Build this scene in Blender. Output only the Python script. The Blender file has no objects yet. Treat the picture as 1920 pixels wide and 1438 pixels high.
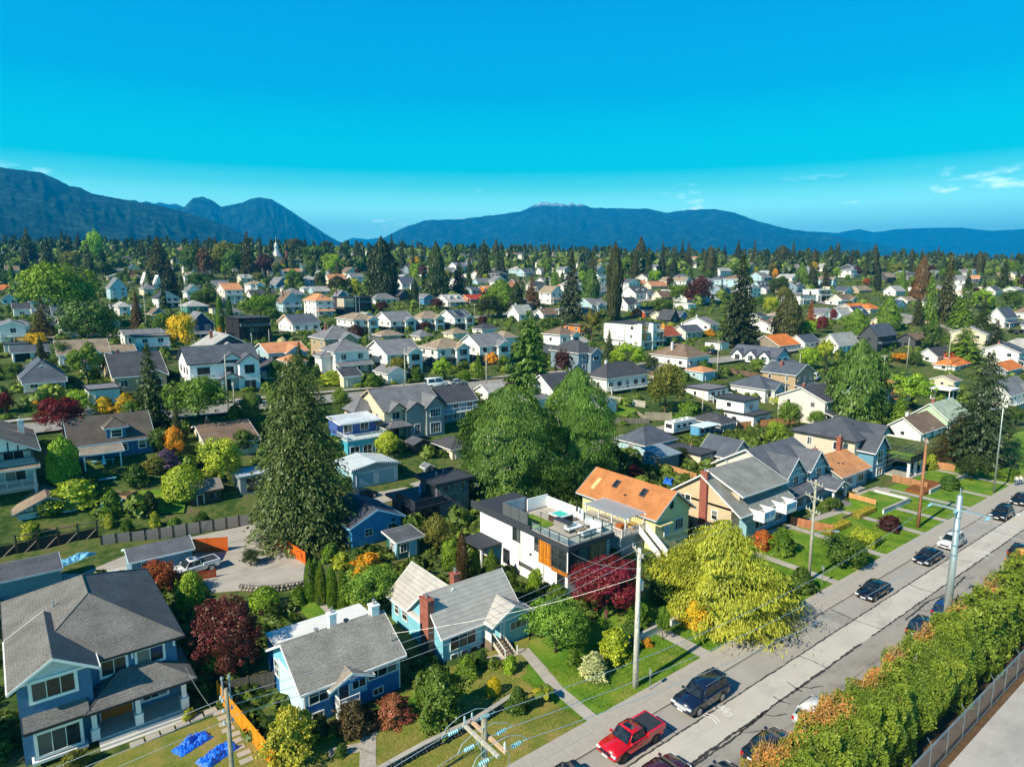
import bpy, bmesh, math, random
import numpy as np
from mathutils import Vector, Matrix
RAD = math.radians
random.seed(7)
RNG = np.random.default_rng(7)
SCN = bpy.context.scene
COL = SCN.collection

# ------------------------------------------------------------------ camera
# world axes: X runs along the near street, Y runs away from it into the block
FPX, CXP, CYP, CAMH = 1260.0, 960.0, 719.0, 34.0
PITCH = math.atan(199 / 1260.0)
PSI = RAD(52)                                   # viewing direction, measured from the street
cam_data = bpy.data.cameras.new('camera')
cam_data.sensor_width = 36.0
cam_data.lens = FPX / 1920 * 36
cam_data.clip_start = 0.5
cam_data.clip_end = 60000
cam = bpy.data.objects.new('camera', cam_data)
COL.objects.link(cam)
cam.location = (0, 0, CAMH)
cam.rotation_euler = (math.pi / 2 - PITCH, 0, PSI - math.pi / 2)
SCN.camera = cam

# ------------------------------------------------------------------ sun and sky
SUN_EL, SUN_AZ = RAD(38), RAD(4)                # light travels along +X, a little towards +Y
sd = bpy.data.lights.new('sun', 'SUN')
sd.energy = 5.0
sd.angle = RAD(0.53)
sd.color = (1.0, 0.91, 0.73)
sun = bpy.data.objects.new('sun', sd)
COL.objects.link(sun)
ldir = Vector((math.cos(SUN_EL) * math.cos(SUN_AZ), math.cos(SUN_EL) * math.sin(SUN_AZ), -math.sin(SUN_EL)))
sun.rotation_euler = ldir.to_track_quat('-Z', 'Y').to_euler()
sun.location = (0, 0, 200)

world = bpy.data.worlds.new('World')
SCN.world = world
world.use_nodes = True
wn, wl = world.node_tree.nodes, world.node_tree.links
wn.clear()
w_out = wn.new('ShaderNodeOutputWorld')
w_bg = wn.new('ShaderNodeBackground')
w_sky = wn.new('ShaderNodeTexSky')
w_sky.sky_type = 'NISHITA'
w_sky.sun_disc = False
w_sky.sun_elevation = SUN_EL
w_sky.sun_rotation = math.atan2(-ldir.x, -ldir.y)
w_sky.altitude = 100
w_bw = wn.new('ShaderNodeRGBToBW')
wl.new(w_sky.outputs[0], w_bw.inputs[0])
w_tc = wn.new('ShaderNodeTexCoord')
w_sep = wn.new('ShaderNodeSeparateXYZ')
wl.new(w_tc.outputs['Generated'], w_sep.inputs[0])
w_ramp = wn.new('ShaderNodeValToRGB')           # hue of the clear sky by height
wl.new(w_sep.outputs['Z'], w_ramp.inputs[0])
SKYRAMP = [(0.0, (0.48, 1.0, 0.86)), (0.095, (0.32, 0.88, 0.68)), (0.125, (0.08, 0.50, 0.42)), (0.148, (0.002, 0.35, 0.34)),
           (0.187, (0.001, 0.29, 0.325)), (0.245, (0.001, 0.185, 0.31)), (0.38, (0.001, 0.13, 0.30)), (0.62, (0.0005, 0.036, 0.135)), (1.0, (0.0003, 0.014, 0.075))]
els = w_ramp.color_ramp.elements
els[0].position, els[0].color = SKYRAMP[0][0], SKYRAMP[0][1] + (1,)
els[1].position, els[1].color = SKYRAMP[-1][0], SKYRAMP[-1][1] + (1,)
for p, c in SKYRAMP[1:-1]:
    e = els.new(p)
    e.color = c + (1,)
w_mul = wn.new('ShaderNodeVectorMath')
w_mul.operation = 'SCALE'
wl.new(w_ramp.outputs[0], w_mul.inputs[0])
w_pow = wn.new('ShaderNodeMath')
w_pow.operation = 'POWER'
w_pow.inputs[1].default_value = 0.16
wl.new(w_bw.outputs[0], w_pow.inputs[0])
w_pm = wn.new('ShaderNodeMath')
w_pm.operation = 'MULTIPLY'
w_pm.inputs[1].default_value = 20.0
wl.new(w_pow.outputs[0], w_pm.inputs[0])
wl.new(w_pm.outputs[0], w_mul.inputs['Scale'])
# small fair-weather clouds low over the mountains
w_map = wn.new('ShaderNodeMapping')
w_map.inputs['Scale'].default_value = (9, 9, 34)
wl.new(w_tc.outputs['Generated'], w_map.inputs[0])
w_noi = wn.new('ShaderNodeTexNoise')
w_noi.inputs['Scale'].default_value = 1.0
w_noi.inputs['Detail'].default_value = 6
w_noi.inputs['Roughness'].default_value = 0.6
wl.new(w_map.outputs[0], w_noi.inputs['Vector'])
w_cr = wn.new('ShaderNodeMapRange')
w_cr.inputs['From Min'].default_value = 0.60
w_cr.inputs['From Max'].default_value = 0.70
wl.new(w_noi.outputs['Fac'], w_cr.inputs['Value'])
w_el = wn.new('ShaderNodeValToRGB')
w_el.color_ramp.elements[0].position, w_el.color_ramp.elements[0].color = 0.045, (0, 0, 0, 1)
w_el.color_ramp.elements[1].position, w_el.color_ramp.elements[1].color = 0.135, (0, 0, 0, 1)
for p in (0.075, 0.10): w_el.color_ramp.elements.new(p).color = (1, 1, 1, 1)
wl.new(w_sep.outputs['Z'], w_el.inputs[0])
w_cm = wn.new('ShaderNodeMath')
w_cm.operation = 'MULTIPLY'
wl.new(w_cr.outputs[0], w_cm.inputs[0])
wl.new(w_el.outputs[0], w_cm.inputs[1])
w_mix = wn.new('ShaderNodeMix')
w_mix.data_type = 'RGBA'
wl.new(w_cm.outputs[0], w_mix.inputs['Factor'])
wl.new(w_mul.outputs[0], w_mix.inputs['A'])
w_mix.inputs['B'].default_value = (30.0, 33.0, 33.0, 1)
wl.new(w_mix.outputs['Result'], w_bg.inputs[0])
w_bg.inputs[1].default_value = 0.07
wl.new(w_bg.outputs[0], w_out.inputs[0])

SCN.view_settings.view_transform = 'Standard'
SCN.view_settings.look = 'None'
SCN.view_settings.exposure = 0.8
SCN.view_settings.gamma = 1.0
SCN.render.engine = 'CYCLES'
SCN.cycles.max_bounces = 6
SCN.cycles.diffuse_bounces = 2
SCN.cycles.glossy_bounces = 2
SCN.cycles.transmission_bounces = 3
SCN.cycles.transparent_max_bounces = 6
SCN.cycles.volume_bounces = 0
SCN.cycles.use_denoising = True

# ------------------------------------------------------------------ lie of the land
CP, SP = math.cos(PITCH), math.sin(PITCH)
CS, SS = math.cos(PSI), math.sin(PSI)
TD = np.array([-500, 98, 122, 149, 191, 320, 530, 800, 1060, 1500, 2600, 40000.])
TZ = np.array([0, 0, 4.2, 8.5, 11.2, 18, 35, 58, 70, 62, 0, 0.])
TY = np.array([-900, 95, 106, 125, 145, 180, 260, 420, 3000.])
TYZ = np.array([0, 0, 3.2, 8.6, 10.2, 12, 16, 22, 40.])

def smooth(a, b, x):
    t = np.clip((x - a) / (b - a), 0, 1)
    return t * t * (3 - 2 * t)

def terrain(X, Y):
    """height of the ground: flat by the street, a bank up to the next one, then the hill of the town"""
    d = CS * X + SS * Y
    Rr = SS * X - CS * Y
    near = np.interp(Y, TY, TYZ) - .018 * np.clip(X - 70, -60, 250) * smooth(92, 125, Y)
    lat = np.clip(Rr / np.maximum(d, 50), -1.2, 1.2)
    far = np.interp(d, TD, TZ) * (1 + (-0.28 * lat - 0.06) * smooth(350, 900, d))
    f = smooth(185, 330, d) * smooth(30, 60, Y)
    return near * (1 - f) + far * f

def tz(X, Y):
    return float(terrain(np.float64(X), np.float64(Y)))

def ray(px, py):
    r, v = (px - CXP) / FPX, (py - CYP) / FPX
    f, u = CP - v * SP, -(SP + v * CP)
    return CS * f + SS * r, SS * f - CS * r, u

DS = np.concatenate([np.arange(20, 400, .25), np.arange(400, 3000, 1.)])
def ground(px, py, h=0.0):
    """where the sight line through photograph point (px,py) meets the land (raised by h)"""
    dx, dy, u = ray(px, py)
    f = CS * dx + SS * dy
    t = DS / f
    hit = (CAMH + u * t) <= terrain(dx * t, dy * t) + h
    i = int(np.argmax(hit)) if hit.any() else len(DS) - 1
    t = float(t[i])
    X, Y = dx * t, dy * t
    return Vector((X, Y, tz(X, Y)))

def project(p):
    d, Rr, u = CS * p[0] + SS * p[1], SS * p[0] - CS * p[1], p[2] - CAMH
    f = max(d * CP - u * SP, 1e-3)
    return CXP + FPX * Rr / f, CYP - FPX * (u * CP + d * SP) / f

def depth(p):
    return CS * p[0] + SS * p[1]

def vnoise(n, m, fx, fy, seed):
    """smooth lattice noise on an n x m grid with fx x fy cells"""
    r = np.random.default_rng(seed)
    g = r.random((fx + 2, fy + 2))
    x = np.linspace(0, fx, n)[:, None]
    y = np.linspace(0, fy, m)[None, :]
    i, j = np.minimum(x.astype(int), fx), np.minimum(y.astype(int), fy)
    a, b = x - i, y - j
    a, b = a * a * (3 - 2 * a), b * b * (3 - 2 * b)
    return (g[i, j] * (1 - a) * (1 - b) + g[i + 1, j] * a * (1 - b) + g[i, j + 1] * (1 - a) * b + g[i + 1, j + 1] * a * b) - .5

# ------------------------------------------------------------------ object helpers
def tag(o, label=None, cat=None, group=None, kind=None):
    if label: o['label'] = label
    if cat: o['category'] = cat
    if group: o['group'] = group
    if kind: o['kind'] = kind
    return o

LANDMARKS = []                                   # (photograph point, distance, noun phrase)
def empty(name, loc=(0, 0, 0), rz=0.0):
    o = bpy.data.objects.new(name, None)
    COL.objects.link(o)
    o.location = loc
    o.rotation_euler = (0, 0, rz)
    o.empty_display_size = 0.2
    return o

def thing(name, label, cat, loc=(0, 0, 0), rz=0.0, group=None):
    return tag(empty(name, loc, rz), label, cat, group)

def put(name, me, parent=None, loc=(0, 0, 0), rot=(0, 0, 0), col=None, scale=None):
    o = bpy.data.objects.new(name, me)
    COL.objects.link(o)
    if parent is not None: o.parent = parent
    o.location = loc
    o.rotation_euler = rot
    if col is not None: o.color = tuple(col[:3]) + (1,)
    if scale is not None: o.scale = scale
    return o

class MB:
    """collects faces, then links them as one mesh object"""
    def __init__(s):
        s.v, s.f, s.sm = [], [], []
    def poly(s, *pts):
        n = len(s.v)
        s.v += [tuple(p) for p in pts]
        s.f.append(tuple(range(n, n + len(pts))))
        return s
    def faces(s, vs, fs):
        n = len(s.v)
        s.v += [tuple(p) for p in vs]
        s.f += [tuple(i + n for i in f) for f in fs]
        return s
    def box(s, x0, x1, y0, y1, z0, z1):
        return s.faces([(x0, y0, z0), (x1, y0, z0), (x1, y1, z0), (x0, y1, z0), (x0, y0, z1), (x1, y0, z1), (x1, y1, z1), (x0, y1, z1)],
                       [(0, 3, 2, 1), (4, 5, 6, 7), (0, 1, 5, 4), (1, 2, 6, 5), (2, 3, 7, 6), (3, 0, 4, 7)])
    def prism(s, pts, axis, a, b):
        """extrude a 2d outline: axis 'x' takes (y,z), 'y' takes (x,z), 'z' takes (x,y)"""
        g = {'x': lambda p, t: (t, p[0], p[1]), 'y': lambda p, t: (p[0], t, p[1]), 'z': lambda p, t: (p[0], p[1], t)}[axis]
        n = len(pts)
        vs = [g(p, a) for p in pts] + [g(p, b) for p in pts]
        fs = [tuple(range(n))[::-1], tuple(range(n, 2 * n))] + [(i, (i + 1) % n, (i + 1) % n + n, i + n) for i in range(n)]
        return s.faces(vs, fs)
    def tube(s, pts, rad, n=6, caps=True):
        pts = [Vector(p) for p in pts]
        if not hasattr(rad, '__len__'): rad = [rad] * len(pts)
        vs, fs = [], []
        for i, p in enumerate(pts):
            t = (pts[min(i + 1, len(pts) - 1)] - pts[max(i - 1, 0)]).normalized()
            a = t.cross(Vector((0, 0, 1)))
            if a.length < 1e-3: a = Vector((1, 0, 0))
            a.normalize()
            b = t.cross(a)
            for k in range(n):
                q = 2 * math.pi * k / n
                vs.append(p + (a * math.cos(q) + b * math.sin(q)) * rad[i])
        for i in range(len(pts) - 1):
            for k in range(n):
                fs.append((i * n + k, i * n + (k + 1) % n, (i + 1) * n + (k + 1) % n, (i + 1) * n + k))
        if caps:
            fs += [tuple(range(n))[::-1], tuple(range(len(vs) - n, len(vs)))]
        return s.faces(vs, fs)
    def lathe(s, prof, c=(0, 0), n=10):
        return s.tube([(c[0], c[1], z) for r, z in prof], [r for r, z in prof], n)
    def mesh(s, name, mat=None, smooth=False):
        me = bpy.data.meshes.new(name)
        me.from_pydata(s.v, [], s.f)
        if mat is not None: me.materials.append(mat)
        if smooth: me.polygons.foreach_set('use_smooth', [True] * len(me.polygons))
        return me
    def build(s, name, mat, parent=None, col=None, loc=(0, 0, 0), rot=(0, 0, 0), smooth=False):
        return put(name, s.mesh(name, mat, smooth), parent, loc, rot, col)

def npmesh(name, V, Fq, mat=None, smooth=False, attr=None):
    """mesh from numpy arrays of vertices and quads (or triangles)"""
    me = bpy.data.meshes.new(name)
    k = Fq.shape[1]
    me.vertices.add(len(V))
    me.vertices.foreach_set('co', np.ascontiguousarray(V, np.float32).ravel())
    me.loops.add(Fq.size)
    me.loops.foreach_set('vertex_index', np.ascontiguousarray(Fq, np.int32).ravel())
    me.polygons.add(len(Fq))
    me.polygons.foreach_set('loop_start', np.arange(0, Fq.size, k, dtype=np.int32))
    me.update(calc_edges=True)
    if smooth: me.polygons.foreach_set('use_smooth', np.ones(len(Fq), bool))
    if attr is not None:
        a = me.attributes.new('v', 'FLOAT', 'POINT')
        a.data.foreach_set('value', np.ascontiguousarray(attr, np.float32))
    if mat is not None: me.materials.append(mat)
    me.validate()
    return me

def grid_mesh(name, P, mat, smooth=True):
    n, m, _ = P.shape
    idx = np.arange(n * m).reshape(n, m)
    Fq = np.stack([idx[:-1, :-1], idx[1:, :-1], idx[1:, 1:], idx[:-1, 1:]], -1).reshape(-1, 4)
    return npmesh(name, P.reshape(-1, 3), Fq, mat, smooth)

# ------------------------------------------------------------------ materials
def lin(c):
    """'rrggbb' of the real surface colour, to linear"""
    v = [int(c[i:i + 2], 16) / 255 for i in (0, 2, 4)]
    return tuple(x / 12.92 if x <= .04045 else ((x + .055) / 1.055) ** 2.4 for x in v)

MATS = {}
class NT:
    """thin wrapper for building a node material"""
    def __init__(s, name):
        s.m = bpy.data.materials.new(name)
        s.m.use_nodes = True
        s.n, s.l = s.m.node_tree.nodes, s.m.node_tree.links
        s.b = s.n['Principled BSDF']
        s.out = s.n['Material Output']
        MATS[name] = s.m
    def node(s, t, **kw):
        o = s.n.new('ShaderNode' + t)
        for k, v in kw.items():
            if hasattr(o, k): setattr(o, k, v)
            else: o.inputs[k.replace('_', ' ')].default_value = v
        return o
    def link(s, a, b): s.l.new(a, b)
    def coords(s, scale=(1, 1, 1), which='Object', rot=(0, 0, 0)):
        tc = s.node('TexCoord')
        mp = s.node('Mapping')
        mp.inputs['Scale'].default_value = scale
        mp.inputs['Rotation'].default_value = rot
        s.link(tc.outputs[which], mp.inputs[0])
        return mp.outputs[0]
    def noise(s, scale, detail=3, vec=None, rough=.5):
        o = s.node('TexNoise', Scale=scale, Detail=detail, Roughness=rough)
        if vec is not None: s.link(vec, o.inputs['Vector'])
        return o.outputs['Fac']
    def mapr(s, v, a, b, c, d):
        o = s.node('MapRange')
        for k, x in zip(('From Min', 'From Max', 'To Min', 'To Max'), (a, b, c, d)): o.inputs[k].default_value = x
        s.link(v, o.inputs['Value'])
        return o.outputs[0]
    def math(s, op, a, b):
        o = s.node('Math', operation=op)
        for i, x in enumerate((a, b)):
            if isinstance(x, (int, float)): o.inputs[i].default_value = x
            else: s.link(x, o.inputs[i])
        return o.outputs[0]
    def mix(s, fac, a, b, blend='MIX'):
        o = s.node('Mix', data_type='RGBA', blend_type=blend)
        for k, x in (('Factor', fac), ('A', a), ('B', b)):
            i = o.inputs[k] if k == 'Factor' else [q for q in o.inputs if q.name == k and q.type == 'RGBA'][0]
            if isinstance(x, (int, float)): i.default_value = x
            elif isinstance(x, tuple): i.default_value = x + (1,) if len(x) == 3 else x
            else: s.link(x, i)
        return [q for q in o.outputs if q.type == 'RGBA'][0]
    def scale_col(s, col, fac):
        o = s.node('VectorMath', operation='SCALE')
        s.link(col, o.inputs[0])
        s.link(fac, o.inputs['Scale'])
        return o.outputs[0]
    def ramp(s, v, stops):
        o = s.node('ValToRGB')
        e = o.color_ramp.elements
        while len(e) < len(stops): e.new(.5)
        for q, (p, c) in zip(e, stops):
            q.position, q.color = p, tuple(c) + (1,)
        s.link(v, o.inputs[0])
        return o.outputs[0]
    def bump(s, h, strength=.3, dist=.05):
        o = s.node('Bump', Strength=strength, Distance=dist)
        s.link(h, o.inputs['Height'])
        s.link(o.outputs[0], s.b.inputs['Normal'])
    def objcol(s):
        return s.node('ObjectInfo').outputs['Color']
    def base(s, c, rough=.8, spec=.3, metal=0.):
        if isinstance(c, tuple): s.b.inputs['Base Color'].default_value = c + (1,)
        else: s.link(c, s.b.inputs['Base Color'])
        s.b.inputs['Roughness'].default_value = rough
        s.b.inputs['Specular IOR Level'].default_value = spec
        s.b.inputs['Metallic'].default_value = metal
        return s.m

def simple(name, rough=.7, var=.12, scale=1.5, spec=.3, metal=0., bump=0.):
    """paint-like surface whose colour is the object's own colour, with slight wear"""
    t = NT(name)
    n = t.noise(scale, 5, t.coords())
    f = t.mapr(n, .3, .7, 1 - var, 1 + var)
    t.base(t.scale_col(t.objcol(), f), rough, spec, metal)
    if bump: t.bump(t.noise(40, 2, t.coords()), bump, .02)
    return t.m

PAINT = simple('paint', .55, .06, 2.0)
STUCCO = simple('stucco', .9, .06, 1.2, .2, 0, .25)
METAL = simple('metal', .42, .08, 3.0, .5, .6)
WOOD = simple('weathered_wood', .8, .25, 3.0, .2, 0, .3)
CLOTH = simple('cloth', .85, .08, 4.0, .2)
PLASTIC = simple('plastic', .45, .08, 3, .4)
RUBBER = simple('rubber', .85, .05, 3, .3)

def m_siding():
    t = NT('lap_siding')
    v = t.coords()
    w = t.node('TexWave', wave_type='BANDS', bands_direction='Z', wave_profile='SAW', Scale=2.2, Distortion=0.)
    t.link(v, w.inputs['Vector'])
    n = t.mapr(t.noise(1.1, 4, v), .3, .7, .92, 1.07)
    t.base(t.scale_col(t.objcol(), n), .65, .3)
    t.bump(w.outputs['Fac'], .55, .03)
    return t.m
SIDING = m_siding()

def m_shingle_wall():
    t = NT('wall_shingle')
    v = t.coords(rot=(RAD(90), 0, 0))
    b = t.node('TexBrick', Scale=2.4)
    b.inputs['Color1'].default_value = (1, 1, 1, 1)
    b.inputs['Color2'].default_value = (.8, .8, .8, 1)
    b.inputs['Mortar'].default_value = (.55, .55, .55, 1)
    b.inputs['Mortar Size'].default_value = .03
    t.link(v, b.inputs['Vector'])
    t.base(t.mix(1.0, t.objcol(), b.outputs['Color'], 'MULTIPLY'), .7, .25)
    t.bump(b.outputs['Fac'], -.3, .03)
    return t.m
WSHINGLE = m_shingle_wall()

def m_roof():
    t = NT('roof_shingle')
    v = t.coords()
    fine = t.noise(6, 4, t.coords((1, 1, 2.6)), .75)
    big = t.noise(.5, 4, v)
    w = t.node('TexWave', wave_type='BANDS', bands_direction='Z', wave_profile='SAW', Scale=2.6, Distortion=1.2)
    w.inputs['Detail Scale'].default_value = 6
    t.link(v, w.inputs['Vector'])
    f = t.math('MULTIPLY', t.mapr(fine, .28, .72, .45, 1.55), t.mapr(big, .3, .7, .78, 1.2))
    f = t.math('MULTIPLY', f, t.mapr(w.outputs['Fac'], 0, 1, .9, 1.08))
    t.base(t.scale_col(t.objcol(), f), .88, .22)
    t.bump(t.math('ADD', fine, w.outputs['Fac']), .35, .03)
    return t.m
ROOF = m_roof()

def m_seam(name, scale, dirn, depthv, metal=.0):
    t = NT(name)
    v = t.coords()
    w = t.node('TexWave', wave_type='BANDS', bands_direction=dirn, wave_profile='SIN', Scale=scale, Distortion=0.)
    t.link(v, w.inputs['Vector'])
    n = t.mapr(t.noise(1.4, 4, v), .3, .7, .9, 1.08)
    t.base(t.scale_col(t.objcol(), n), .5, .4, metal)
    t.bump(w.outputs['Fac'], .8, depthv)
    return t.m
CORR = m_seam('corrugated_sheet', 1.6, 'X', .06)

def m_brick():
    t = NT('brick')
    v = t.coords(rot=(RAD(90), 0, 0))
    b = t.node('TexBrick', Scale=4.2)
    b.inputs['Color1'].default_value = (.34, .085, .05, 1)
    b.inputs['Color2'].default_value = (.24, .06, .04, 1)
    b.inputs['Mortar'].default_value = (.3, .24, .2, 1)
    b.inputs['Mortar Size'].default_value = .02
    t.link(v, b.inputs['Vector'])
    n = t.mapr(t.noise(2.5, 4, t.coords()), .3, .7, .8, 1.25)
    t.base(t.scale_col(b.outputs['Color'], n), .9, .2)
    t.bump(b.outputs['Fac'], -.4, .02)
    return t.m
BRICK = m_brick()

def m_glass():
    t = NT('window_glass')
    n = t.noise(.9, 2, t.coords())
    dark = t.ramp(n, [(.4, (.012, .018, .022)), (.65, (.05, .06, .06))])
    rnd = t.node('ObjectInfo').outputs['Random']
    t.base(t.mix(t.mapr(rnd, .62, .95, 0, .8), dark, (.26, .27, .24)), .06, .6)
    return t.m
GLASS = m_glass()
def m_carglass():
    t = NT('car_glass')
    t.base(t.ramp(t.noise(2.5, 2, t.coords()), [(.4, (.008, .012, .014)), (.65, (.03, .04, .045))]), .04, .8)
    return t.m
CARGLASS = m_carglass()

def m_clear():
    t = NT('clear_glass')
    t.base((.75, .9, .92), .02, .5)
    t.b.inputs['Transmission Weight'].default_value = .85
    t.b.inputs['IOR'].default_value = 1.05
    return t.m
CLEAR = m_clear()

def m_carpaint():
    t = NT('car_paint')
    t.base(t.objcol(), .28, .5)
    t.b.inputs['Coat Weight'].default_value = .8
    t.b.inputs['Coat Roughness'].default_value = .06
    return t.m
CARPAINT = m_carpaint()

def m_ground(name, stops, scale, rough=.95, bumps=.4, scale2=8.0, mixf=.5, stain=0.):
    t = NT(name)
    v = t.coords()
    a = t.noise(scale, 6, v, .6)
    b = t.noise(scale2, 4, v, .65)
    c = t.math('ADD', t.math('MULTIPLY', a, 1 - mixf), t.math('MULTIPLY', b, mixf))
    col = t.ramp(c, stops)
    if stain:
        st = t.math('MULTIPLY', t.mapr(t.noise(.9, 5, t.coords((.35, 1, 1)), .7), .5, .68, 0, 1), t.mapr(t.noise(.12, 2, v), .4, .6, .2, 1))
        col = t.scale_col(col, t.mapr(st, 0, 1, 1, 1 - stain))
    t.base(col, rough, .15)
    t.bump(b, bumps, .06)
    return t.m
LAND = m_ground('garden_ground', [(.34, (.02, .045, .01)), (.45, (.045, .085, .016)), (.53, (.10, .13, .03)), (.60, (.13, .11, .05)), (.68, (.19, .165, .12))], .14, .95, .6, 1.1)
LAWN = m_ground('lawn_grass', [(.36, (.045, .13, .008)), (.47, (.095, .21, .015)), (.56, (.18, .25, .028)), (.66, (.29, .25, .07))], .3, .95, .7, 7.0, .42)
DRYLAWN = m_ground('dry_lawn', [(.32, (.07, .12, .015)), (.45, (.15, .18, .03)), (.58, (.27, .22, .06)), (.7, (.34, .23, .10))], .35, .95, .7, 6.0, .4)
SOIL = m_ground('bark_mulch', [(.3, (.05, .03, .018)), (.5, (.12, .07, .035)), (.7, (.2, .13, .07))], 1.2, .95, .8, 14)
CONC = m_ground('concrete', [(.3, (.30, .275, .235)), (.5, (.40, .37, .315)), (.7, (.49, .455, .39))], .45, .9, .15, 18, .45, .25)
SLAB = m_ground('road_concrete', [(.3, (.40, .38, .335)), (.5, (.49, .465, .41)), (.7, (.55, .525, .465))], .3, .9, .12, 22, .4, .22)
ASPH = m_ground('asphalt', [(.28, (.22, .208, .185)), (.5, (.30, .283, .25)), (.72, (.38, .36, .32))], .35, .9, .2, 24, .4, .3)
LOT = m_ground('car_park_concrete', [(.25, (.26, .25, .235)), (.5, (.40, .385, .36)), (.75, (.48, .46, .43))], .3, .9, .15, 10, .35, .35)
TAR = m_ground('tar_seal', [(.3, (.03, .03, .03)), (.7, (.07, .068, .065))], 3, .6, .2)
STONE = simple('stone', .9, .3, 3.0, .2, 0, .5)
WHITELINE = m_ground('road_paint', [(.3, (.6, .6, .58)), (.6, (.8, .8, .78))], 3, .7, .1)

def m_foliage():
    """leaves: the plant's own colour, varied clump by clump and shaded in some hollows, with light coming through"""
    t = NT('foliage')
    at = t.node('Attribute', attribute_name='v')
    f = t.mapr(at.outputs['Fac'], 0, 1, .5, 1.8)
    oc = t.objcol()
    hs = t.node('HueSaturation')
    t.link(t.mapr(at.outputs['Fac'], 0, 1, .525, .475), hs.inputs['Hue'])
    t.link(t.scale_col(oc, f), hs.inputs['Color'])
    d = t.node('BsdfDiffuse')
    tr = t.node('BsdfTranslucent')
    gl = t.node('BsdfGlossy', Roughness=.45)
    gl.inputs['Color'].default_value = (.55, .6, .5, 1)
    m1, m2 = t.node('MixShader', Fac=.13), t.node('MixShader', Fac=.04)
    t.link(hs.outputs[0], d.inputs[0])
    t.link(hs.outputs[0], tr.inputs[0])
    t.link(d.outputs[0], m1.inputs[1])
    t.link(tr.outputs[0], m1.inputs[2])
    t.link(m1.outputs[0], m2.inputs[1])
    t.link(gl.outputs[0], m2.inputs[2])
    t.link(m2.outputs[0], t.out.inputs[0])
    return t.m
LEAF = m_foliage()
BARK = simple('bark', .95, .3, 5, .1, 0, .6)

WH = lin('e9e7e2')

# ================================================================== SETTING
def structure(o, label=None):
    o['kind'] = 'structure'
    if label: o['label'] = label
    return o

# ---- the land: one sheet from the street to beyond the mountains
dd = np.concatenate([np.arange(-60, 84, 12), np.arange(84, 340, 2.5), np.arange(340, 1100, 12), np.arange(1100, 3000, 80), np.geomspace(3000, 30000, 14)])
rr = np.concatenate([-np.geomspace(24000, 420, 14), np.arange(-400, 401, 5), np.geomspace(420, 24000, 14)])
Dg, Rg = np.meshgrid(dd, rr, indexing='ij')
Xg, Yg = CS * Dg + SS * Rg, SS * Dg - CS * Rg
land = put('ground', grid_mesh('ground', np.stack([Xg, Yg, terrain(Xg, Yg)], -1), LAND))
structure(land)

# ---- mountains: real relief, kilometres away
def m_mountain():
    t = NT('mountain_forest')
    v = t.coords((.001, .001, .001))
    a = t.noise(7, 8, v, .65)
    b = t.noise(34, 5, t.coords((.001, .001, .0004)), .65)
    geo = t.node('NewGeometry')
    sep = t.node('SeparateXYZ')
    t.link(geo.outputs['Position'], sep.inputs[0])
    forest = t.ramp(t.math('ADD', t.math('MULTIPLY', a, .5), t.math('MULTIPLY', b, .5)), [(.42, (.001, .005, .006)), (.5, (.010, .034, .026)), (.58, (.04, .09, .055))])
    oi = t.node('ObjectInfo')
    sc = t.node('SeparateColor')
    t.link(oi.outputs['Color'], sc.inputs[0])
    line = t.math('MULTIPLY', sc.outputs[0], 2000.0)           # snow line of this mountain, metres / 2000
    h = t.math('ADD', sep.outputs['Z'], t.math('MULTIPLY', t.math('SUBTRACT', t.noise(34, 5, v, .7), .5), 190.0))
    snow = t.mapr(t.math('SUBTRACT', h, line), -15, 25, 0, 1)
    t.base(t.mix(snow, forest, (.55, .80, .97)), .95, .1)
    t.bump(t.math('ADD', a, b), 1.0, 60)
    return t.m
MOUNT = m_mountain()

def mountain(name, pts, dist, foot, snow, seed, nv=64, rough=1.0):
    """pts: crest seen in the photograph; dist: metres to the crest; foot: metres the slope comes towards us"""
    xs = np.array([p[0] for p in pts], float)
    ys = np.array([p[1] for p in pts], float)
    nu = 420
    u = np.linspace(xs[0], xs[-1], nu)
    y = np.interp(u, xs, ys)
    dirx, diry, rise = [], [], []
    for a, b in zip(u, y):
        dx, dy, up = ray(a, b)
        f = math.hypot(dx, dy)
        dirx.append(dx / f); diry.append(dy / f); rise.append(up / f)
    dirx, diry, rise = map(np.array, (dirx, diry, rise))
    crest = CAMH + rise * dist
    n1, n2, n3 = vnoise(nu, nv, 9, 5, seed), vnoise(nu, nv, 44, 7, seed + 1), vnoise(nu, nv, 150, 24, seed + 2)
    back = 10
    s = np.concatenate([np.linspace(-.35, 0, back, endpoint=False), np.linspace(0, 1, nv - back)])   # behind the crest .. foot
    P = np.zeros((nu, nv, 3))
    for j, t in enumerate(s):
        if t < 0:
            r, h = dist - t * foot, crest * (1 + t * 1.4) - 60 * abs(t)
        else:
            r, h = dist - foot * t, crest * (1 - t) ** 1.25
            k = min(1, t * 5) * (1 - t) * rough
            h = h + k * crest.mean() * (.40 * n1[:, j] + .26 * np.abs(n2[:, j]) * -1.6 + .10 * n3[:, j])
        jag = rough * (9 + 16 * np.clip((crest - snow + 60) / 60, 0, 1.5)) * n3[:, j] if t <= .08 else 0
        P[:, j] = np.stack([dirx * r, diry * r, h + jag], -1)
    P[:, -1, 2] = -80
    o = put(name, grid_mesh(name, P, MOUNT), col=(snow / 2000, 0, 0))
    return structure(o)

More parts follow.
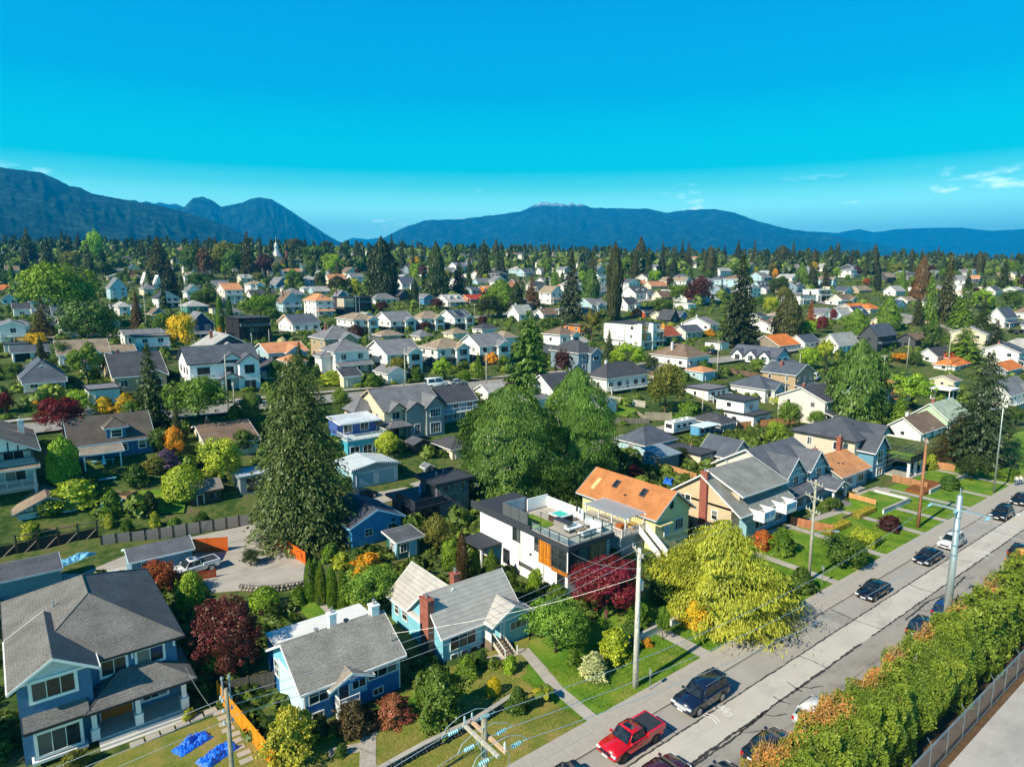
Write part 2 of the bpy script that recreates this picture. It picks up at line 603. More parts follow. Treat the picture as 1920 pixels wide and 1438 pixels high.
mountain('mountain', [(-420, 300), (-200, 296), (0, 314), (40, 319), (75, 323), (110, 338), (130, 349), (150, 352), (175, 364), (230, 374), (300, 386), (370, 405), (420, 421), (470, 447), (520, 478), (600, 520)], 4600, 2600, 3000, 3, rough=.4)
mountain('mountain', [(120, 392), (190, 388), (250, 391), (300, 393), (345, 389), (362, 372), (380, 369), (398, 376), (415, 388), (432, 385), (455, 380), (470, 373), (488, 370), (510, 374), (540, 392), (575, 416), (620, 445), (660, 466), (720, 500)], 7600, 3000, 3000, 11, rough=.6)
mountain('mountain', [(60, 398), (180, 370), (225, 373), (240, 377), (252, 375), (262, 380), (275, 378), (288, 382), (300, 380), (318, 384), (330, 382), (345, 389), (420, 410), (520, 470)], 11000, 2600, 1120, 17, rough=.5)
mountain('mountain', [(600, 480), (640, 455), (662, 446), (690, 449), (710, 446), (760, 470), (820, 500)], 15000, 3000, 3000, 21, rough=.4)
mountain('mountain', [(650, 490), (690, 460), (735, 438), (762, 425), (800, 413), (870, 411), (905, 406), (940, 402), (975, 397), (990, 391), (998, 387), (1003, 383), (1008, 385), (1014, 379), (1020, 381), (1027, 378), (1034, 382), (1041, 379), (1048, 384), (1055, 381), (1064, 385), (1072, 381), (1080, 385), (1088, 382), (1098, 386), (1108, 390), (1160, 390), (1215, 392), (1250, 399), (1290, 394), (1340, 392), (1380, 400), (1420, 415), (1480, 430), (1550, 439), (1620, 454), (1700, 467), (1790, 476), (1840, 486), (1900, 500), (2000, 520)], 9400, 4200, 985, 31, rough=.95)
mountain('mountain', [(1380, 460), (1470, 438), (1520, 434), (1570, 437), (1595, 432), (1612, 430), (1640, 436), (1680, 430), (1730, 428), (1800, 427), (1860, 433), (1920, 430), (2050, 424), (2250, 440)], 14500, 3800, 1330, 41, rough=.4)

# ---- flat sheets by the street
def sheet(name, pts, z, mat, parent=None, thick=.25):
    b = MB()
    b.prism([(p[0], p[1]) for p in pts], 'z', z - thick, z)
    o = b.build(name, mat, parent)
    if parent is None: structure(o)
    return o

def strip(name, pts, width, mat, lift=.12, step=3.0):
    """a road or path laid over the land along world points"""
    P = [Vector((p[0], p[1], 0)) for p in pts]
    rows = []
    for a, b in zip(P, P[1:]):
        n = max(1, int((b - a).length / step))
        for i in range(n): rows.append(a.lerp(b, i / n))
    rows.append(P[-1])
    V = []
    for i, p in enumerate(rows):
        t = (rows[min(i + 1, len(rows) - 1)] - rows[max(i - 1, 0)]).normalized()
        q = Vector((-t.y, t.x, 0))
        row = []
        for w in (-.5, -.25, 0, .25, .5):
            s = p + q * width * w
            row.append((s.x, s.y, max(tz(s.x, s.y), tz(p.x, p.y)) + lift))
        V.append(row)
    return structure(put(name, grid_mesh(name, np.array(V), mat, False)))

KERB = 31.15
road = sheet('road', [(-60, 20.6), (420, 20.6), (420, KERB), (-60, KERB)], .012, ASPH)
b = MB()
for i in range(16):                                    # concrete driving lane, slab by slab
    x0 = 8 + i * 9.2
    o = MB().box(x0 + .02, x0 + 9.18, 25.95, 28.45, -.1, .022).build('road_slab', SLAB, road)
for x0, x1, y0, y1 in ((30, 64, 28.6, 31.0), (66.4, 90, 28.6, 31.0), (92, 135, 28.7, 31.0)):
    MB().box(x0, x1, y0, y1, -.1, .020).build('asphalt_patch', m_ground('asphalt_patch_%d' % x0, [(.28, (.27, .255, .225)), (.5, (.34, .32, .285)), (.72, (.41, .388, .345))], .3, .9, .2, 24, .4), road)

def crack(pts, w=.05):
    bb = MB()
    rnd = random.Random(int(pts[0][0] * 10))
    P = []
    for a, c in zip(pts, pts[1:]):
        n = max(2, int(math.dist(a, c) / .35))
        for i in range(n):
            t = i / n
            P.append(Vector((a[0] + (c[0] - a[0]) * t + rnd.uniform(-.05, .05), a[1] + (c[1] - a[1]) * t + rnd.uniform(-.06, .06), .030)))
    P.append(Vector((pts[-1][0], pts[-1][1], .030)))
    for a, c in zip(P, P[1:]):
        t = (c - a)
        q = Vector((-t.y, t.x, 0)).normalized() * w * rnd.uniform(.6, 1.5)
        bb.poly(a - q, c - q * .9, c + q * .9, a + q)
    return bb.build('tar_crack', TAR, road)
crack([(18, 28.5), (60, 28.5), (110, 28.5), (150, 28.5)], .06)
crack([(12, 25.95), (40, 25.9), (62, 25.95)], .10)
crack([(20, 25.6), (34, 25.75), (41, 25.6), (46, 25.9)], .07)
crack([(64, 25.95), (100, 25.9), (140, 25.95)], .07)
crack([(70, 25.3), (76, 25.5), (80, 24.9), (86, 25.4)], .08)
for cx, y0, y1 in ((36.5, 28.5, 31.0), (38.0, 28.5, 31.0), (55.5, 26, 28.4), (66.2, 26, 31), (78.8, 26, 28.5), (91, 26, 31), (105, 26, 28.4), (48.2, 25.2, 26.6), (50.5, 25.4, 27), (28, 26, 28.4)):
    crack([(cx, y0), (cx + random.uniform(-.4, .4), (y0 + y1) / 2), (cx + random.uniform(-.3, .3), y1)], .045)
for cx, cy in ((30, 25.4), (33, 25.2), (42, 25.3), (45.2, 25.2), (51, 25.3), (73, 24.8), (85, 25.0)):
    crack([(cx, 25.95), (cx + .5, cy), (cx + 1.6, cy - .5)], .04)
# kerb, pavement slabs
kerb = MB().box(-60, 420, KERB, KERB + .16, -.2, .14).build('kerb', CONC)
structure(kerb)
pave = sheet('pavement', [(-60, KERB + .16), (420, KERB + .16), (420, 33.6), (-60, 33.6)], .10, CONC)
slab_me = MB().box(.012, 1.488, 0, 1.17, -.1, .128).mesh('slab', CONC)
for i in range(110):
    for r in range(2):
        put('slab', slab_me, pave, (12 + i * 1.5, KERB + .17 + r * 1.185, random.uniform(-.004, .006)))

# bicycle marking and the speed-hump triangles
def marking(name, loc, s=1.0):
    bb = MB()
    def bar(a, c, w=.06):
        a, c = Vector((a[0], a[1], 0)), Vector((c[0], c[1], 0))
        q = (c - a).normalized()
        q = Vector((-q.y, q.x, 0)) * w
        bb.poly(a - q, c - q, c + q, a + q)
    for o in (0, .45):
        bar((-1.5 - o, .9), (-1.1 - o, 0)); bar((-1.1 - o, 0), (-1.5 - o, -.9))
    for cx in (-.55, .65):
        for k in range(12):
            a, c = k * math.pi / 6, (k + 1) * math.pi / 6
            bar((.38 * math.cos(a) + .3, cx + .42 * math.sin(a)), (.38 * math.cos(c) + .3, cx + .42 * math.sin(c)), .05)
    for a, c in (((.3, -.55), (.9, -.3)), ((.9, -.3), (.35, .05)), ((.35, .05), (.3, -.55)), ((.35, .05), (.95, .45)), ((.9, -.3), (.95, .45)), ((.3, .65), (1.15, .5)), ((1.15, .5), (1.15, .3)), ((1.05, -.4), (1.05, -.1))):
        bar(a, c, .05)
    o = bb.build(name, WHITELINE, road, loc=loc)
    o.scale = (s, s, 1)
    return o
p = ground(1352, 1336)
marking('bicycle_marking', (p.x, p.y, .034), .75)
p = ground(1848, 1040)
marking('bicycle_marking', (p.x, p.y, .034), .8)
for k in range(4):
    p = ground(1888, 964)
    MB().poly((0, -.35, 0), (1.5, 0, 0), (0, .35, 0)).build('hump_triangle', WHITELINE, road, loc=(p.x + k * .4, p.y - 1.1 * k, .034))

# the other streets and the lanes, laid over the land
strip('street', [(-60, 129.5), (60, 129.5), (160, 128.5), (330, 126)], 7.6, ASPH, .15)
strip('street', [(-60, 246), (100, 245), (420, 240)], 8.5, ASPH, .15)
strip('lane', [(-40, 91.2), (10, 90.6), (26, 90.2), (40, 91.5), (60, 93.5), (150, 95)], 5.0, CONC, .08, 2.0)
strip('pavement', [(-60, 135.6), (60, 135.6), (160, 134.6)], 1.8, CONC, .20)
strip('cross_street', [(300, 60), (330, 130), (352, 200)], 8, ASPH, .2)

# lawns of the first row: boulevard strip and front gardens
sheet('lawn', [(-60, 33.6), (420, 33.6), (420, 45.5), (-60, 45.5)], .09, LAWN)
sheet('dry_lawn', [(16.0, 33.7), (33.4, 33.7), (33.2, 41.2), (24.5, 42.6), (17.5, 43.8), (14, 43.8)], .115, DRYLAWN)
sheet('dry_lawn', [(-8, 40), (13.8, 43.2), (14, 52), (-8, 52)], .112, DRYLAWN)
sheet('dry_lawn', [(28.5, 41.4), (34, 41.4), (38, 46), (28.5, 46.4)], .118, DRYLAWN)
def path(name, pts, w, z=.13, mat=CONC):
    P = [Vector((p[0], p[1], z)) for p in pts]
    L, Rr = [], []
    for i, q in enumerate(P):
        t = (P[min(i + 1, len(P) - 1)] - P[max(i - 1, 0)]).normalized()
        n = Vector((-t.y, t.x, 0)) * w / 2
        L.append(q + n); Rr.append(q - n)
    bb = MB()
    for i in range(len(P) - 1): bb.poly(L[i], Rr[i], Rr[i + 1], L[i + 1])
    return structure(bb.build(name, mat))
path('path', [(48.7, 33.6), (48.7, 40.5)], 1.5)
path('path', [(34.2, 33.6), (34.6, 38.2), (35.4, 41.2), (36.2, 44.6)], 1.1)
path('path', [(36.2, 44.4), (33.5, 45.0), (31.0, 45.4)], .9, .134)
path('path', [(16.7, 33.6), (17.4, 37), (18.2, 39.8), (19.4, 42.2), (21.2, 44.8)], 1.15, .136)
path('path', [(19.0, 41.6), (16.5, 42.6)], 1.0, .132)
for X in (72.6, 84.5, 96.2, 104, 112.5, 121, 131):
    path('path', [(X, 33.6), (X, 46)], 1.25)
path('path', [(80, 46.5), (96.2, 44.8)], 1.3, .134)
path('path', [(104, 46.2), (112.5, 45.6)], 2.6, .137)
# paved yard and drive behind the houses
sheet('driveway', [(16.6, 74.4), (19.0, 73.2), (20.8, 71.4), (22.8, 70.2), (25.4, 69.6), (27.6, 69.8), (27.4, 76), (26.7, 84), (27.5, 89), (10, 89), (12, 84), (16.6, 79)], .05, CONC)
sheet('driveway', [(5.5, 80), (11.8, 80), (11.2, 92.6), (3, 92.8)], .045, SLAB)
sheet('driveway', [(35, 90), (52, 90), (52, 94.8), (33, 94.6)], .055, CONC)
sheet('garden_lawn', [(22.5, 59.5), (28.6, 58), (30.0, 66.6), (23, 67.2)], .06, LAWN)
sheet('dry_lawn', [(26.4, 60), (28.8, 59.4), (29.9, 66.4), (27.6, 66.9)], .066, DRYLAWN)
path('path', [(24.8, 59), (25.2, 67)], .8, .07)
# car park beyond the hedge
sheet('car_park', [(-60, -40), (420, -40), (420, 14.6), (-60, 14.6)], .02, LOT)
sheet('verge', [(-60, 14.6), (420, 14.6), (420, 20.6), (-60, 20.6)], .04, SOIL)

# ================================================================== PLANTS
def norm(a): return a / np.maximum(np.linalg.norm(a, axis=-1, keepdims=True), 1e-6)

def leaves(name, P, T, B, ln, wd, v, mat=LEAF):
    """one lozenge per leaf spray: centre P, long axis T, short axis B"""
    ln, wd = np.broadcast_to(ln, (len(P),))[:, None], np.broadcast_to(wd, (len(P),))[:, None]
    V = np.stack([P - T * ln / 2, P + B * wd / 2 + T * ln * .08, P + T * ln / 2, P - B * wd / 2 + T * ln * .08], 1).reshape(-1, 3)
    Fq = np.arange(len(V)).reshape(-1, 4)
    return npmesh(name, V, Fq, mat, False, np.repeat(np.clip(v, 0, 1), 4))

def frame(N, r, long=None):
    """random in-plane axes for normals N (or a long axis bent towards 'long')"""
    q = norm(r.normal(size=N.shape)) if long is None else long
    T = norm(q - N * (q * N).sum(-1, keepdims=True))
    return T, np.cross(N, T)

def crown_round(seed, n, k=26, size=.05, flat=1.0, low=.0, gap=.8, point=0.0):
    """broad crown: leaves on the skins of many lobes, within a box of 1 x 1 x 1"""
    r = np.random.default_rng(seed)
    c = norm(r.normal(size=(k * 3, 3)))
    c[:, 2] = np.where(c[:, 2] < -.55, -c[:, 2], c[:, 2])
    c *= (r.uniform(.3, 1, (k * 3, 1)) ** .5) * .40
    keep = [c[0]]
    for q in c[1:]:
        if len(keep) < k and min(np.linalg.norm(q - w) for w in keep) > .10: keep.append(q)
    c = np.array(keep)
    sm = norm(r.normal(size=(k, 3)) + [0, 0, .2]) * r.uniform(.40, .5, (k, 1))
    c = np.concatenate([c, sm])
    if point: c[:, :2] *= (1 - point * (c[:, 2:3] + .4) / .8)
    rad = np.concatenate([r.uniform(.08, .2, len(c) - k), r.uniform(.03, .075, k)]) * gap
    i = r.choice(len(c), n, p=rad ** 2 / (rad ** 2).sum())
    d = norm(r.normal(size=(n, 3)) + np.array([0, 0, .25]))
    P = c[i] + d * (rad[i] * r.uniform(.62, 1.08, n))[:, None]
    P[:, 2] = P[:, 2] * flat + .5
    N = norm(d + norm(P - [0, 0, .5]) * .5 + r.normal(size=(n, 3)) * .45)
    T, B = frame(N, r)
    s = size * r.uniform(.6, 1.3, n)
    clump = r.random(len(c))
    v = .5 * clump[i] + .5 * r.random(n)
    return leaves('crown', P, T, B, s, s * .75, v)

def crown_fir(seed, levels=26, per=9, seg=7, power=.85, droop=.5, size=.055, jag=.25, base=.03):
    """conifer: whorls of drooping branches carrying needle sprays"""
    r = np.random.default_rng(seed)
    P, T, N, S, v = [], [], [], [], []
    for L in range(levels):
        z = base + (1 - base) * (L / levels) ** .92
        R = .5 * (1 - z) ** power + .012
        m = max(4, int(per * (.55 + .6 * R / .5)))
        a0 = r.uniform(0, 6.28)
        for k in range(m):
            a = a0 + 6.283 * k / m + r.normal() * .18
            ln = R * r.uniform(1 - jag, 1.08)
            d = np.array([math.cos(a), math.sin(a), 0])
            side = np.array([-d[1], d[0], 0])
            tone = r.random()
            zz = z + r.normal() * .012
            up = r.uniform(-.05, .2) * (1 - droop)
            ns = max(3, int(seg * (ln / .4) + 2))
            for j in range(ns):
                t = (j + .6) / ns
                c = d * ln * t + np.array([0, 0, zz + ln * (up * t - droop * .62 * t * t)])
                wid = ln * .30 * (1.15 - t)
                for q in (-1, 0, 1):
                    if q and t < .2: continue
                    o = c + side * q * wid * r.uniform(.4, 1) + r.normal(size=3) * .006
                    P.append(o)
                    T.append(d * (.9 if q == 0 else .6) + side * q * .7 + np.array([0, 0, -.25 - droop * .55 * t]) + r.normal(size=3) * .15)
                    N.append(np.array([0, 0, 1.]) + d * .45 + r.normal(size=3) * .4)
                    S.append(size * r.uniform(.75, 1.35) * (.55 + .7 * R / .5))
                    v.append(.55 * tone + .45 * r.random())
    P, T, N, S, v = map(np.array, (P, norm(np.array(T)), norm(np.array(N)), S, v))
    T, B = frame(N, r, T)
    return leaves('crown', P, T, B, S * 1.5, S * .62, v)

def crown_shell(seed, n, prof, bumps=60, amp=.16, size=.04, asp=2.2, hang=.8, spread=.5, inner=.75, vertical=1.0):
    """dense crown on a turned profile (z -> radius) broken by hanging clumps"""
    r = np.random.default_rng(seed)
    zs, rs = np.array([p[0] for p in prof]), np.array([p[1] for p in prof])
    zz = np.linspace(0, 1, 200)
    w = np.interp(zz, zs, rs) + .02
    z = np.clip(r.choice(zz, n, p=w / w.sum()) + r.uniform(-.004, .004, n), 0, 1)
    a = r.uniform(0, 6.2832, n)
    bz, ba, bh = r.random(bumps), r.uniform(0, 6.2832, bumps), r.uniform(.2, 1, bumps)
    wa, wz = r.uniform(.16, .5, bumps), r.uniform(.035, .11, bumps)
    da = np.abs((a[:, None] - ba[None] + math.pi) % (2 * math.pi) - math.pi)
    k = np.exp(-((da / wa[None]) ** 2 + ((z[:, None] - bz[None]) / wz[None]) ** 2)) * bh[None]
    lump = k.max(1)
    which = k.argmax(1)
    ph = r.uniform(0, 6.28, 4)
    wob = 1 + amp * (.55 * np.sin(2 * a + ph[0] + 2.5 * z) + .45 * np.sin(3 * a + ph[1] - 5 * z) + .35 * np.sin(5 * a + ph[2] + 9 * z))
    R = np.interp(z, zs, rs) * wob * (1 - amp * 1.5 + amp * 2.6 * lump) * r.uniform(inner, 1.04, n) ** .6
    stray = r.random(n) < .05
    R = np.where(stray, R * r.uniform(1.0, 1.0 + amp * 1.3, n), R)
    P = np.stack([R * np.cos(a), R * np.sin(a), z], -1)
    out = np.stack([np.cos(a), np.sin(a), np.full(n, .25)], -1)
    N = norm(out + r.normal(size=(n, 3)) * spread)
    T = np.stack([np.cos(a) * .45, np.sin(a) * .45, np.full(n, -hang)], -1) + r.normal(size=(n, 3)) * .3
    T, B = frame(N, r, norm(T))
    s = size * r.uniform(.6, 1.3, n)
    tone = r.random(bumps)
    v = .3 * lump + .35 * tone[which] + .35 * r.random(n)  # lump term colours bulges lit and the hollows between them shaded
    return leaves('crown', P, T, B, s * asp ** .5, s / asp ** .5, v)

def crown_box(seed, n, size=.05, lumps=30):
    """clipped hedge: leaves over a soft-edged block 1 x 1 x 1"""
    r = np.random.default_rng(seed)
    q = r.uniform(-1, 1, (n, 3))
    ax = r.integers(0, 5, n)
    for i, (c, s) in enumerate(((0, -1), (0, 1), (1, -1), (1, 1), (2, 1))): q[ax == i, c] = s
    d = norm(np.sign(q) * np.abs(q) ** 4)
    P = q * r.uniform(.9, 1.02, (n, 1)) * .5
    P[:, 2] += .5
    N = norm(d + r.normal(size=(n, 3)) * .5)
    T, B = frame(N, r)
    s = size * r.uniform(.6, 1.3, n)
    return leaves('crown', P, T, B, s, s * .7, r.random(n))

OVAL = [(0, .12), (.06, .34), (.2, .47), (.4, .5), (.6, .45), (.78, .34), (.92, .18), (1, .03)]
CONE = [(0, .36), (.05, .46), (.15, .5), (.35, .44), (.6, .31), (.8, .17), (.95, .05), (1, .01)]
SPIRE = [(0, .40), (.1, .5), (.35, .5), (.6, .42), (.8, .27), (.94, .11), (1, .01)]
DOME = [(0, .44), (.1, .5), (.3, .5), (.55, .46), (.75, .36), (.9, .22), (1, .04)]
PROTO = {}
PROTO['round'] = [crown_round(100 + i, 7000, 30 + 3 * i, .044, 1.0, gap=1.0) for i in range(4)]
PROTO['open'] = [crown_round(120 + i, 5600, 24, .042, .95, gap=.8) for i in range(3)]
PROTO['spread'] = [crown_round(140 + i, 6000, 32, .04, .8, gap=.75) for i in range(2)]
PROTO['fir'] = [crown_fir(200 + i, 28 + i, 11, 7, (.8, .95, .7, .85)[i], (.35, .5, .6, .2)[i], .042) for i in range(4)]
PROTO['layer'] = [crown_fir(220, 17, 10, 8, .8, .22, .06, .35)]
PROTO['cedar'] = [crown_shell(230 + i, 6500, (CONE, SPIRE, OVAL)[i], 70, .16, .045, 2.2) for i in range(3)]
PROTO['column'] = [crown_shell(240, 3600, [(0, .36), (.15, .5), (.6, .46), (.85, .3), (1, .03)], 40, .07, .05, 2.0, -.9)]
PROTO['shrub'] = [crown_shell(250 + i, 3600, DOME, 34, .22, .066, 1.3, .1, .6) for i in range(3)]
PROTO['ball'] = [crown_shell(258, 3600, [(0, .3), (.15, .47), (.4, .5), (.7, .43), (.9, .25), (1, .03)], 10, .02, .05, 1.3, .1, .4)]
PROTO['box'] = [crown_box(260 + i, 3200, .07) for i in range(2)]
PROTO['bamboo'] = [crown_shell(270, 2600, [(0, .3), (.4, .4), (.8, .5), (1, .4)], 30, .25, .06, 3.5, -.8, .6)]

def trunk_mesh(seed, limbs=7, top=.75, r0=.035):
    r = random.Random(seed)
    b = MB()
    pts = [(0, 0, -.03)]
    x = y = 0
    for k in range(1, 7):
        x += r.uniform(-.02, .02); y += r.uniform(-.02, .02)
        pts.append((x, y, top * k / 6))
    b.tube(pts, [r0 * (1.25 if k == 0 else 1 - .13 * k) for k in range(7)], 7)
    for k in range(limbs):
        z = r.uniform(.28, .9) * top
        i = min(int(z / top * 6), 5)
        a = r.uniform(0, 6.28)
        ln = r.uniform(.18, .34) * (1.1 - z / top * .5)
        p0 = Vector(pts[i]).lerp(Vector(pts[i + 1]), .5)
        p1 = p0 + Vector((math.cos(a) * ln * .5, math.sin(a) * ln * .5, ln * .4))
        p2 = p0 + Vector((math.cos(a) * ln, math.sin(a) * ln, ln * .95))
        b.tube([p0, p1, p2], [r0 * .5, r0 * .33, r0 * .12], 5)
    return b.mesh('trunk', BARK, True)
TRUNKS = [trunk_mesh(i, 8) for i in range(3)]
POLETRUNK = trunk_mesh(9, 0, .97, .02)
STEMS = trunk_mesh(12, 9, .55, .03)
C_BARK, C_BARK2 = lin('6b5a49'), lin('7d5a44')

TREES = []
def plant(name, cat, kind, X, Y, h, w, col, label=None, low=None, var=None, rz=None, group=None, lean=None, z=None, mesh=None, trunkcol=None, wy=None):
    """a tree or shrub: root at its foot, parts crown and trunk"""
    rnd = random.Random(int(X * 131 + Y * 71))
    z0 = tz(X, Y) if z is None else z
    root = tag(empty(name, (X, Y, z0)), label, cat, group)
    ms = PROTO[kind] if mesh is None else [mesh]
    me = ms[(rnd.randrange(99) if var is None else var) % len(ms)]
    if low is None: low = {'round': .07, 'open': .12, 'spread': .12, 'fir': .04, 'layer': .05, 'cedar': .02}.get(kind, 0.0)
    k = rnd.uniform(.88, 1.12)
    c = tuple(min(1, q * k * rnd.uniform(.94, 1.06)) for q in col)
    put('crown', me, root, (0, 0, low * h), (0, 0, rnd.uniform(0, 6.28) if rz is None else rz), c, (w * rnd.uniform(.9, 1.12), (wy or w) * rnd.uniform(.9, 1.12), h * (1 - low)))
    big = kind in ('round', 'open', 'spread')
    tm = TRUNKS[rnd.randrange(3)] if big else (POLETRUNK if kind in ('fir', 'layer', 'cedar', 'column') else STEMS)
    s = (max(w * .8, h * .5), max(w * .8, h * .5), h * (.95 if not big else .9)) if big else (w * .7 if tm is STEMS else h * .9, w * .7 if tm is STEMS else h * .9, h * .96)
    put('trunk', tm, root, (0, 0, 0), (0, 0, rnd.uniform(0, 6.28)), trunkcol or C_BARK, s)
    TREES.append((root, X, Y, z0, h, w, name))
    return root

def plant_px(name, cat, kind, px, base, top, wpx, col, label=None, **kw):
    """plant standing at photograph point (px, base), reaching up to 'top', wpx wide"""
    p = ground(px, base)
    d = depth(p)
    h = (base - top) * d / FPX * 1.02
    return plant(name, cat, kind, p.x, p.y, h, wpx * d / FPX, col, label, **kw)

GREEN = {'fir': lin('39451f'), 'dfir': lin('2c361b'), 'bfir': lin('454420'), 'green': lin('5c761f'), 'bright': lin('7d9c26'), 'mid': lin('4a6320'),
         'lime': lin('9aa42c'), 'yellow': lin('d0aa22'), 'gold': lin('d08e1e'), 'red': lin('6a1c1e'), 'purple': lin('44201e'), 'rust': lin('8e4a20'),
         'orange': lin('b8642a'), 'olive': lin('6c6c26'), 'pale': lin('a9ab74'), 'pink': lin('d9a79a'), 'brown': lin('5c4526'), 'cream': lin('d3c99a'),
         'cedar': lin('54702a'), 'violet': lin('5f4a66'), 'white': lin('dcd8c0')}

# ================================================================== HOUSES
ROOFC = {'grey': lin('77777a'), 'dark': lin('4a4b50'), 'slate': lin('535a64'), 'ltgrey': lin('a3a19c'), 'brown': lin('7b6757'), 'tan': lin('94836f'), 'salmon': lin('c98a62'),
         'orange': lin('d0773a'), 'red': lin('b0402e'), 'rust': lin('9a5038'), 'green': lin('5b6b5c'), 'white': lin('d8d6d0'), 'navyr': lin('3b4a66'), 'mint': lin('aab59f'), 'cream': lin('c9bfa8')}
WALLC = {'white': lin('e6e3db'), 'cream': lin('ddd0b4'), 'tan': lin('b39c7c'), 'ltblue': lin('a9c4cc'), 'blue': lin('4f86a6'), 'navy': lin('2c3f63'), 'teal': lin('3f8577'), 'pale': lin('d9d2c6'),
         'charcoal': lin('4a4c50'), 'black': lin('2b2d30'), 'grey': lin('8f9294'), 'bluegrey': lin('7d909c'), 'orange': lin('c77a3e'), 'rust': lin('b8572f'), 'brick': lin('9a6248'), 'taupe': lin('8d8272'), 'mint': lin('b7cbae')}
C_TRIM, C_DARK = WH, lin('2e3034')
FOOT = []                                             # footprints, to keep planting clear of houses

_WIN = {}
def window_meshes(w, h, nx, ny, fr, bar):
    key = (round(w, 2), round(h, 2), nx, ny, fr, bar)
    if key not in _WIN:
        b = MB()
        b.box(-w / 2 - fr, w / 2 + fr, -.09, 0, -fr, 0).box(-w / 2 - fr, w / 2 + fr, -.09, 0, h, h + fr)
        b.box(-w / 2 - fr, -w / 2, -.088, 0, 0, h).box(w / 2, w / 2 + fr, -.088, 0, 0, h)
        for i in range(1, nx):
            x = -w / 2 + w * i / nx
            b.box(x - bar, x + bar, -.07, -.005, 0, h)
        for j in range(1, ny):
            z = h * j / ny
            b.box(-w / 2, w / 2, -.068, -.006, z - bar, z + bar)
        pw, ph = w / nx - .01, h / ny - .01
        _WIN[key] = (b.mesh('window', PAINT), MB().box(-pw / 2, pw / 2, -.03, -.004, 0, ph).mesh('pane', GLASS))
    return _WIN[key]

ROT = {'-y': 0.0, '-x': -math.pi / 2, '+x': math.pi / 2, '+y': math.pi}

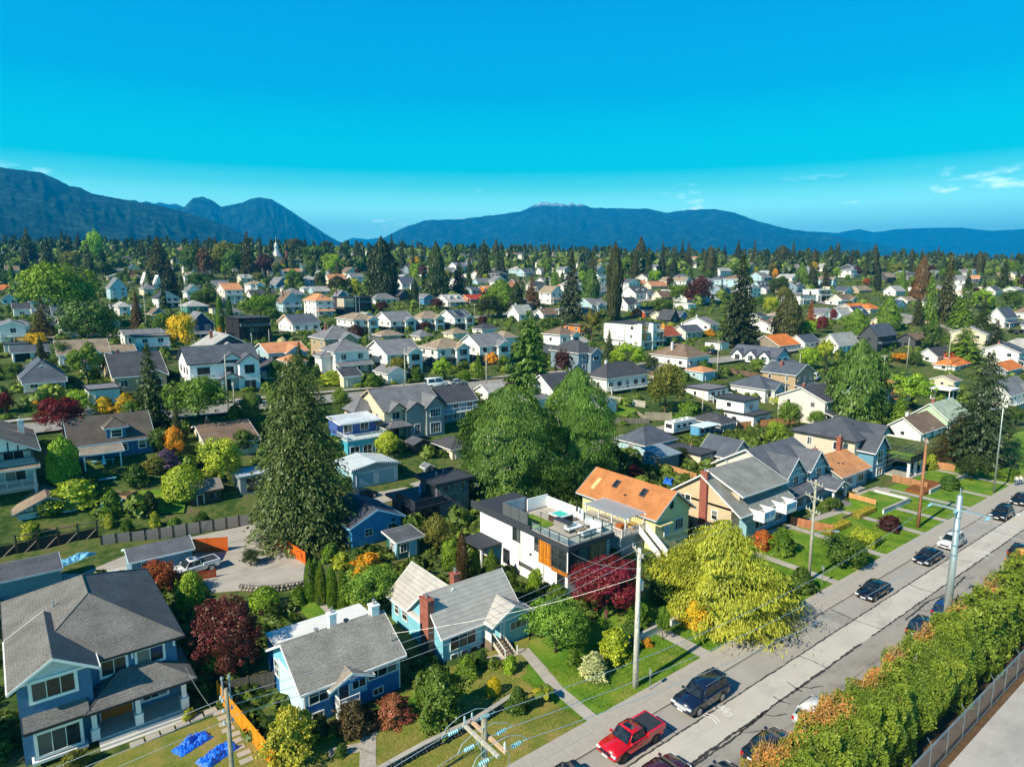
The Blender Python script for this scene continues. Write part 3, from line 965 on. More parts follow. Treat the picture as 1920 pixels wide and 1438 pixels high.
class House:
    """builds one building under an empty; local metres: x along the street, y away from it"""
    def __init__(s, name, label, cat, loc, group=None, rz=0.0):
        s.root = thing(name, label, cat, loc, rz, group)
        s.loc = Vector(loc)
        s.roof_obj = s.root
    def foot(s, x0, x1, y0, y1):
        FOOT.append((s.loc.x + x0, s.loc.x + x1, s.loc.y + y0, s.loc.y + y1))
    def wall(s, x0, x1, y0, y1, z0, z1, col, mat=SIDING, name='wall'):
        return MB().box(x0, x1, y0, y1, z0, z1).build(name, mat, s.root, col)
    def gable_wall(s, x0, x1, y0, y1, z, h, axis, col, mat=SIDING):
        """the wall triangle under a gable roof"""
        b = MB()
        if axis == 'x': b.prism([(y0, z), (y1, z), ((y0 + y1) / 2, z + h)], 'x', x0, x1)
        else: b.prism([(x0, z), (x1, z), ((x0 + x1) / 2, z + h)], 'y', y0, y1)
        return b.build('gable', mat, s.root, col)
    def gable(s, x0, x1, y0, y1, z, h, axis, col, ov=.45, trim=C_TRIM, mat=None, t=.16, walls=None, wmat=SIDING, peak=.5):
        """pitched roof over a rectangle of walls; ridge along axis"""
        mat = mat or ROOF
        W = (y1 - y0) if axis == 'x' else (x1 - x0)
        a, c = (y0, y1) if axis == 'x' else (x0, x1)
        e0, e1 = (x0, x1) if axis == 'x' else (y0, y1)
        m = a + W * peak
        dz0, dz1 = h * ov / (W * peak), h * ov / (W * (1 - peak))
        sec = [(a - ov, z - dz0 + t), (m, z + h + t), (c + ov, z - dz1 + t), (c + ov, z - dz1), (m, z + h), (a - ov, z - dz0)]
        ro = MB().prism(sec, axis, e0 - ov, e1 + ov).build('roof', mat, s.root, col)
        s.roof_obj = ro
        if walls is not None:
            pts = [(a, z), (c, z), (m, z + h - .02)]
            MB().prism(pts, axis, e0, e1).build('gable', wmat, s.root, walls)
        f = MB()
        k = .2
        for e in (e0 - ov - .05, e1 + ov):
            for q0, q1 in ((sec[0], sec[1]), (sec[1], sec[2])):
                f.prism([(q0[0], q0[1] + .02), (q1[0], q1[1] + .02), (q1[0], q1[1] - k), (q0[0], q0[1] - k)], axis, e, e + .05)
        for q, dd_ in ((sec[0], -.1), (sec[2], .0)):
            f.prism([(q[0] + dd_, q[1] - .02), (q[0] + dd_ + .1, q[1] - .02), (q[0] + dd_ + .1, q[1] - .19), (q[0] + dd_, q[1] - .19)], axis, e0 - ov, e1 + ov)
        f.build('fascia', PAINT, ro, trim)
        return ro
    def hip(s, x0, x1, y0, y1, z, h, col, ov=.5, trim=C_TRIM, mat=None, t=.15, ends=(1, 1)):
        mat = mat or ROOF
        x0, x1, y0, y1 = x0 - ov, x1 + ov, y0 - ov, y1 + ov
        L, W = x1 - x0, y1 - y0
        if L >= W: r0, r1 = (x0 + W / 2 * ends[0], (y0 + y1) / 2), (x1 - W / 2 * ends[1], (y0 + y1) / 2)
        else: r0, r1 = ((x0 + x1) / 2, y0 + L / 2 * ends[0]), ((x0 + x1) / 2, y1 - L / 2 * ends[1])
        vs = []
        for q in (0, t):
            vs += [(x0, y0, z + q), (x1, y0, z + q), (x1, y1, z + q), (x0, y1, z + q), r0 + (z + h + q,), r1 + (z + h + q,)]
        top = [(6, 7, 11, 10), (8, 9, 10, 11), (7, 8, 11), (9, 6, 10)] if L >= W else [(6, 7, 10), (8, 9, 11), (7, 8, 11, 10), (9, 6, 10, 11)]
        bot = [tuple(i - 6 for i in f)[::-1] for f in top]
        b = MB().faces(vs, top + bot + [(0, 1, 7, 6), (1, 2, 8, 7), (2, 3, 9, 8), (3, 0, 6, 9)])
        ro = b.build('roof', mat, s.root, col)
        f = MB()
        g = .06
        f.box(x0 - g, x1 + g, y0 - g, y0 - .003, z - .04, z + t - .02).box(x0 - g, x1 + g, y1 + .003, y1 + g, z - .04, z + t - .02)
        f.box(x0 - g, x0 - .003, y0, y1, z - .04, z + t - .02).box(x1 + .003, x1 + g, y0, y1, z - .04, z + t - .02)
        f.build('fascia', PAINT, ro, trim)
        cap = MB()
        P = [Vector(v) for v in vs[6:]]
        for i, j in ((0, 4), (1, 4 if L < W else 5), (2, 5), (3, 5 if L < W else 4), (4, 5)):
            if (P[i] - P[j]).length > .1: cap.tube([P[i], P[j]], .06, 5)
        cap.build('ridge_cap', mat, ro, tuple(q * .85 for q in col))
        s.roof_obj = ro
        return ro
    def flat(s, x0, x1, y0, y1, z, col, ov=.5, t=.3, trim=C_DARK):
        x0, x1, y0, y1 = x0 - ov, x1 + ov, y0 - ov, y1 + ov
        b = MB().box(x0 + .15, x1 - .15, y0 + .15, y1 - .15, z + .002, z + t - .12)
        ro = b.build('roof', STUCCO, s.root, col)
        f = MB().box(x0, x1, y0, y0 + .15, z, z + t).box(x0, x1, y1 - .15, y1, z, z + t).box(x0, x0 + .15, y0 + .15, y1 - .15, z, z + t).box(x1 - .15, x1, y0 + .15, y1 - .15, z, z + t)
        f.build('fascia', PAINT, ro, trim)
        s.roof_obj = ro
        return ro
    def shed(s, x0, x1, y0, y1, za, zb, axis, col, ov=.35, t=.14, trim=C_TRIM, mat=None, name='roof', parent=None):
        """single slope: height za at the low coordinate of the axis, zb at the high one"""
        a, c = (x0, x1) if axis == 'x' else (y0, y1)
        k = (zb - za) / (c - a)
        sec = [(a - ov, za - k * ov + t), (c + ov, zb + k * ov + t), (c + ov, zb + k * ov), (a - ov, za - k * ov)]
        e0, e1 = (y0, y1) if axis == 'x' else (x0, x1)
        ro = MB().prism(sec, 'y' if axis == 'x' else 'x', e0 - ov, e1 + ov).build(name, mat or ROOF, parent or s.root, col)
        f = MB()
        pr = 'y' if axis == 'x' else 'x'
        for e in (e0 - ov - .05, e1 + ov):
            f.prism([(sec[0][0], sec[0][1] + .015), (sec[1][0], sec[1][1] + .015), (sec[2][0], sec[2][1] - .05), (sec[3][0], sec[3][1] - .05)], pr, e, e + .05)
        for q in (sec[0], sec[1]):
            dd_ = -.06 if q is sec[0] else 0
            f.prism([(q[0] + dd_, q[1] - .01), (q[0] + dd_ + .06, q[1] - .01), (q[0] + dd_ + .06, q[1] - .2), (q[0] + dd_, q[1] - .2)], pr, e0 - ov, e1 + ov)
        f.build('fascia', PAINT, ro if parent is None else s.root, trim)
        return ro
    def win(s, face, u, plane, z, w, h, nx=2, ny=1, col=C_TRIM, fr=.1, each=True, bar=.025, curtain=None):
        """window on a wall: face '-y' at y=plane centred on x=u, or '-x'/'+x' at x=plane centred on y=u; z is its sill"""
        me, pm = window_meshes(w, h, nx, ny, fr, bar)
        loc = (u, plane, z) if face in ('-y', '+y') else (plane, u, z)
        o = put('window', me, s.root, loc, (0, 0, ROT[face]), col)
        for i in range(nx):
            for j in range(ny):
                put('pane', pm, o, (-w / 2 + w * (i + .5) / nx, 0, h * j / ny + .005))
        return o
    def door(s, face, u, plane, z, w=1.0, h=2.05, col=(.3, .1, .05), trim=C_TRIM, panels=2):
        loc = (u, plane, z) if face in ('-y', '+y') else (plane, u, z)
        b = MB().box(-w / 2, w / 2, -.05, 0, 0, h)
        for i in range(panels):
            for j in range(2):
                cx = -w / 2 + w * (i + .5) / panels
                b.box(cx - w * .32 / panels, cx + w * .32 / panels, -.07, -.05, h * (.08 + .5 * j), h * (.42 + .5 * j))
        o = b.build('door', PAINT, s.root, col, loc, (0, 0, ROT[face]))
        MB().box(-w / 2 - .1, -w / 2, -.1, 0, 0, h + .1).box(w / 2, w / 2 + .1, -.1, 0, 0, h + .1).box(-w / 2, w / 2, -.1, 0, h, h + .1).build('door_frame', PAINT, o, trim)
        MB().box(w * .36, w * .42, -.11, -.05, h * .46, h * .52).build('handle', METAL, o, (.5, .5, .5))
        return o
    def garage_door(s, face, u, plane, z, w, h, col, trim=C_TRIM):
        loc = (u, plane, z) if face in ('-y', '+y') else (plane, u, z)
        b = MB()
        for k in range(4): b.box(-w / 2, w / 2, -.05, 0, h * k / 4 + .012, h * (k + 1) / 4 - .012)
        b.box(-w / 2, w / 2, -.03, 0, 0, h)
        o = b.build('garage_door', PAINT, s.root, col, loc, (0, 0, ROT[face]))
        MB().box(-w / 2 - .12, -w / 2, -.08, 0, 0, h + .12).box(w / 2, w / 2 + .12, -.08, 0, 0, h + .12).box(-w / 2, w / 2, -.08, 0, h, h + .12).build('door_frame', PAINT, o, trim)
        return o
    def chimney(s, x, y, z0, z1, w=.6, d=.6, mat=BRICK, col=(.4, .1, .06), pots=1, parent=None):
        b = MB().box(x - w / 2, x + w / 2, y - d / 2, y + d / 2, z0, z1 - .25)
        b.box(x - w / 2 - .06, x + w / 2 + .06, y - d / 2 - .06, y + d / 2 + .06, z1 - .25, z1 - .1)
        o = b.build('chimney', mat, parent or s.roof_obj, col)
        for k in range(pots):
            MB().lathe([(.13, z1 - .12), (.11, z1 + .28), (.15, z1 + .28), (.15, z1 + .34)], (x, y + (k - (pots - 1) / 2) * .4), 8).build('flue', METAL, parent or s.roof_obj, (.45, .42, .4))
        return o
    def vents(s, pts):
        for x, y, z in pts:
            MB().box(x - .17, x + .17, y - .17, y + .17, z, z + .14).build('roof_vent', METAL, s.roof_obj, (.06, .06, .065))
    def pipe(s, x, y, z0, h=.6, r=.06, col=(.5, .5, .5)):
        MB().lathe([(r, z0), (r, z0 + h), (r * 1.8, z0 + h), (r * 1.8, z0 + h + .1)], (x, y), 8).build('vent_pipe', METAL, s.roof_obj, col)
    def column(s, x, y, z0, z1, w=.25, col=C_TRIM, base=.0):
        b = MB().box(x - w / 2, x + w / 2, y - w / 2, y + w / 2, z0, z1)
        if base: b.box(x - w * .8, x + w * .8, y - w * .8, y + w * .8, z0, z0 + base).box(x - w * .92, x + w * .92, y - w * .92, y + w * .92, z0 + base, z0 + base + .08)
        b.box(x - w * .7, x + w * .7, y - w * .7, y + w * .7, z1 - .12, z1)
        return b.build('column', PAINT, s.root, col)
    def slab(s, x0, x1, y0, y1, z0, z1, col, name='deck', mat=None, parent=None):
        return MB().box(x0, x1, y0, y1, z0, z1).build(name, mat or PAINT, parent or s.root, col)
    def rail(s, pts, z, h=1.0, col=C_TRIM, glass=False, gap=.14, solid=False, parent=None):
        """railing along points: posts, top rail, balusters or glass sheets"""
        b, g = MB(), MB()
        for a, c in zip(pts, pts[1:]):
            a, c = Vector((a[0], a[1], z)), Vector((c[0], c[1], z))
            L = (c - a).length
            dr = (c - a) / L
            n = Vector((-dr.y, dr.x, 0)) * .03
            def bar(p, q, z0, z1, k=1.0):
                b.faces([p - n * k + Vector((0, 0, z0)), q - n * k + Vector((0, 0, z0)), q + n * k + Vector((0, 0, z0)), p + n * k + Vector((0, 0, z0)),
                         p - n * k + Vector((0, 0, z1)), q - n * k + Vector((0, 0, z1)), q + n * k + Vector((0, 0, z1)), p + n * k + Vector((0, 0, z1))],
                        [(0, 3, 2, 1), (4, 5, 6, 7), (0, 1, 5, 4), (1, 2, 6, 5), (2, 3, 7, 6), (3, 0, 4, 7)])
            bar(a, c, h - .07, h, 1.3)
            np_ = max(1, int(round(L / 1.6)))
            for i in range(np_ + 1):
                p = a + dr * (L * i / np_)
                bar(p - dr * .04, p + dr * .04, 0, h + .03, 1.35)
            if solid: bar(a, c, .04, h - .07, .5)
            elif glass:
                for i in range(np_):
                    p, q = a + dr * (L * i / np_ + .07), a + dr * (L * (i + 1) / np_ - .07)
                    g.poly(p + Vector((0, 0, .08)), q + Vector((0, 0, .08)), q + Vector((0, 0, h - .1)), p + Vector((0, 0, h - .1)))
            else:
                bar(a, c, .08, .13)
                k = int(L / gap)
                for i in range(1, k):
                    p = a + dr * (L * i / k)
                    bar(p - dr * .018, p + dr * .018, .1, h - .05, .6)
        o = b.build('railing', PAINT, parent or s.root, col)
        if g.v: g.build('glass_panel', CLEAR, o)
        return o
    def stairs(s, x0, x1, y, z, n, run=.28, face='-y', col=(.3, .3, .3)):
        """flight going down from height z at y, towards the street"""
        o = None
        for i in range(n):
            zz = z * (1 - (i + 1) / (n + 1))
            if face == '-y': st = MB().box(x0, x1, y - run * (i + 1), y - run * i + .02, max(zz - .1, 0), zz)
            else: st = MB().box(y - run * (i + 1), y - run * i + .02, x0, x1, max(zz - .1, 0), zz)
            st.build('step', PAINT, s.root, col)
    def siding_windows(s, x0, x1, y0, y1, z, st, sh, trim, front=True, side=True, w=1.25, each=True):
        L, D = x1 - x0, y1 - y0
        r = random.Random(int(s.loc.x * 7 + s.loc.y * 3))
        for k in range(st):
            zz = z + k * sh + sh * .34
            hh = min(1.25, sh * .48)
            if front:
                n = max(1, int(L / 3.0))
                for i in range(n): s.win('-y', x0 + L * (i + .5) / n + r.uniform(-.15, .15), y0, zz, r.choice((w, w * 1.25, w * .9)), hh, r.choice((1, 2, 2)), 1, trim, .09)
            if side:
                n = max(1, int(D / 4.2))
                for i in range(n): s.win('-x', y0 + D * (i + .5) / n + r.uniform(-.4, .4), x0, zz + .1, w * r.choice((.6, .8, 1)), hh * .85, 1, 1, trim, .08)

def span(p, ax, px, cap):
    """metres along world X (ax 0) or Y (ax 1) that cover px photograph pixels"""
    lo, hi, q0 = 0.0, 80.0, project(p)[0]
    for _ in range(32):
        m = (lo + hi) / 2
        if abs(project((p[0] + m * (ax == 0), p[1] + m * (ax == 1), p[2]))[0] - q0) < px: lo = m
        else: hi = m
    return min(max(lo, cap[0]), cap[1])

def town_house(cx, cy, fw, sw, eh, rh, rt, rc, wc, fl, np_):
    """a house seen whole: near corner at photograph (cx,cy), street front fw px wide, sunny side sw px deep, eaves eh px up"""
    p = ground(cx, cy)
    d = depth(p)
    L, D = span(p, 0, fw, (4.0, 15.5)), span(p, 1, sw, (6.5, 15.0))
    if L * D < 60 and D < 9 and eh * d / FPX > 2: D = min(9, 60 / L)
    if 'garage' in np_ or 'shed' in np_ or 'cottage' in np_: D = min(D, 8)
    ez, rz = max(eh * d / FPX, 1.9), max(rh * d / FPX, .3)
    far = d > 330
    cat = 'garage' if 'garage' in np_ else 'shed' if 'shed' in np_ else 'building' if 'building' in np_ else 'house'
    H = House(cat if cat != 'building' else 'low_building', np_, cat, p, 'houses of the town' if d > 115 else None)
    H.foot(0, L, 0, D)
    LANDMARKS.append((project(p + Vector((L / 2, D / 2, ez))), d, np_))
    wcol, rcol = WALLC[wc], ROOFC[rc]
    trim = C_DARK if wc in ('charcoal', 'black') or 'black trim' in np_ else C_TRIM
    mat = STUCCO if rt == 'f' or wc in ('pale', 'cream') else SIDING
    st = max(1, min(3, int(round(ez / 2.7))))
    sh = ez / st
    low = sh if ('k' in fl or 'm' in fl) else 0
    if 'k' in fl:
        H.wall(0, L, 0, D, -3, low, lin('4b5158'), SIDING)
        H.wall(.02, L - .02, .02, D - .02, low, ez, wcol, mat)
        H.shed(-.0, L, -1.0, -.0, low - .25, low + .05, 'y', C_DARK, .12, .1, C_DARK)
    else:
        H.wall(0, L, 0, D, -3, ez, wcol, mat)
    frise = min(rz, .5 * D if rt == 'gx' else .5 * L) if rt != 'f' else 0
    if rt == 'gx': H.gable(0, L, 0, D, ez, max(rz, .5), 'x', rcol, .45, trim, walls=wcol, wmat=mat)
    elif rt == 'gy': H.gable(0, L, 0, D, ez, max(rz, .5), 'y', rcol, .45, trim, walls=wcol, wmat=mat)
    elif rt == 'h': H.hip(0, L, 0, D, ez, max(rz, .6), rcol, .5, trim)
    else: H.flat(0, L, 0, D, ez, rcol, .35, .3, C_DARK if rc != 'white' else C_TRIM)
    main_roof = H.roof_obj
    # openings
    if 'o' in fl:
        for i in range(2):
            H.slab(L * (.06 + .5 * i), L * (.06 + .5 * i) + L * .38, -.06, -.01, .1, 2.1, (.015, .015, .018), 'dark_bay_sheet')  # near-black sheet stands for the shade inside the bay
        for i in range(3): H.column(L * (.02 + .48 * i), -.1, 0, 2.4, .22)
    elif 'v' in fl:
        for k in range(st): H.win('-y', L * .55, 0, k * sh + .45, L * .78, sh * .68, 5, 1, C_DARK, .1)
        H.win('-x', D * .5, 0, ez * .6, 1.0, 1.6, 1, 1, C_DARK, .08)
    else:
        H.siding_windows(0, L, 0, D, 0, st, sh, trim, True, True)
    if st == 1 and not far and cat == 'house': H.door('-y', L * .5, -.002, .05, .95, 2.0, random.choice(((.12, .05, .03), (.25, .03, .03), (.05, .1, .16))))
    if cat == 'garage' and 'o' not in fl: H.garage_door('-y', L * .5, -.004, .02, min(L * .6, 4.6), 1.9, tuple(q * .9 for q in wcol))
    # features
    if 'g' in fl:
        gw = min(L * .42, 4.6)
        x1 = L - .25
        x0 = x1 - gw
        gz = ez - .05
        H.wall(x0, x1, -1.3, 0.02, -3, gz, wcol, mat)
        H.gable(x0, x1, -1.3, D * .42, gz, max(.30 * gw, .8), 'y', rcol, .4, trim, walls=wcol, wmat=mat)
        for k in range(st): H.win('-y', (x0 + x1) / 2, -1.3, k * sh + sh * .3, gw * .5, min(1.35, sh * .5), 2, 1, C_DARK if 'k' in fl else trim, .11)
        H.roof_obj = main_roof
    if 'd' in fl:
        for fx in ((.3, .7) if L > 8 else (.5,)):
            dw = 1.7
            x0 = L * fx - dw / 2
            y0, zb = (D * .14, ez + rz * .2)
            H.wall(x0, x0 + dw, y0, D * .42, zb, zb + 1.25, wcol, mat, 'dormer')
            H.gable(x0, x0 + dw, y0, D * .45, zb + 1.25, .6, 'y', rcol, .2, trim, walls=wcol)
            H.win('-y', x0 + dw / 2, y0, zb + .35, .9, .75, 2, 1, trim, .07)
        H.roof_obj = main_roof
    if 'p' in fl:
        pz = min(2.6, ez * .5 if st > 1 else ez * .86)
        H.slab(0, L, -2.0, -.01, -.8, .35, lin('8a8378'), 'porch_floor')
        H.shed(0, L, -2.0, -.01, pz - .1, pz + .55, 'y', rcol, .25, .12, trim)
        for i in range(4): H.column(.2 + (L - .4) * i / 3, -1.85, .35, pz, .18)
        H.rail([(0.2, -1.85), (L * .6, -1.85)], .35, .8)
    if 'b' in fl:
        bz = sh * (st - 1) + .1 if st > 1 else .6
        H.slab(.2, L - .2, -1.6, -.005, bz - .18, bz, lin('cfcac0') if wc not in ('black', 'charcoal') else C_DARK, 'balcony')
        H.rail([(.25, -.1), (.25, -1.55), (L - .25, -1.55), (L - .25, -.1)], bz, .95, trim, glass=True)
        for i in range(3): H.column(.4 + (L - .8) * i / 2, -1.45, -.5, bz - .18, .18, trim)
    if 'c' in fl:
        H.chimney(L * .22, D * .55, ez - .2, ez + rz + .9, .6, .6, BRICK if wc not in ('white', 'pale') else PAINT, (.7, .68, .65) if wc in ('white', 'pale') else (.4, .1, .06))
    if 's' in fl:
        for i in range(4):
            k = rz / (D / 2)
            x0 = L * .12 + i * L * .19
            b = MB().faces([(x0, D * .08, ez + k * D * .08 + .24), (x0 + L * .17, D * .08, ez + k * D * .08 + .24), (x0 + L * .17, D * .4, ez + k * D * .4 + .24), (x0, D * .4, ez + k * D * .4 + .24)], [(0, 1, 2, 3)])
            b.build('solar_panel', GLASS, main_roof)
    if 't' in fl:
        H.wall(-.6, L * .3, -1.4, D * .5, ez * .45, ez * .95, lin('b8ae9c'), STUCCO, 'projecting_box')
        for i in range(6): H.slab(L * .32 + i * .35, L * .32 + i * .35 + .09, -2.4, -.4, ez + .45, ez + .6, lin('b9c0c4'), 'pergola_beam', METAL)
        for i in range(2): H.column(L * .34 + i * 1.7, -2.3, -.5, ez + .45, .14, lin('b9c0c4'))
    if 'w' in fl:
        for y in (-.5, D + .36): H.slab(-.75, -.55, y, y + .14, ez - .4, ez - .05, lin('b5672a'), 'beam_end', WOOD)
        MB().prism([(-.45, ez - .35), (D / 2, ez + rz - .15), (D + .45, ez - .35), (D + .45, ez - .62), (D / 2, ez + rz - .45), (-.45, ez - .62)], 'x', -.58, -.5).build('cedar_bargeboard', WOOD, H.root, lin('b5672a'))
        H.slab(0, L, -1.7, -1.62, .1, .5, lin('b5672a'), 'cedar_rail', WOOD)
    if 'm' in fl:
        for i, x in enumerate((-.35, L * .45)):
            H.slab(x, x + .35, -2.2, 1.2, -2, ez + .3, WH, 'fin', STUCCO)
        H.slab(L + .005, L + .09, -1.6, D * .5, .2, ez, lin('c28a3c'), 'cedar_panel', WOOD)
        H.slab(L * .1, L * .4, -.08, -.006, sh, ez - .3, lin('c28a3c'), 'cedar_panel', WOOD)
        H.wall(-.6, -.02, D * .35, D, sh, ez - .4, wcol, STUCCO, 'projecting_box')
        H.slab(-.25, L, -2.2, -.02, sh - .15, sh, WH, 'balcony')
        H.rail([(0, -2.1), (L, -2.1)], sh, .95, C_DARK, glass=True)
    if 'q' in fl:
        H.wall(-2.6, -.01, D * .25, D * .75, -3, ez * .8, wcol, mat, 'bay_wall')
        H.hip(-2.6, 1.5, D * .25, D * .75, ez * .8, 1.2, rcol, .45, trim)
        H.roof_obj = main_roof
    if not far: H.pipe(L * .6, D * .5, ez + rz * (.8 if rt != 'f' else 1), .5)
    return H

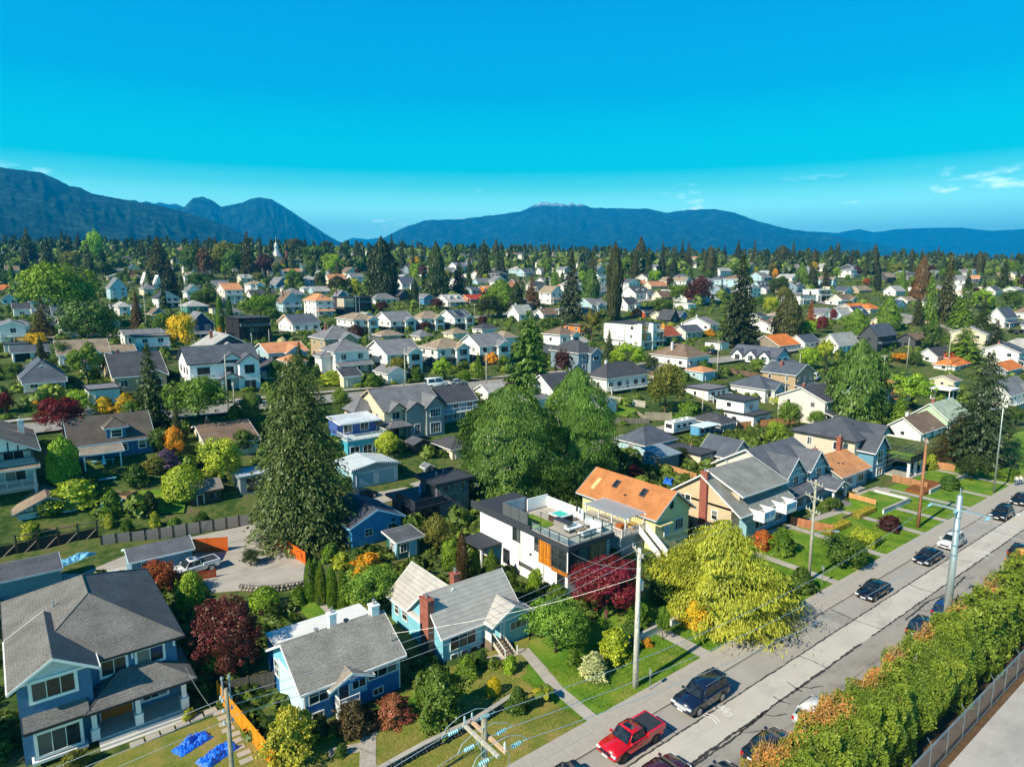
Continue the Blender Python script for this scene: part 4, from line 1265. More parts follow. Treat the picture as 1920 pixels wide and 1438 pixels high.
TOWN = '''
208.3 563.8 31.2 8.3 24 17.7 gy|grey|ltblue|d|light blue front-gabled house with grey roof
270.8 555.4 20.8 10.4 12.5 9.4 h|grey|cream|c|small cream house with grey hip roof
297.9 578.3 39.6 27.1 19.8 11.5 gy|dark|white|b|white house with black trim and a balcony under its gable
352.1 565.8 27.1 8.3 18.8 12.5 gy|grey|white||white house with a steep grey gable beside a fir
352.1 586.7 39.6 16.7 11.5 9.4 h|ltgrey|teal||teal green house with pale hip roof
359.4 640.8 42.7 9.4 33.3 20.8 gy|grey|navy|dp|tall navy house with white trim behind a yellow tree
225 595 20.8 12.5 18.8 8.3 h|ltgrey|white||white house with pale hip roof beside a thin fir
285.4 603.3 27.1 8.3 14.6 10.4 gy|brown|blue|p|blue cottage with a brown roof behind utility poles
257.3 667.9 62.5 8.3 34.4 2.5 f|grey|white|b|white flat-roofed house with shaded balconies
235.4 651.2 68.8 8.3 22.9 7.3 gx|grey|white||long white house with low grey roof
117.7 638.8 20.8 8.3 29.2 12.5 gx|brown|white|b|white house with brown roof half hidden by a maple
2.1 651.2 50 18.8 38.5 8.3 gy|grey|white|b|white house with a wide window band and open lower porch
27.1 597.1 31.2 10.4 17.7 10.4 gx|dark|white||white cottage with dark roof under the big maple
4.2 571 28.1 12.5 9.4 9.4 gy|dark|ltblue||pale blue gabled cottage at the left picture edge
2.5 549.6 14.6 8.3 6.2 8.3 gx|orange|tan||tan cottage with orange roof at the left edge
12.5 522.1 25 12.5 14.6 8.3 gx|brown|tan||tan house with brown roof left of the big maple
8.3 495 18.8 8.3 10.4 10.4 gx|grey|white||white house with grey roof under tall firs at the left edge
241.7 509.6 20.8 10.4 5.2 8.3 gy|dark|cream||small cream gabled house among tall trees
210.8 520 21.9 5.2 12.5 3.1 gx|grey|tan||low tan house right of a round dark tree
237.5 497.1 27.1 6.2 6.2 6.2 gx|dark|white||white house with a dark roof in the far trees on the left
269.2 536.7 8.8 4.2 8.3 16.7 gy|white|white||narrow white spire-like gable
292.1 540.8 9.6 4.2 8.3 15.6 gy|white|white||second narrow white gable beside a fir
346.9 545 14.6 4.2 10.4 3.1 h|ltgrey|white||boxy white house behind a fir
25 680 73.3 10 18.3 10 gx|slate|white|o|white double garage with slate roof and two open bays
45 736.7 78.3 20 23.3 31.7 h|slate|white|dp|white bungalow with slate roof and a gabled porch
216.7 736.7 96.7 20 30 36.7 gx|dark|tan|gc|tan house with dark roof and white gable trim
500 714 43.3 20 15 20 h|dark|white|p|white cottage with dark roof right of the white two-storey house
392 862 92 36 27 26 gx|brown|cream|c|low cream house with brown roof and small skylight
422.9 575.4 33.3 18.8 31.2 11.5 gx|salmon|pale|b|pale tall house with salmon tile roof
400 544.2 31.2 8.3 8.3 8.3 gx|grey|white||white house with grey roof behind the salmon roof
470.8 559.2 47.9 8.3 5.2 8.3 gx|dark|white||long low house with charcoal roof
518.8 542.1 25 19.8 8.3 13.5 gy|grey|blue|d|bright blue gabled house with white side wall
531.2 523.3 35.4 6.2 14.6 4.2 gx|salmon|white||white house with flat salmon roof
568.8 515 27.1 7.3 8.3 12.5 gx|green|teal|d|teal house with dark green roof
616.7 533.8 31.2 8.3 10.4 8.3 gx|salmon|cream||cream house with salmon roof beside dark cedars
645.8 504.6 19.8 4.2 2.5 9.4 h|orange|tan||house with orange hip roof far up the hill
650 517.1 22.9 12.5 6.2 9.4 gy|brown|cream||cream house with twin brown gables
658.3 533.8 22.9 6.2 14.6 6.2 gx|grey|white||white house with grey roof left of the tallest cedars
587.5 552.5 35.4 10.4 6.2 8.3 gx|ltgrey|ltblue||pale blue low house with light grey roof
541.7 562.9 31.2 18.8 10.4 10.4 h|grey|ltblue||blue grey house with grey hip roof
531.2 585.8 34.4 12.5 19.8 17.7 gy|brown|ltblue|bc|blue grey house with big front gable and small balcony
593.8 594.2 31.2 22.9 29.2 12.5 h|salmon|white|pd|white house with salmon hip roof and salmon porch roof
631.2 565 22.9 8.3 4.2 13.5 gy|grey|blue|c|blue house with steep grey gable and brick chimney
645.8 590 52.1 20.8 31.2 2.1 f|dark|charcoal|bt|dark modern house with a beige box and steel pergola
450 642.1 58.3 25 43.8 2.1 f|dark|black|bv|black modern cube house with wide glass balconies
550 625.4 50 31.2 18.8 14.6 gx|slate|white|bw|white house with slate roof and cedar gable trim
418.8 594.2 33.3 8.3 5.2 10.4 h|grey|white||low white house with grey hip roof behind the black cube house
704.2 570.2 39.6 12.5 8.3 10.4 h|grey|white||white bungalow with grey hip roof beside the tall cedars
754.2 548.3 25 14.6 15.6 12.5 gx|slate|white|g|white two-storey house with slate roof right of the tall cedars
743.8 520.2 15.6 9.4 6.2 9.4 gx|grey|white|d|small white house with grey roof and dormer in the far trees
749 565 20.8 4.2 10.4 10.4 gy|dark|charcoal||small charcoal gabled cottage beside a dark slim conifer
790.6 518.1 10.4 4.2 8.3 8.3 gx|grey|white||small white house between two firs
795.4 571.7 16.7 4.2 13.5 6.2 gy|grey|blue||small bright blue cottage
839.6 575.4 32.3 22.9 10.4 11.5 gx|ltgrey|white|dp|white house with pale roof and two front dormers
877.1 569.2 31.2 8.3 9.4 6.2 gx|red|orange|p|orange house with bright red roof
912.5 552.5 12.5 12.5 10.4 5.2 gx|salmon|orange||small orange house with salmon roof
884.4 552.5 18.8 4.2 8.3 5.2 gx|slate|ltblue||pale blue house with slate roof left of the small orange house
895.8 535.8 25 6.2 6.2 7.3 gx|grey|ltblue||grey blue house with low grey roof in the far trees
927.1 535.8 20.8 8.3 8.3 9.4 gy|grey|white|g|white house with several grey gables in the far trees
877.1 521.2 12.5 3.1 7.3 2.1 f|grey|white||white box house in the far trees
966.7 540 18.8 10.4 8.3 7.3 gx|brown|brick||brick house with brown roof in the far trees
972.9 602.5 27.1 24 13.5 15.6 gx|ltgrey|white|c|white cottage with black-trimmed gable beside dark cedars
664.6 628.5 43.8 36.5 28.1 10.4 h|tan|white|kg|white two-storey house with tan hip roof and solar panel
733.3 625.4 44.8 31.2 22.9 15.6 gx|grey|white|kg|white two-storey house with grey roof in the upper new row
791.7 621.2 39.6 18.8 22.9 13.5 h|tan|white|kg|cream two-storey house with tan hip roof in the upper new row
853.1 619.2 32.3 31.2 22.9 13.5 gx|slate|white|kgs|white two-storey house with solar panels at the end of the upper row
716.7 641 37.5 14.6 2.9 9.4 h|tan|tan||low garage with tan hip roof behind the front row
788.5 642.1 20.8 15.6 9.4 10.4 h|grey|cream||small cream garage with grey hip roof
850 635.8 27.1 16.7 8.3 8.3 h|tan|cream||small garage with tan hip roof behind the cream house
904.2 627.5 29.2 14.6 4.2 9.4 h|dark|white||garage with charcoal hip roof right of the solar house
945.8 646.2 22.9 8.3 12.5 10.4 h|tan|white||white garage with tan roof behind the layered cedar
630.2 704.6 62.5 26 43.8 19.8 h|grey|white|qp|white house with grey many-sided roof and wrap porch
727.1 703.5 62.5 41.7 39.6 21.9 gx|grey|white|kg|white two-storey house with grey roof in the front new row
820.8 691 56.2 31.2 36.5 16.7 h|tan|white|kg|cream two-storey house with tan hip roof in the front new row
900 684.8 53.1 39.6 35.4 19.8 gx|grey|white|kg|white two-storey house with grey roof beside the layered cedar
1050 668.1 32.3 31.2 39.6 12.5 h|brown|white|kg|white two-storey house with brown roof right of the layered cedar
1193.8 656.7 43.8 70.8 47.9 2.5 f|dark|white|bm|large white modern house with cedar panels and tall white fins
1087.5 634.8 22.9 22.9 22.9 1.7 f|tan|orange||orange flat-roofed building behind a tree
1240 643.1 30.2 8.3 16.7 12.5 gx|rust|teal|p|small teal house with rust red roof
1285.4 637.9 31.2 22.9 15.6 10.4 gx|slate|pale|c|pale house with slate roof and tall chimney
1331.2 621.7 15.6 52.1 12.5 12.5 gx|grey|white|c|long white house with a brown-edged gable wall
1208.3 596.2 33.3 24 10.4 9.4 gx|dark|rust||rust orange gabled house with dark roof
1241.7 600.8 12.5 20.8 6.2 7.3 gx|grey|cream||small cream house with grey roof right of the rust house
1256.2 607.1 16.7 12.5 4.2 16.7 gy|dark|charcoal||dark house with twin steep gables
1275 600.8 12.5 14.6 8.3 8.3 gy|slate|blue||small blue house with slate gable
1191.7 562.9 29.2 29.2 12.5 12.5 gx|dark|white|dg|white and blue house with dark roof and a row of gables
1177.1 583.8 20.8 12.5 12.5 12.5 gx|dark|white|g|white house with dark roof right of the tall poplar-like cedar
1239.6 565 20.8 16.7 8.3 10.4 gx|brown|cream||cream house with brown gable roofs
1195.8 537.9 20.8 12.5 5.2 6.2 h|salmon|cream||low house with salmon hip roof
1220.8 542.1 45.8 10.4 3.1 8.3 gx|salmon|cream||long low house with orange tile roof
1250 531.7 14.6 10.4 5.2 6.2 gy|tan|cream||small cream gabled house in the far trees
1275 529.6 16.7 16.7 6.2 8.3 gy|slate|ltblue||blue and white house with slate roofs in the far trees
1287.5 567.5 29.2 22.9 6.2 12.5 gx|rust|white||white house with rust red roof
1289.6 583.8 14.6 19.8 12.5 1 f|white|white||white box garage with a shaded blue side
1320.8 570.2 27.1 6.2 4.2 6.2 gx|ltgrey|ltblue||pale blue house with light grey roof behind the big dark fir
1122.9 500.4 18.8 8.3 5.2 8.3 gy|salmon|white||white house with salmon gable on the far ridge
1118.8 512.9 16.7 8.3 6.2 8.3 gy|grey|white||white house with grey gable below the far salmon gable
1120.8 537.9 18.8 4.2 22.9 1.7 f|grey|white|b|white three-storey flat-roofed house between tall trees
1160.4 535.8 20.8 4.2 17.7 1.7 f|grey|grey|b|grey house with glass balconies behind the tall cedar
1037.5 510.8 14.6 8.3 6.2 5.2 gx|salmon|white||white house with salmon roof in the far trees
1014.6 515 16.7 8.3 6.2 6.2 gx|grey|white||grey roofed house in the far trees left of the salmon one
1018.8 540 18.8 12.5 12.5 6.2 gx|grey|white|g|white house with grey roof left of the tallest dark fir
1018.8 597.7 25 12.5 8.3 9.4 gx|brown|white|c|low white house with brown roof beside the white cottage
1095.8 598.8 20.8 10.4 12.5 8.3 gx|tan|ltblue||pale blue house with tan roof behind a bare-stemmed tree
1460.4 660.8 37.5 54.2 12.5 16.7 gx|orange|taupe|b|taupe house with bright orange roof and wide gable
1508.3 655 27.1 16.7 12.5 12.5 gx|slate|white||white house with slate roof right of the bright orange roof
1570.8 664 62.5 22.9 16.7 19.8 gx|ltgrey|white||white house with a long pale grey roof
1500 571.7 37.5 45.8 16.7 3.1 f|tan|white|b|low white modern house with taupe flat roof
1533.3 565.4 22.9 29.2 20.8 1.7 f|white|white|bv|white modern house with blue shaded glass front
1577.1 569.6 25 16.7 8.3 8.3 gx|brown|cream|g|cream house with brown roofs right of the white modern house
1583.3 552.5 16.7 12.5 6.2 8.3 gy|slate|white||white gabled house with slate roof in the far trees right
1610.4 550.4 27.1 10.4 6.2 7.3 gx|tan|tan||tan house with tan roofs far right
1570.8 572.7 37.5 6.2 6.2 1 f|white|white||long low white building
1595.8 584.2 31.2 8.3 7.3 6.2 gx|orange|cream||cream house with flat orange roof
1631.2 588.3 16.7 8.3 8.3 9.4 h|orange|cream||cream house with orange pyramid roof
1577.1 600.8 22.9 10.4 10.4 12.5 gx|ltgrey|ltblue||pale blue house with light grey roof below the orange roofs
1605.2 596.7 21.9 6.2 6.2 12.5 gx|navyr|white|d|white house with dark blue roof
1541.7 598.8 22.9 15.6 9.4 10.4 gy|grey|white|b|white house with grey gable beside a red maple
1425 544.6 18.8 4.2 6.2 10.4 gx|slate|ltblue|d|pale blue house with dormer right of the big dark fir
1350 517.5 22.9 12.5 9.4 5.2 gx|ltgrey|white||white house with pale roof left of the big dark fir top
1352.1 498.8 14.6 6.2 10.4 3.1 h|ltgrey|white||white house on the far ridge among pointed firs
1414.6 506 18.8 10.4 6.2 5.2 gx|white|white||white house on the far ridge right of the big dark fir
1433.3 519.6 14.6 8.3 5.2 6.2 gx|white|white||white roofed house below the far ridge
1541.7 509.2 18.8 12.5 6.2 8.3 gy|ltgrey|white||white gabled house beside a yellow tree on the ridge
1643.5 661 60.4 23.4 31.2 19.5 gx|slate|charcoal|bc|large charcoal house with slate roof and dark balconies
1714.6 656.6 29.2 5.8 19.5 9.7 gx|brown|charcoal|b|dark brown house with ivy wall
1756.4 681.9 33.1 29.2 13.6 13.6 gx|dark|white||white house with black gable side and dark roof
1796.3 683.8 29.2 11.7 3.9 11.7 h|red|cream||house with dark red hip roof
1789.5 697.4 29.2 17.5 5.8 11.7 h|orange|white||white house with pale orange hip roof
1885.3 711.7 38.9 11.7 17.5 11.7 gx|orange|grey||grey house with orange roof at the right edge
1882 615.7 42.8 11.7 19.5 17.5 gx|slate|white|p|white house with slate roof above two parked cars
1678.5 555.3 17.5 21.4 9.7 8.8 gx|ltgrey|white||white house with cream gable left of the dark firs
1679.5 580.6 19.5 7.8 5.8 9.7 gy|navyr|white||small house with dark blue gable roof
1700.9 570.9 15.6 5.8 4.9 6.8 gx|tan|white||small house with taupe roof left of the dark firs
1659.1 613.7 17.5 29.2 3.9 9.7 gx|cream|cream|c|cream house with orange chimney behind the slate roof
1661 531.9 25.3 9.7 11.7 7.8 gx|tan|charcoal||charcoal house with tan roof left of the dark firs
1653.6 511.5 19.5 3.9 7.8 1.6 f|tan|white||wide white building on the right ridge
1865.9 553.3 12.7 3.9 6.8 8.8 gx|slate|white||small white house with slate roof right of the firs
1904.8 549.4 14.6 3.9 5.8 4.9 gx|ltgrey|white||white house at the right edge above the trees
1742.8 609.8 29.2 5.8 7.8 3.9 f|tan|tan||low tan building between dark firs
818.3 796.7 73.3 10 40 23.3 gx|dark|bluegrey|b|blue grey house with dark roof right of the gabled grey house
848.3 863.3 35 8.3 20 13.3 h|dark|cream||cream garage with dark roof and grey door
1137.3 736.4 75.9 30.7 26.3 24.8 h|dark|white|bc|white bungalow with charcoal hip roof and a rear deck
1287.7 693.2 40.9 67.2 21.9 20.4 h|brown|white|c|white house with brown hip roof and white chimney
1327.1 752.4 38 43.8 20.4 2.9 f|grey|white|b|white flat-roofed house with a shaded blue side
1350.5 812.9 29.2 59.9 16.1 13.1 h|dark|grey||grey garage with charcoal hip roof in the lane
1208.8 859.6 55.5 7.3 24.8 26.3 h|slate|ltblue||pale garage with dark slate hip roof beside the big cedars
1312.5 877.1 13.1 20.4 23.4 2.3 f|dark|cream||small beige shed with dark flat roof
1368.6 877.1 38 43.8 17.5 27.7 gy|slate|white||white garage with slate roof behind the gabled house
1775.4 812.9 38 70.1 26.3 26.3 gx|mint|mint|c|mint green gabled house with white lower wall
1725.7 827.6 40.9 67.2 13.1 23.4 gx|brown|white|c|white house with brown roof and brick chimney
1888.5 777.9 58.4 17.5 38 23.4 gx|grey|white|bg|white two-storey house with grey roof at the right edge
'''
for ln in TOWN.strip().splitlines():
    a = ln.split('|')
    q = a[0].split()
    town_house(*[float(x) for x in q[:6]], q[6], a[1], a[2], a[3], a[4])

# ================================================================== HOUSES OF THE NEAR BLOCK
def landmark(H, L, D, z, np_):
    c = H.loc + Vector((L / 2, D / 2, z))
    LANDMARKS.append((project(c), depth(c), np_))
def tiles(name):
    t = NT(name)
    v = t.coords()
    w = t.node('TexWave', wave_type='BANDS', bands_direction='Z', wave_profile='SAW', Scale=1.05, Distortion=0.)
    t.link(v, w.inputs['Vector'])
    n = t.math('MULTIPLY', t.mapr(t.noise(1.1, 5, v), .3, .7, .84, 1.1), t.mapr(w.outputs['Fac'], 0, .16, .62, 1))
    t.base(t.scale_col(t.objcol(), n), .6, .3)
    t.bump(w.outputs['Fac'], .8, .06)
    return t.m
MTILE = tiles('metal_roof_tile')
C_CEDAR = lin('c8792e')

# ---- A: large slate-blue house, lower left
c_w, c_r = lin('517fa4'), lin('6e6c68')
A = House('house', 'large slate blue house with dark hip roof and white columned porch in the lower left', 'house', (-.8, 54, 0))
A.foot(-.5, 11, -1, 17.5)
landmark(A, 10, 14, 5, 'large slate blue house')
A.wall(0, 10.4, 2.3, 17, -.5, 5.5, c_w, WSHINGLE)
A.hip(0, 10.4, 2.3, 17, 5.5, 3.05, c_r, .55, C_DARK)
mr = A.roof_obj
A.vents([(2.2, 7.5, 7.0), (1.6, 9.5, 6.7), (3.0, 6.4, 7.3)])
A.pipe(2.9, 9.4, 7.2, .7)
MB().box(-.5, .5, -.35, .35, 0, .12).build('skylight', GLASS, mr, loc=(8.2, 9.6, 6.95), rot=(0, RAD(30), 0))
MB().box(-.5, .5, -.3, .3, 0, .1).build('roof_vent', METAL, mr, (.05, .05, .05), (1.2, 12.2, 6.35), (0, RAD(-30), 0))
A.wall(0, 4.4, .6, 5.5, -.5, 6.15, c_w, WSHINGLE)
A.gable(0, 4.4, .6, 8.2, 6.15, 1.35, 'y', c_r, .5, C_TRIM, walls=lin('c9d2d4'))
A.roof_obj = mr
A.win('-y', 2.1, .6, 4.65, 2.5, 1.3, 3, 1, C_TRIM, .22)
A.slab(.1, 4.3, .5, .62, 6.0, 6.2, C_TRIM, 'trim_board')
A.wall(.55, 3.6, -.1, .6, .4, 2.7, c_w, WSHINGLE, 'bay_wall')
A.win('-y', 2.08, -.1, .85, 2.5, 1.6, 3, 1, C_TRIM, .2)
A.slab(.4, 3.75, -.3, .55, .35, .55, C_TRIM, 'sill')
A.slab(.4, 3.75, -.3, .55, 2.72, 2.95, C_TRIM, 'head_board')
A.shed(.2, 3.9, -.35, .6, 3.0, 3.6, 'y', c_r, .1, .1, C_DARK)
A.slab(4.4, 10.4, 0, 2.28, -.2, .45, lin('b9b4ac'), 'porch_floor')
for k in range(3): A.slab(4.4, 10.4, -.33 * (k + 1), -.33 * k - .004, -.2, .45 - .14 * (k + 1), lin('c6c2ba'), 'step')
A.hip(4.1, 10.7, -.1, 4.4, 2.85, 1.15, c_r, .45, C_DARK)
A.roof_obj = mr
for x in (4.25, 7.1, 10.3): A.column(x, .2, .45, 2.85, .34, C_TRIM, .8)
A.door('-y', 5.9, 2.296, .46, 2.1, 2.15, lin('b0641e'), C_TRIM, 4)
A.win('-y', 8.6, 2.3, .95, 1.7, 1.5, 3, 1, C_TRIM, .16)
A.win('-y', 8.5, 2.3, 4.0, 1.8, 1.15, 2, 1, C_TRIM, .18)
A.win('-y', 6.0, 2.3, 4.0, 1.6, 1.15, 2, 1, C_TRIM, .18)
for x in (7.25, 10.2): A.slab(x - .07, x + .07, 2.0, 2.28, 4.85, 5.45, C_TRIM, 'bracket')
A.win('-x', 8, 0, 3.6, 1.2, 1.2, 1, 1, C_TRIM, .12)
A.win('-x', 12, 0, 3.6, 1.2, 1.2, 1, 1, C_TRIM, .12)

# ---- B: small two-tone blue house
c_l, c_d, c_r = lin('7cc4dc'), lin('2a74b0'), lin('8b877f')
B = House('house', 'small two-tone blue bungalow with grey shingle roof and gabled front door', 'house', (16.3, 46.5, 0))
B.foot(-.4, 9, -2, 9.6)
landmark(B, 8.1, 7, 3, 'small two-tone blue bungalow')
B.wall(0, 8.1, 0, 7, -.3, 1.7, c_d, SIDING)
B.wall(.03, 8.07, .03, 6.97, 1.7, 3.2, c_l, SIDING)
MB().box(-.012, 0, .3, 5.6, .0, 3.15).build('sunlit_panel', STUCCO, B.root, lin('bfe2ea'), (-.004, 0, 0))  # paler sheet puts the sun's glare on the blue side wall into colour
B.gable(0, 8.1, 0, 7, 3.2, 2.05, 'x', c_r, .45, C_TRIM, walls=c_l)
mr = B.roof_obj
B.gable(1.9, 5.2, -.75, 3.0, 2.7, .75, 'y', lin('948b7c'), .18, C_TRIM, walls=c_d)
B.roof_obj = mr
B.wall(2.55, 5.0, -.35, 0, 1.3, 2.72, c_l, SIDING, 'porch_wall')
B.win('-y', 1.15, 0, 1.75, 1.5, 1.2, 2, 2, C_TRIM, .09)
B.door('-y', 3.0, -.352, 1.25, .8, 1.45, lin('24384a'), C_TRIM, 1)
B.win('-y', 4.3, -.35, 1.85, 1.1, .7, 2, 1, C_TRIM, .08)
B.win('-y', 6.55, 0, 1.85, 2.5, 1.15, 3, 1, C_TRIM, .09)
B.win('-y', 6.1, 0, .35, .8, .5, 2, 1, C_TRIM, .09)
B.win('-y', 1.0, 0, .35, .8, .5, 2, 1, C_TRIM, .09)
B.win('-x', 5.9, -.02, 1.4, .9, 1.3, 2, 2, C_TRIM, .09)
B.slab(2.3, 4.0, -1.35, -.36, -.2, 1.2, lin('b9c2c2'), 'landing', STUCCO)
B.rail([(2.3, -.4), (2.3, -1.3), (3.9, -1.3)], 1.2, .8)
B.stairs(2.5, 3.7, -1.35, 1.2, 6)
B.slab(.2, 9.0, 7.02, 9.4, 3.35, 3.55, lin('d9d9d4'), 'porch_roof', STUCCO)
B.slab(.3, 8.8, 8.9, 9.2, -.2, 3.35, c_d, 'porch_wall')
B.chimney(7.7, 3.6, 4.6, 6.3, .7, .7, PAINT, lin('dfe6e6'))
B.chimney(4.3, 4.6, 4.4, 6.2, .6, .6, PAINT, lin('dfe6e6'))
B.pipe(2.8, 4.3, 4.7, .5, .12)
B.pipe(5.4, 4.2, 4.7, .5, .13, (.05, .06, .08))
B.pipe(7.9, .9, 3.9, .7, .05)
for face, x in (('-y', 0.02), ('-y', 8.08)): B.slab(x - .06, x + .06, -.06, .06, .1, 3.2, C_TRIM, 'corner_board')
cu = bpy.data.curves.new('house_number', 'FONT')
cu.body, cu.size, cu.align_x, cu.extrude = '642', .3, 'CENTER', .01
num = bpy.data.objects.new('house_number', cu)
dg = bpy.context.evaluated_depsgraph_get()
COL.objects.link(num)
me = bpy.data.meshes.new_from_object(num.evaluated_get(bpy.context.evaluated_depsgraph_get()))
bpy.data.objects.remove(num)
me.materials.append(PAINT)
put('house_number', me, B.root, (3.6, -.775, 2.85), (math.pi / 2, 0, 0), (.75, .8, .82))

# ---- C: light blue house with pale metal tile roof and brick chimney
c_l, c_r = lin('84c6d6'), lin('b0aba3')
Cc = House('house', 'light blue house with pale ribbed metal roof and tall red brick chimney', 'house', (29.3, 47.5, 0))
Cc.foot(-.8, 9.2, -2.6, 10)
landmark(Cc, 8.6, 6, 3, 'light blue house with brick chimney')
Cc.wall(0, 8.4, 0, 5.8, -.4, 2.65, c_l, SIDING)
Cc.gable(0, 8.4, 0, 5.8, 2.65, 2.7, 'x', c_r, .35, C_TRIM, MTILE, walls=c_l)
mr = Cc.roof_obj
Cc.wall(.1, 5.4, 4, 9.8, -.4, 2.7, c_l, SIDING)
Cc.gable(.1, 5.4, 2.8, 9.8, 2.7, 2.45, 'y', c_r, .35, C_TRIM, MTILE, walls=c_l)
Cc.wall(5.5, 9.0, -1.2, 0, -.4, 2.5, c_l, SIDING)
Cc.gable(4.6, 9.2, -1.4, 2.2, 2.55, 1.25, 'y', c_r, .22, C_TRIM, MTILE, walls=c_l)
Cc.roof_obj = mr
Cc.chimney(-.32, 2.15, -.3, 5.5, .62, 1.45, BRICK, pots=1, parent=Cc.root)
Cc.chimney(3.9, 3.9, 4.4, 6.1, .75, .75, BRICK)
Cc.win('-y', 2.15, 0, .85, 2.7, 1.55, 3, 1, C_TRIM, .07)
Cc.win('-y', 7.6, -1.2, 1.35, 1.9, .7, 3, 1, C_TRIM, .07)
Cc.door('-y', 5.0, -.004, .9, .8, 1.6, lin('cfe0e2'), C_TRIM, 1)
Cc.slab(4.4, 5.9, -1.35, -.01, -.2, .9, lin('7c6d5c'), 'landing', WOOD)
Cc.rail([(4.4, -.1), (4.4, -1.3)], .9, .85, solid=True)
for k in range(6): Cc.slab(4.7, 5.9, -1.36 - .3 * (k + 1), -1.36 - .3 * k, .72 - .14 * k - .07, .76 - .14 * k, lin('8d7c68'), 'step', WOOD)
for x in (4.62, 5.98):
    MB().faces([(x - .04, -3.2, .05), (x + .04, -3.2, .05), (x + .04, -1.3, .95), (x - .04, -1.3, .95), (x - .04, -3.2, -.3), (x + .04, -3.2, -.3), (x + .04, -1.3, .6), (x - .04, -1.3, .6)], [(0, 1, 2, 3), (0, 3, 7, 4), (1, 5, 6, 2), (0, 4, 5, 1)]).build('stringer', PAINT, Cc.root, lin('c9c2b4'))
    Cc.slab(x - .05, x + .05, -3.2, -3.1, 0, .95, C_TRIM, 'newel')
MB().faces([(4.58, -3.15, .9), (4.66, -3.15, .9), (4.66, -1.3, 1.8), (4.58, -1.3, 1.8), (4.58, -3.15, .82), (4.66, -3.15, .82), (4.66, -1.3, 1.72), (4.58, -1.3, 1.72)], [(0, 1, 2, 3), (4, 7, 6, 5), (0, 3, 7, 4), (1, 5, 6, 2)]).build('handrail', PAINT, Cc.root, C_TRIM)
for x in (5.55, 5.9): Cc.column(x, -1.2, .9, 2.5, .12)
Cc.win('-x', 7.0, .1, 1.1, .9, 1.1, 1, 2, C_TRIM, .08)
Cc.win('-x', 8.6, .1, 1.1, .7, 1.0, 1, 2, C_TRIM, .08)
for k in range(4): Cc.win('-y', 1.2 + 1.05 * k, 0, -.02, .7, .4, 1, 1, C_TRIM, .05)

# ---- D: white modern house with a roof terrace
c_w, c_k = lin('efede8'), lin('3c3f45')
D_ = House('house', 'white modern house with charcoal roof, orange cedar panel and furnished roof terrace', 'house', (46, 49.3, 0))
D_.foot(-.5, 6.8, -.6, 17.5)
landmark(D_, 6, 14, 5, 'white modern house with roof terrace')
D_.wall(0, 6.1, 0, 16, -.4, 5.6, c_w, STUCCO)
D_.slab(-.35, 6.6, -.45, 17.5, 5.6, 6.15, c_k, 'roof', STUCCO)
D_.slab(-.2, 6.4, -.3, 10.4, 6.152, 6.2, lin('c9c2b6'), 'terrace_floor', CONC)
D_.slab(-.35, -.12, 5.8, 17.5, 6.152, 6.5, c_k, 'parapet', STUCCO)
for i in range(9): D_.slab(-.07, -.002, 2.6 + .236 * i + .008, 2.6 + .236 * (i + 1) - .008, 2.75, 5.35, tuple(q * (.75 + .1 * ((i * 7) % 5)) for q in lin('c9791f')), 'plank', WOOD)
for i in range(11): D_.slab(-.07, -.002, .236 * i + .008, .236 * (i + 1) - .008, 2.55, 3.05, tuple(q * (.75 + .1 * ((i * 5) % 5)) for q in lin('c9791f')), 'plank', WOOD)
D_.win('-x', 1.35, 0, 3.12, 2.2, 2.2, 2, 2, c_k, .1, bar=.04)
D_.win('-y', 1.55, 0, 3.0, 2.9, 2.3, 2, 1, c_k, .1, bar=.04)
for i in range(11): D_.slab(3.15 + .23 * i + .008, 3.15 + .23 * (i + 1) - .008, -.06, -.002, 2.9, 5.4, tuple(q * (.5 + .12 * ((i * 7) % 5)) for q in lin('a9835c')), 'plank', WOOD)
D_.slab(5.75, 6.16, -.12, -.001, -.3, 5.5, lin('9aa0a2'), 'stone_pier', STONE)
for y, z, w, h, nx, ny in ((8.7, 3.9, 1.3, 1.5, 2, 1), (5.0, 3.9, .8, 1.6, 1, 2), (3.0, 3.8, .6, 1.4, 1, 1), (7.0, 1.2, 2.3, .35, 1, 1), (1.0, .4, 1.1, 2.1, 1, 1), (10.6, .5, 1.1, 1.7, 1, 1)):
    D_.win('-x', y, 0, z, w, h, nx, ny, c_k, .06, bar=.03)
for y, z in ((6.1, 3.0), (4.2, .9)): D_.slab(-.12, -.002, y - .14, y + .14, z, z + .25, c_k, 'vent_hood')
D_.slab(-.03, -.002, 8.02, 8.1, .2, 5.5, c_k, 'downpipe')
D_.slab(-.05, -.002, 3.9, 3.97, 0, 2.5, c_k, 'downpipe')
D_.slab(-3.0, -.01, 11.5, 15.8, 2.5, 2.75, c_k, 'canopy_roof', STUCCO)
for x, y in ((-2.8, 11.8), (-2.8, 15.5)): D_.column(x, y, -.2, 2.5, .25, C_TRIM)
for i in range(3):
    D_.slab(-.2, -.14, 6.5 + i * 1.55, 6.5 + i * 1.55 + 1.48, 6.5, 7.9, lin('84868a'), 'screen_panel', METAL)
    D_.slab(-.14, -.06, 6.5 + i * 1.55 - .05, 6.5 + i * 1.55 + .03, 6.2, 7.95, c_k, 'screen_post')
for k in range(8): D_.slab(-.12, 3.2, 11.05, 11.1, 6.3 + k * .2, 6.3 + k * .2 + .17, lin('a9b4b8'), 'screen_slat', WOOD)
D_.slab(3.2, 6.4, 10.6, 10.75, 6.2, 7.7, c_w, 'terrace_wall', STUCCO)
D_.slab(6.25, 6.4, 4.2, 10.6, 6.2, 7.5, c_w, 'terrace_wall', STUCCO)
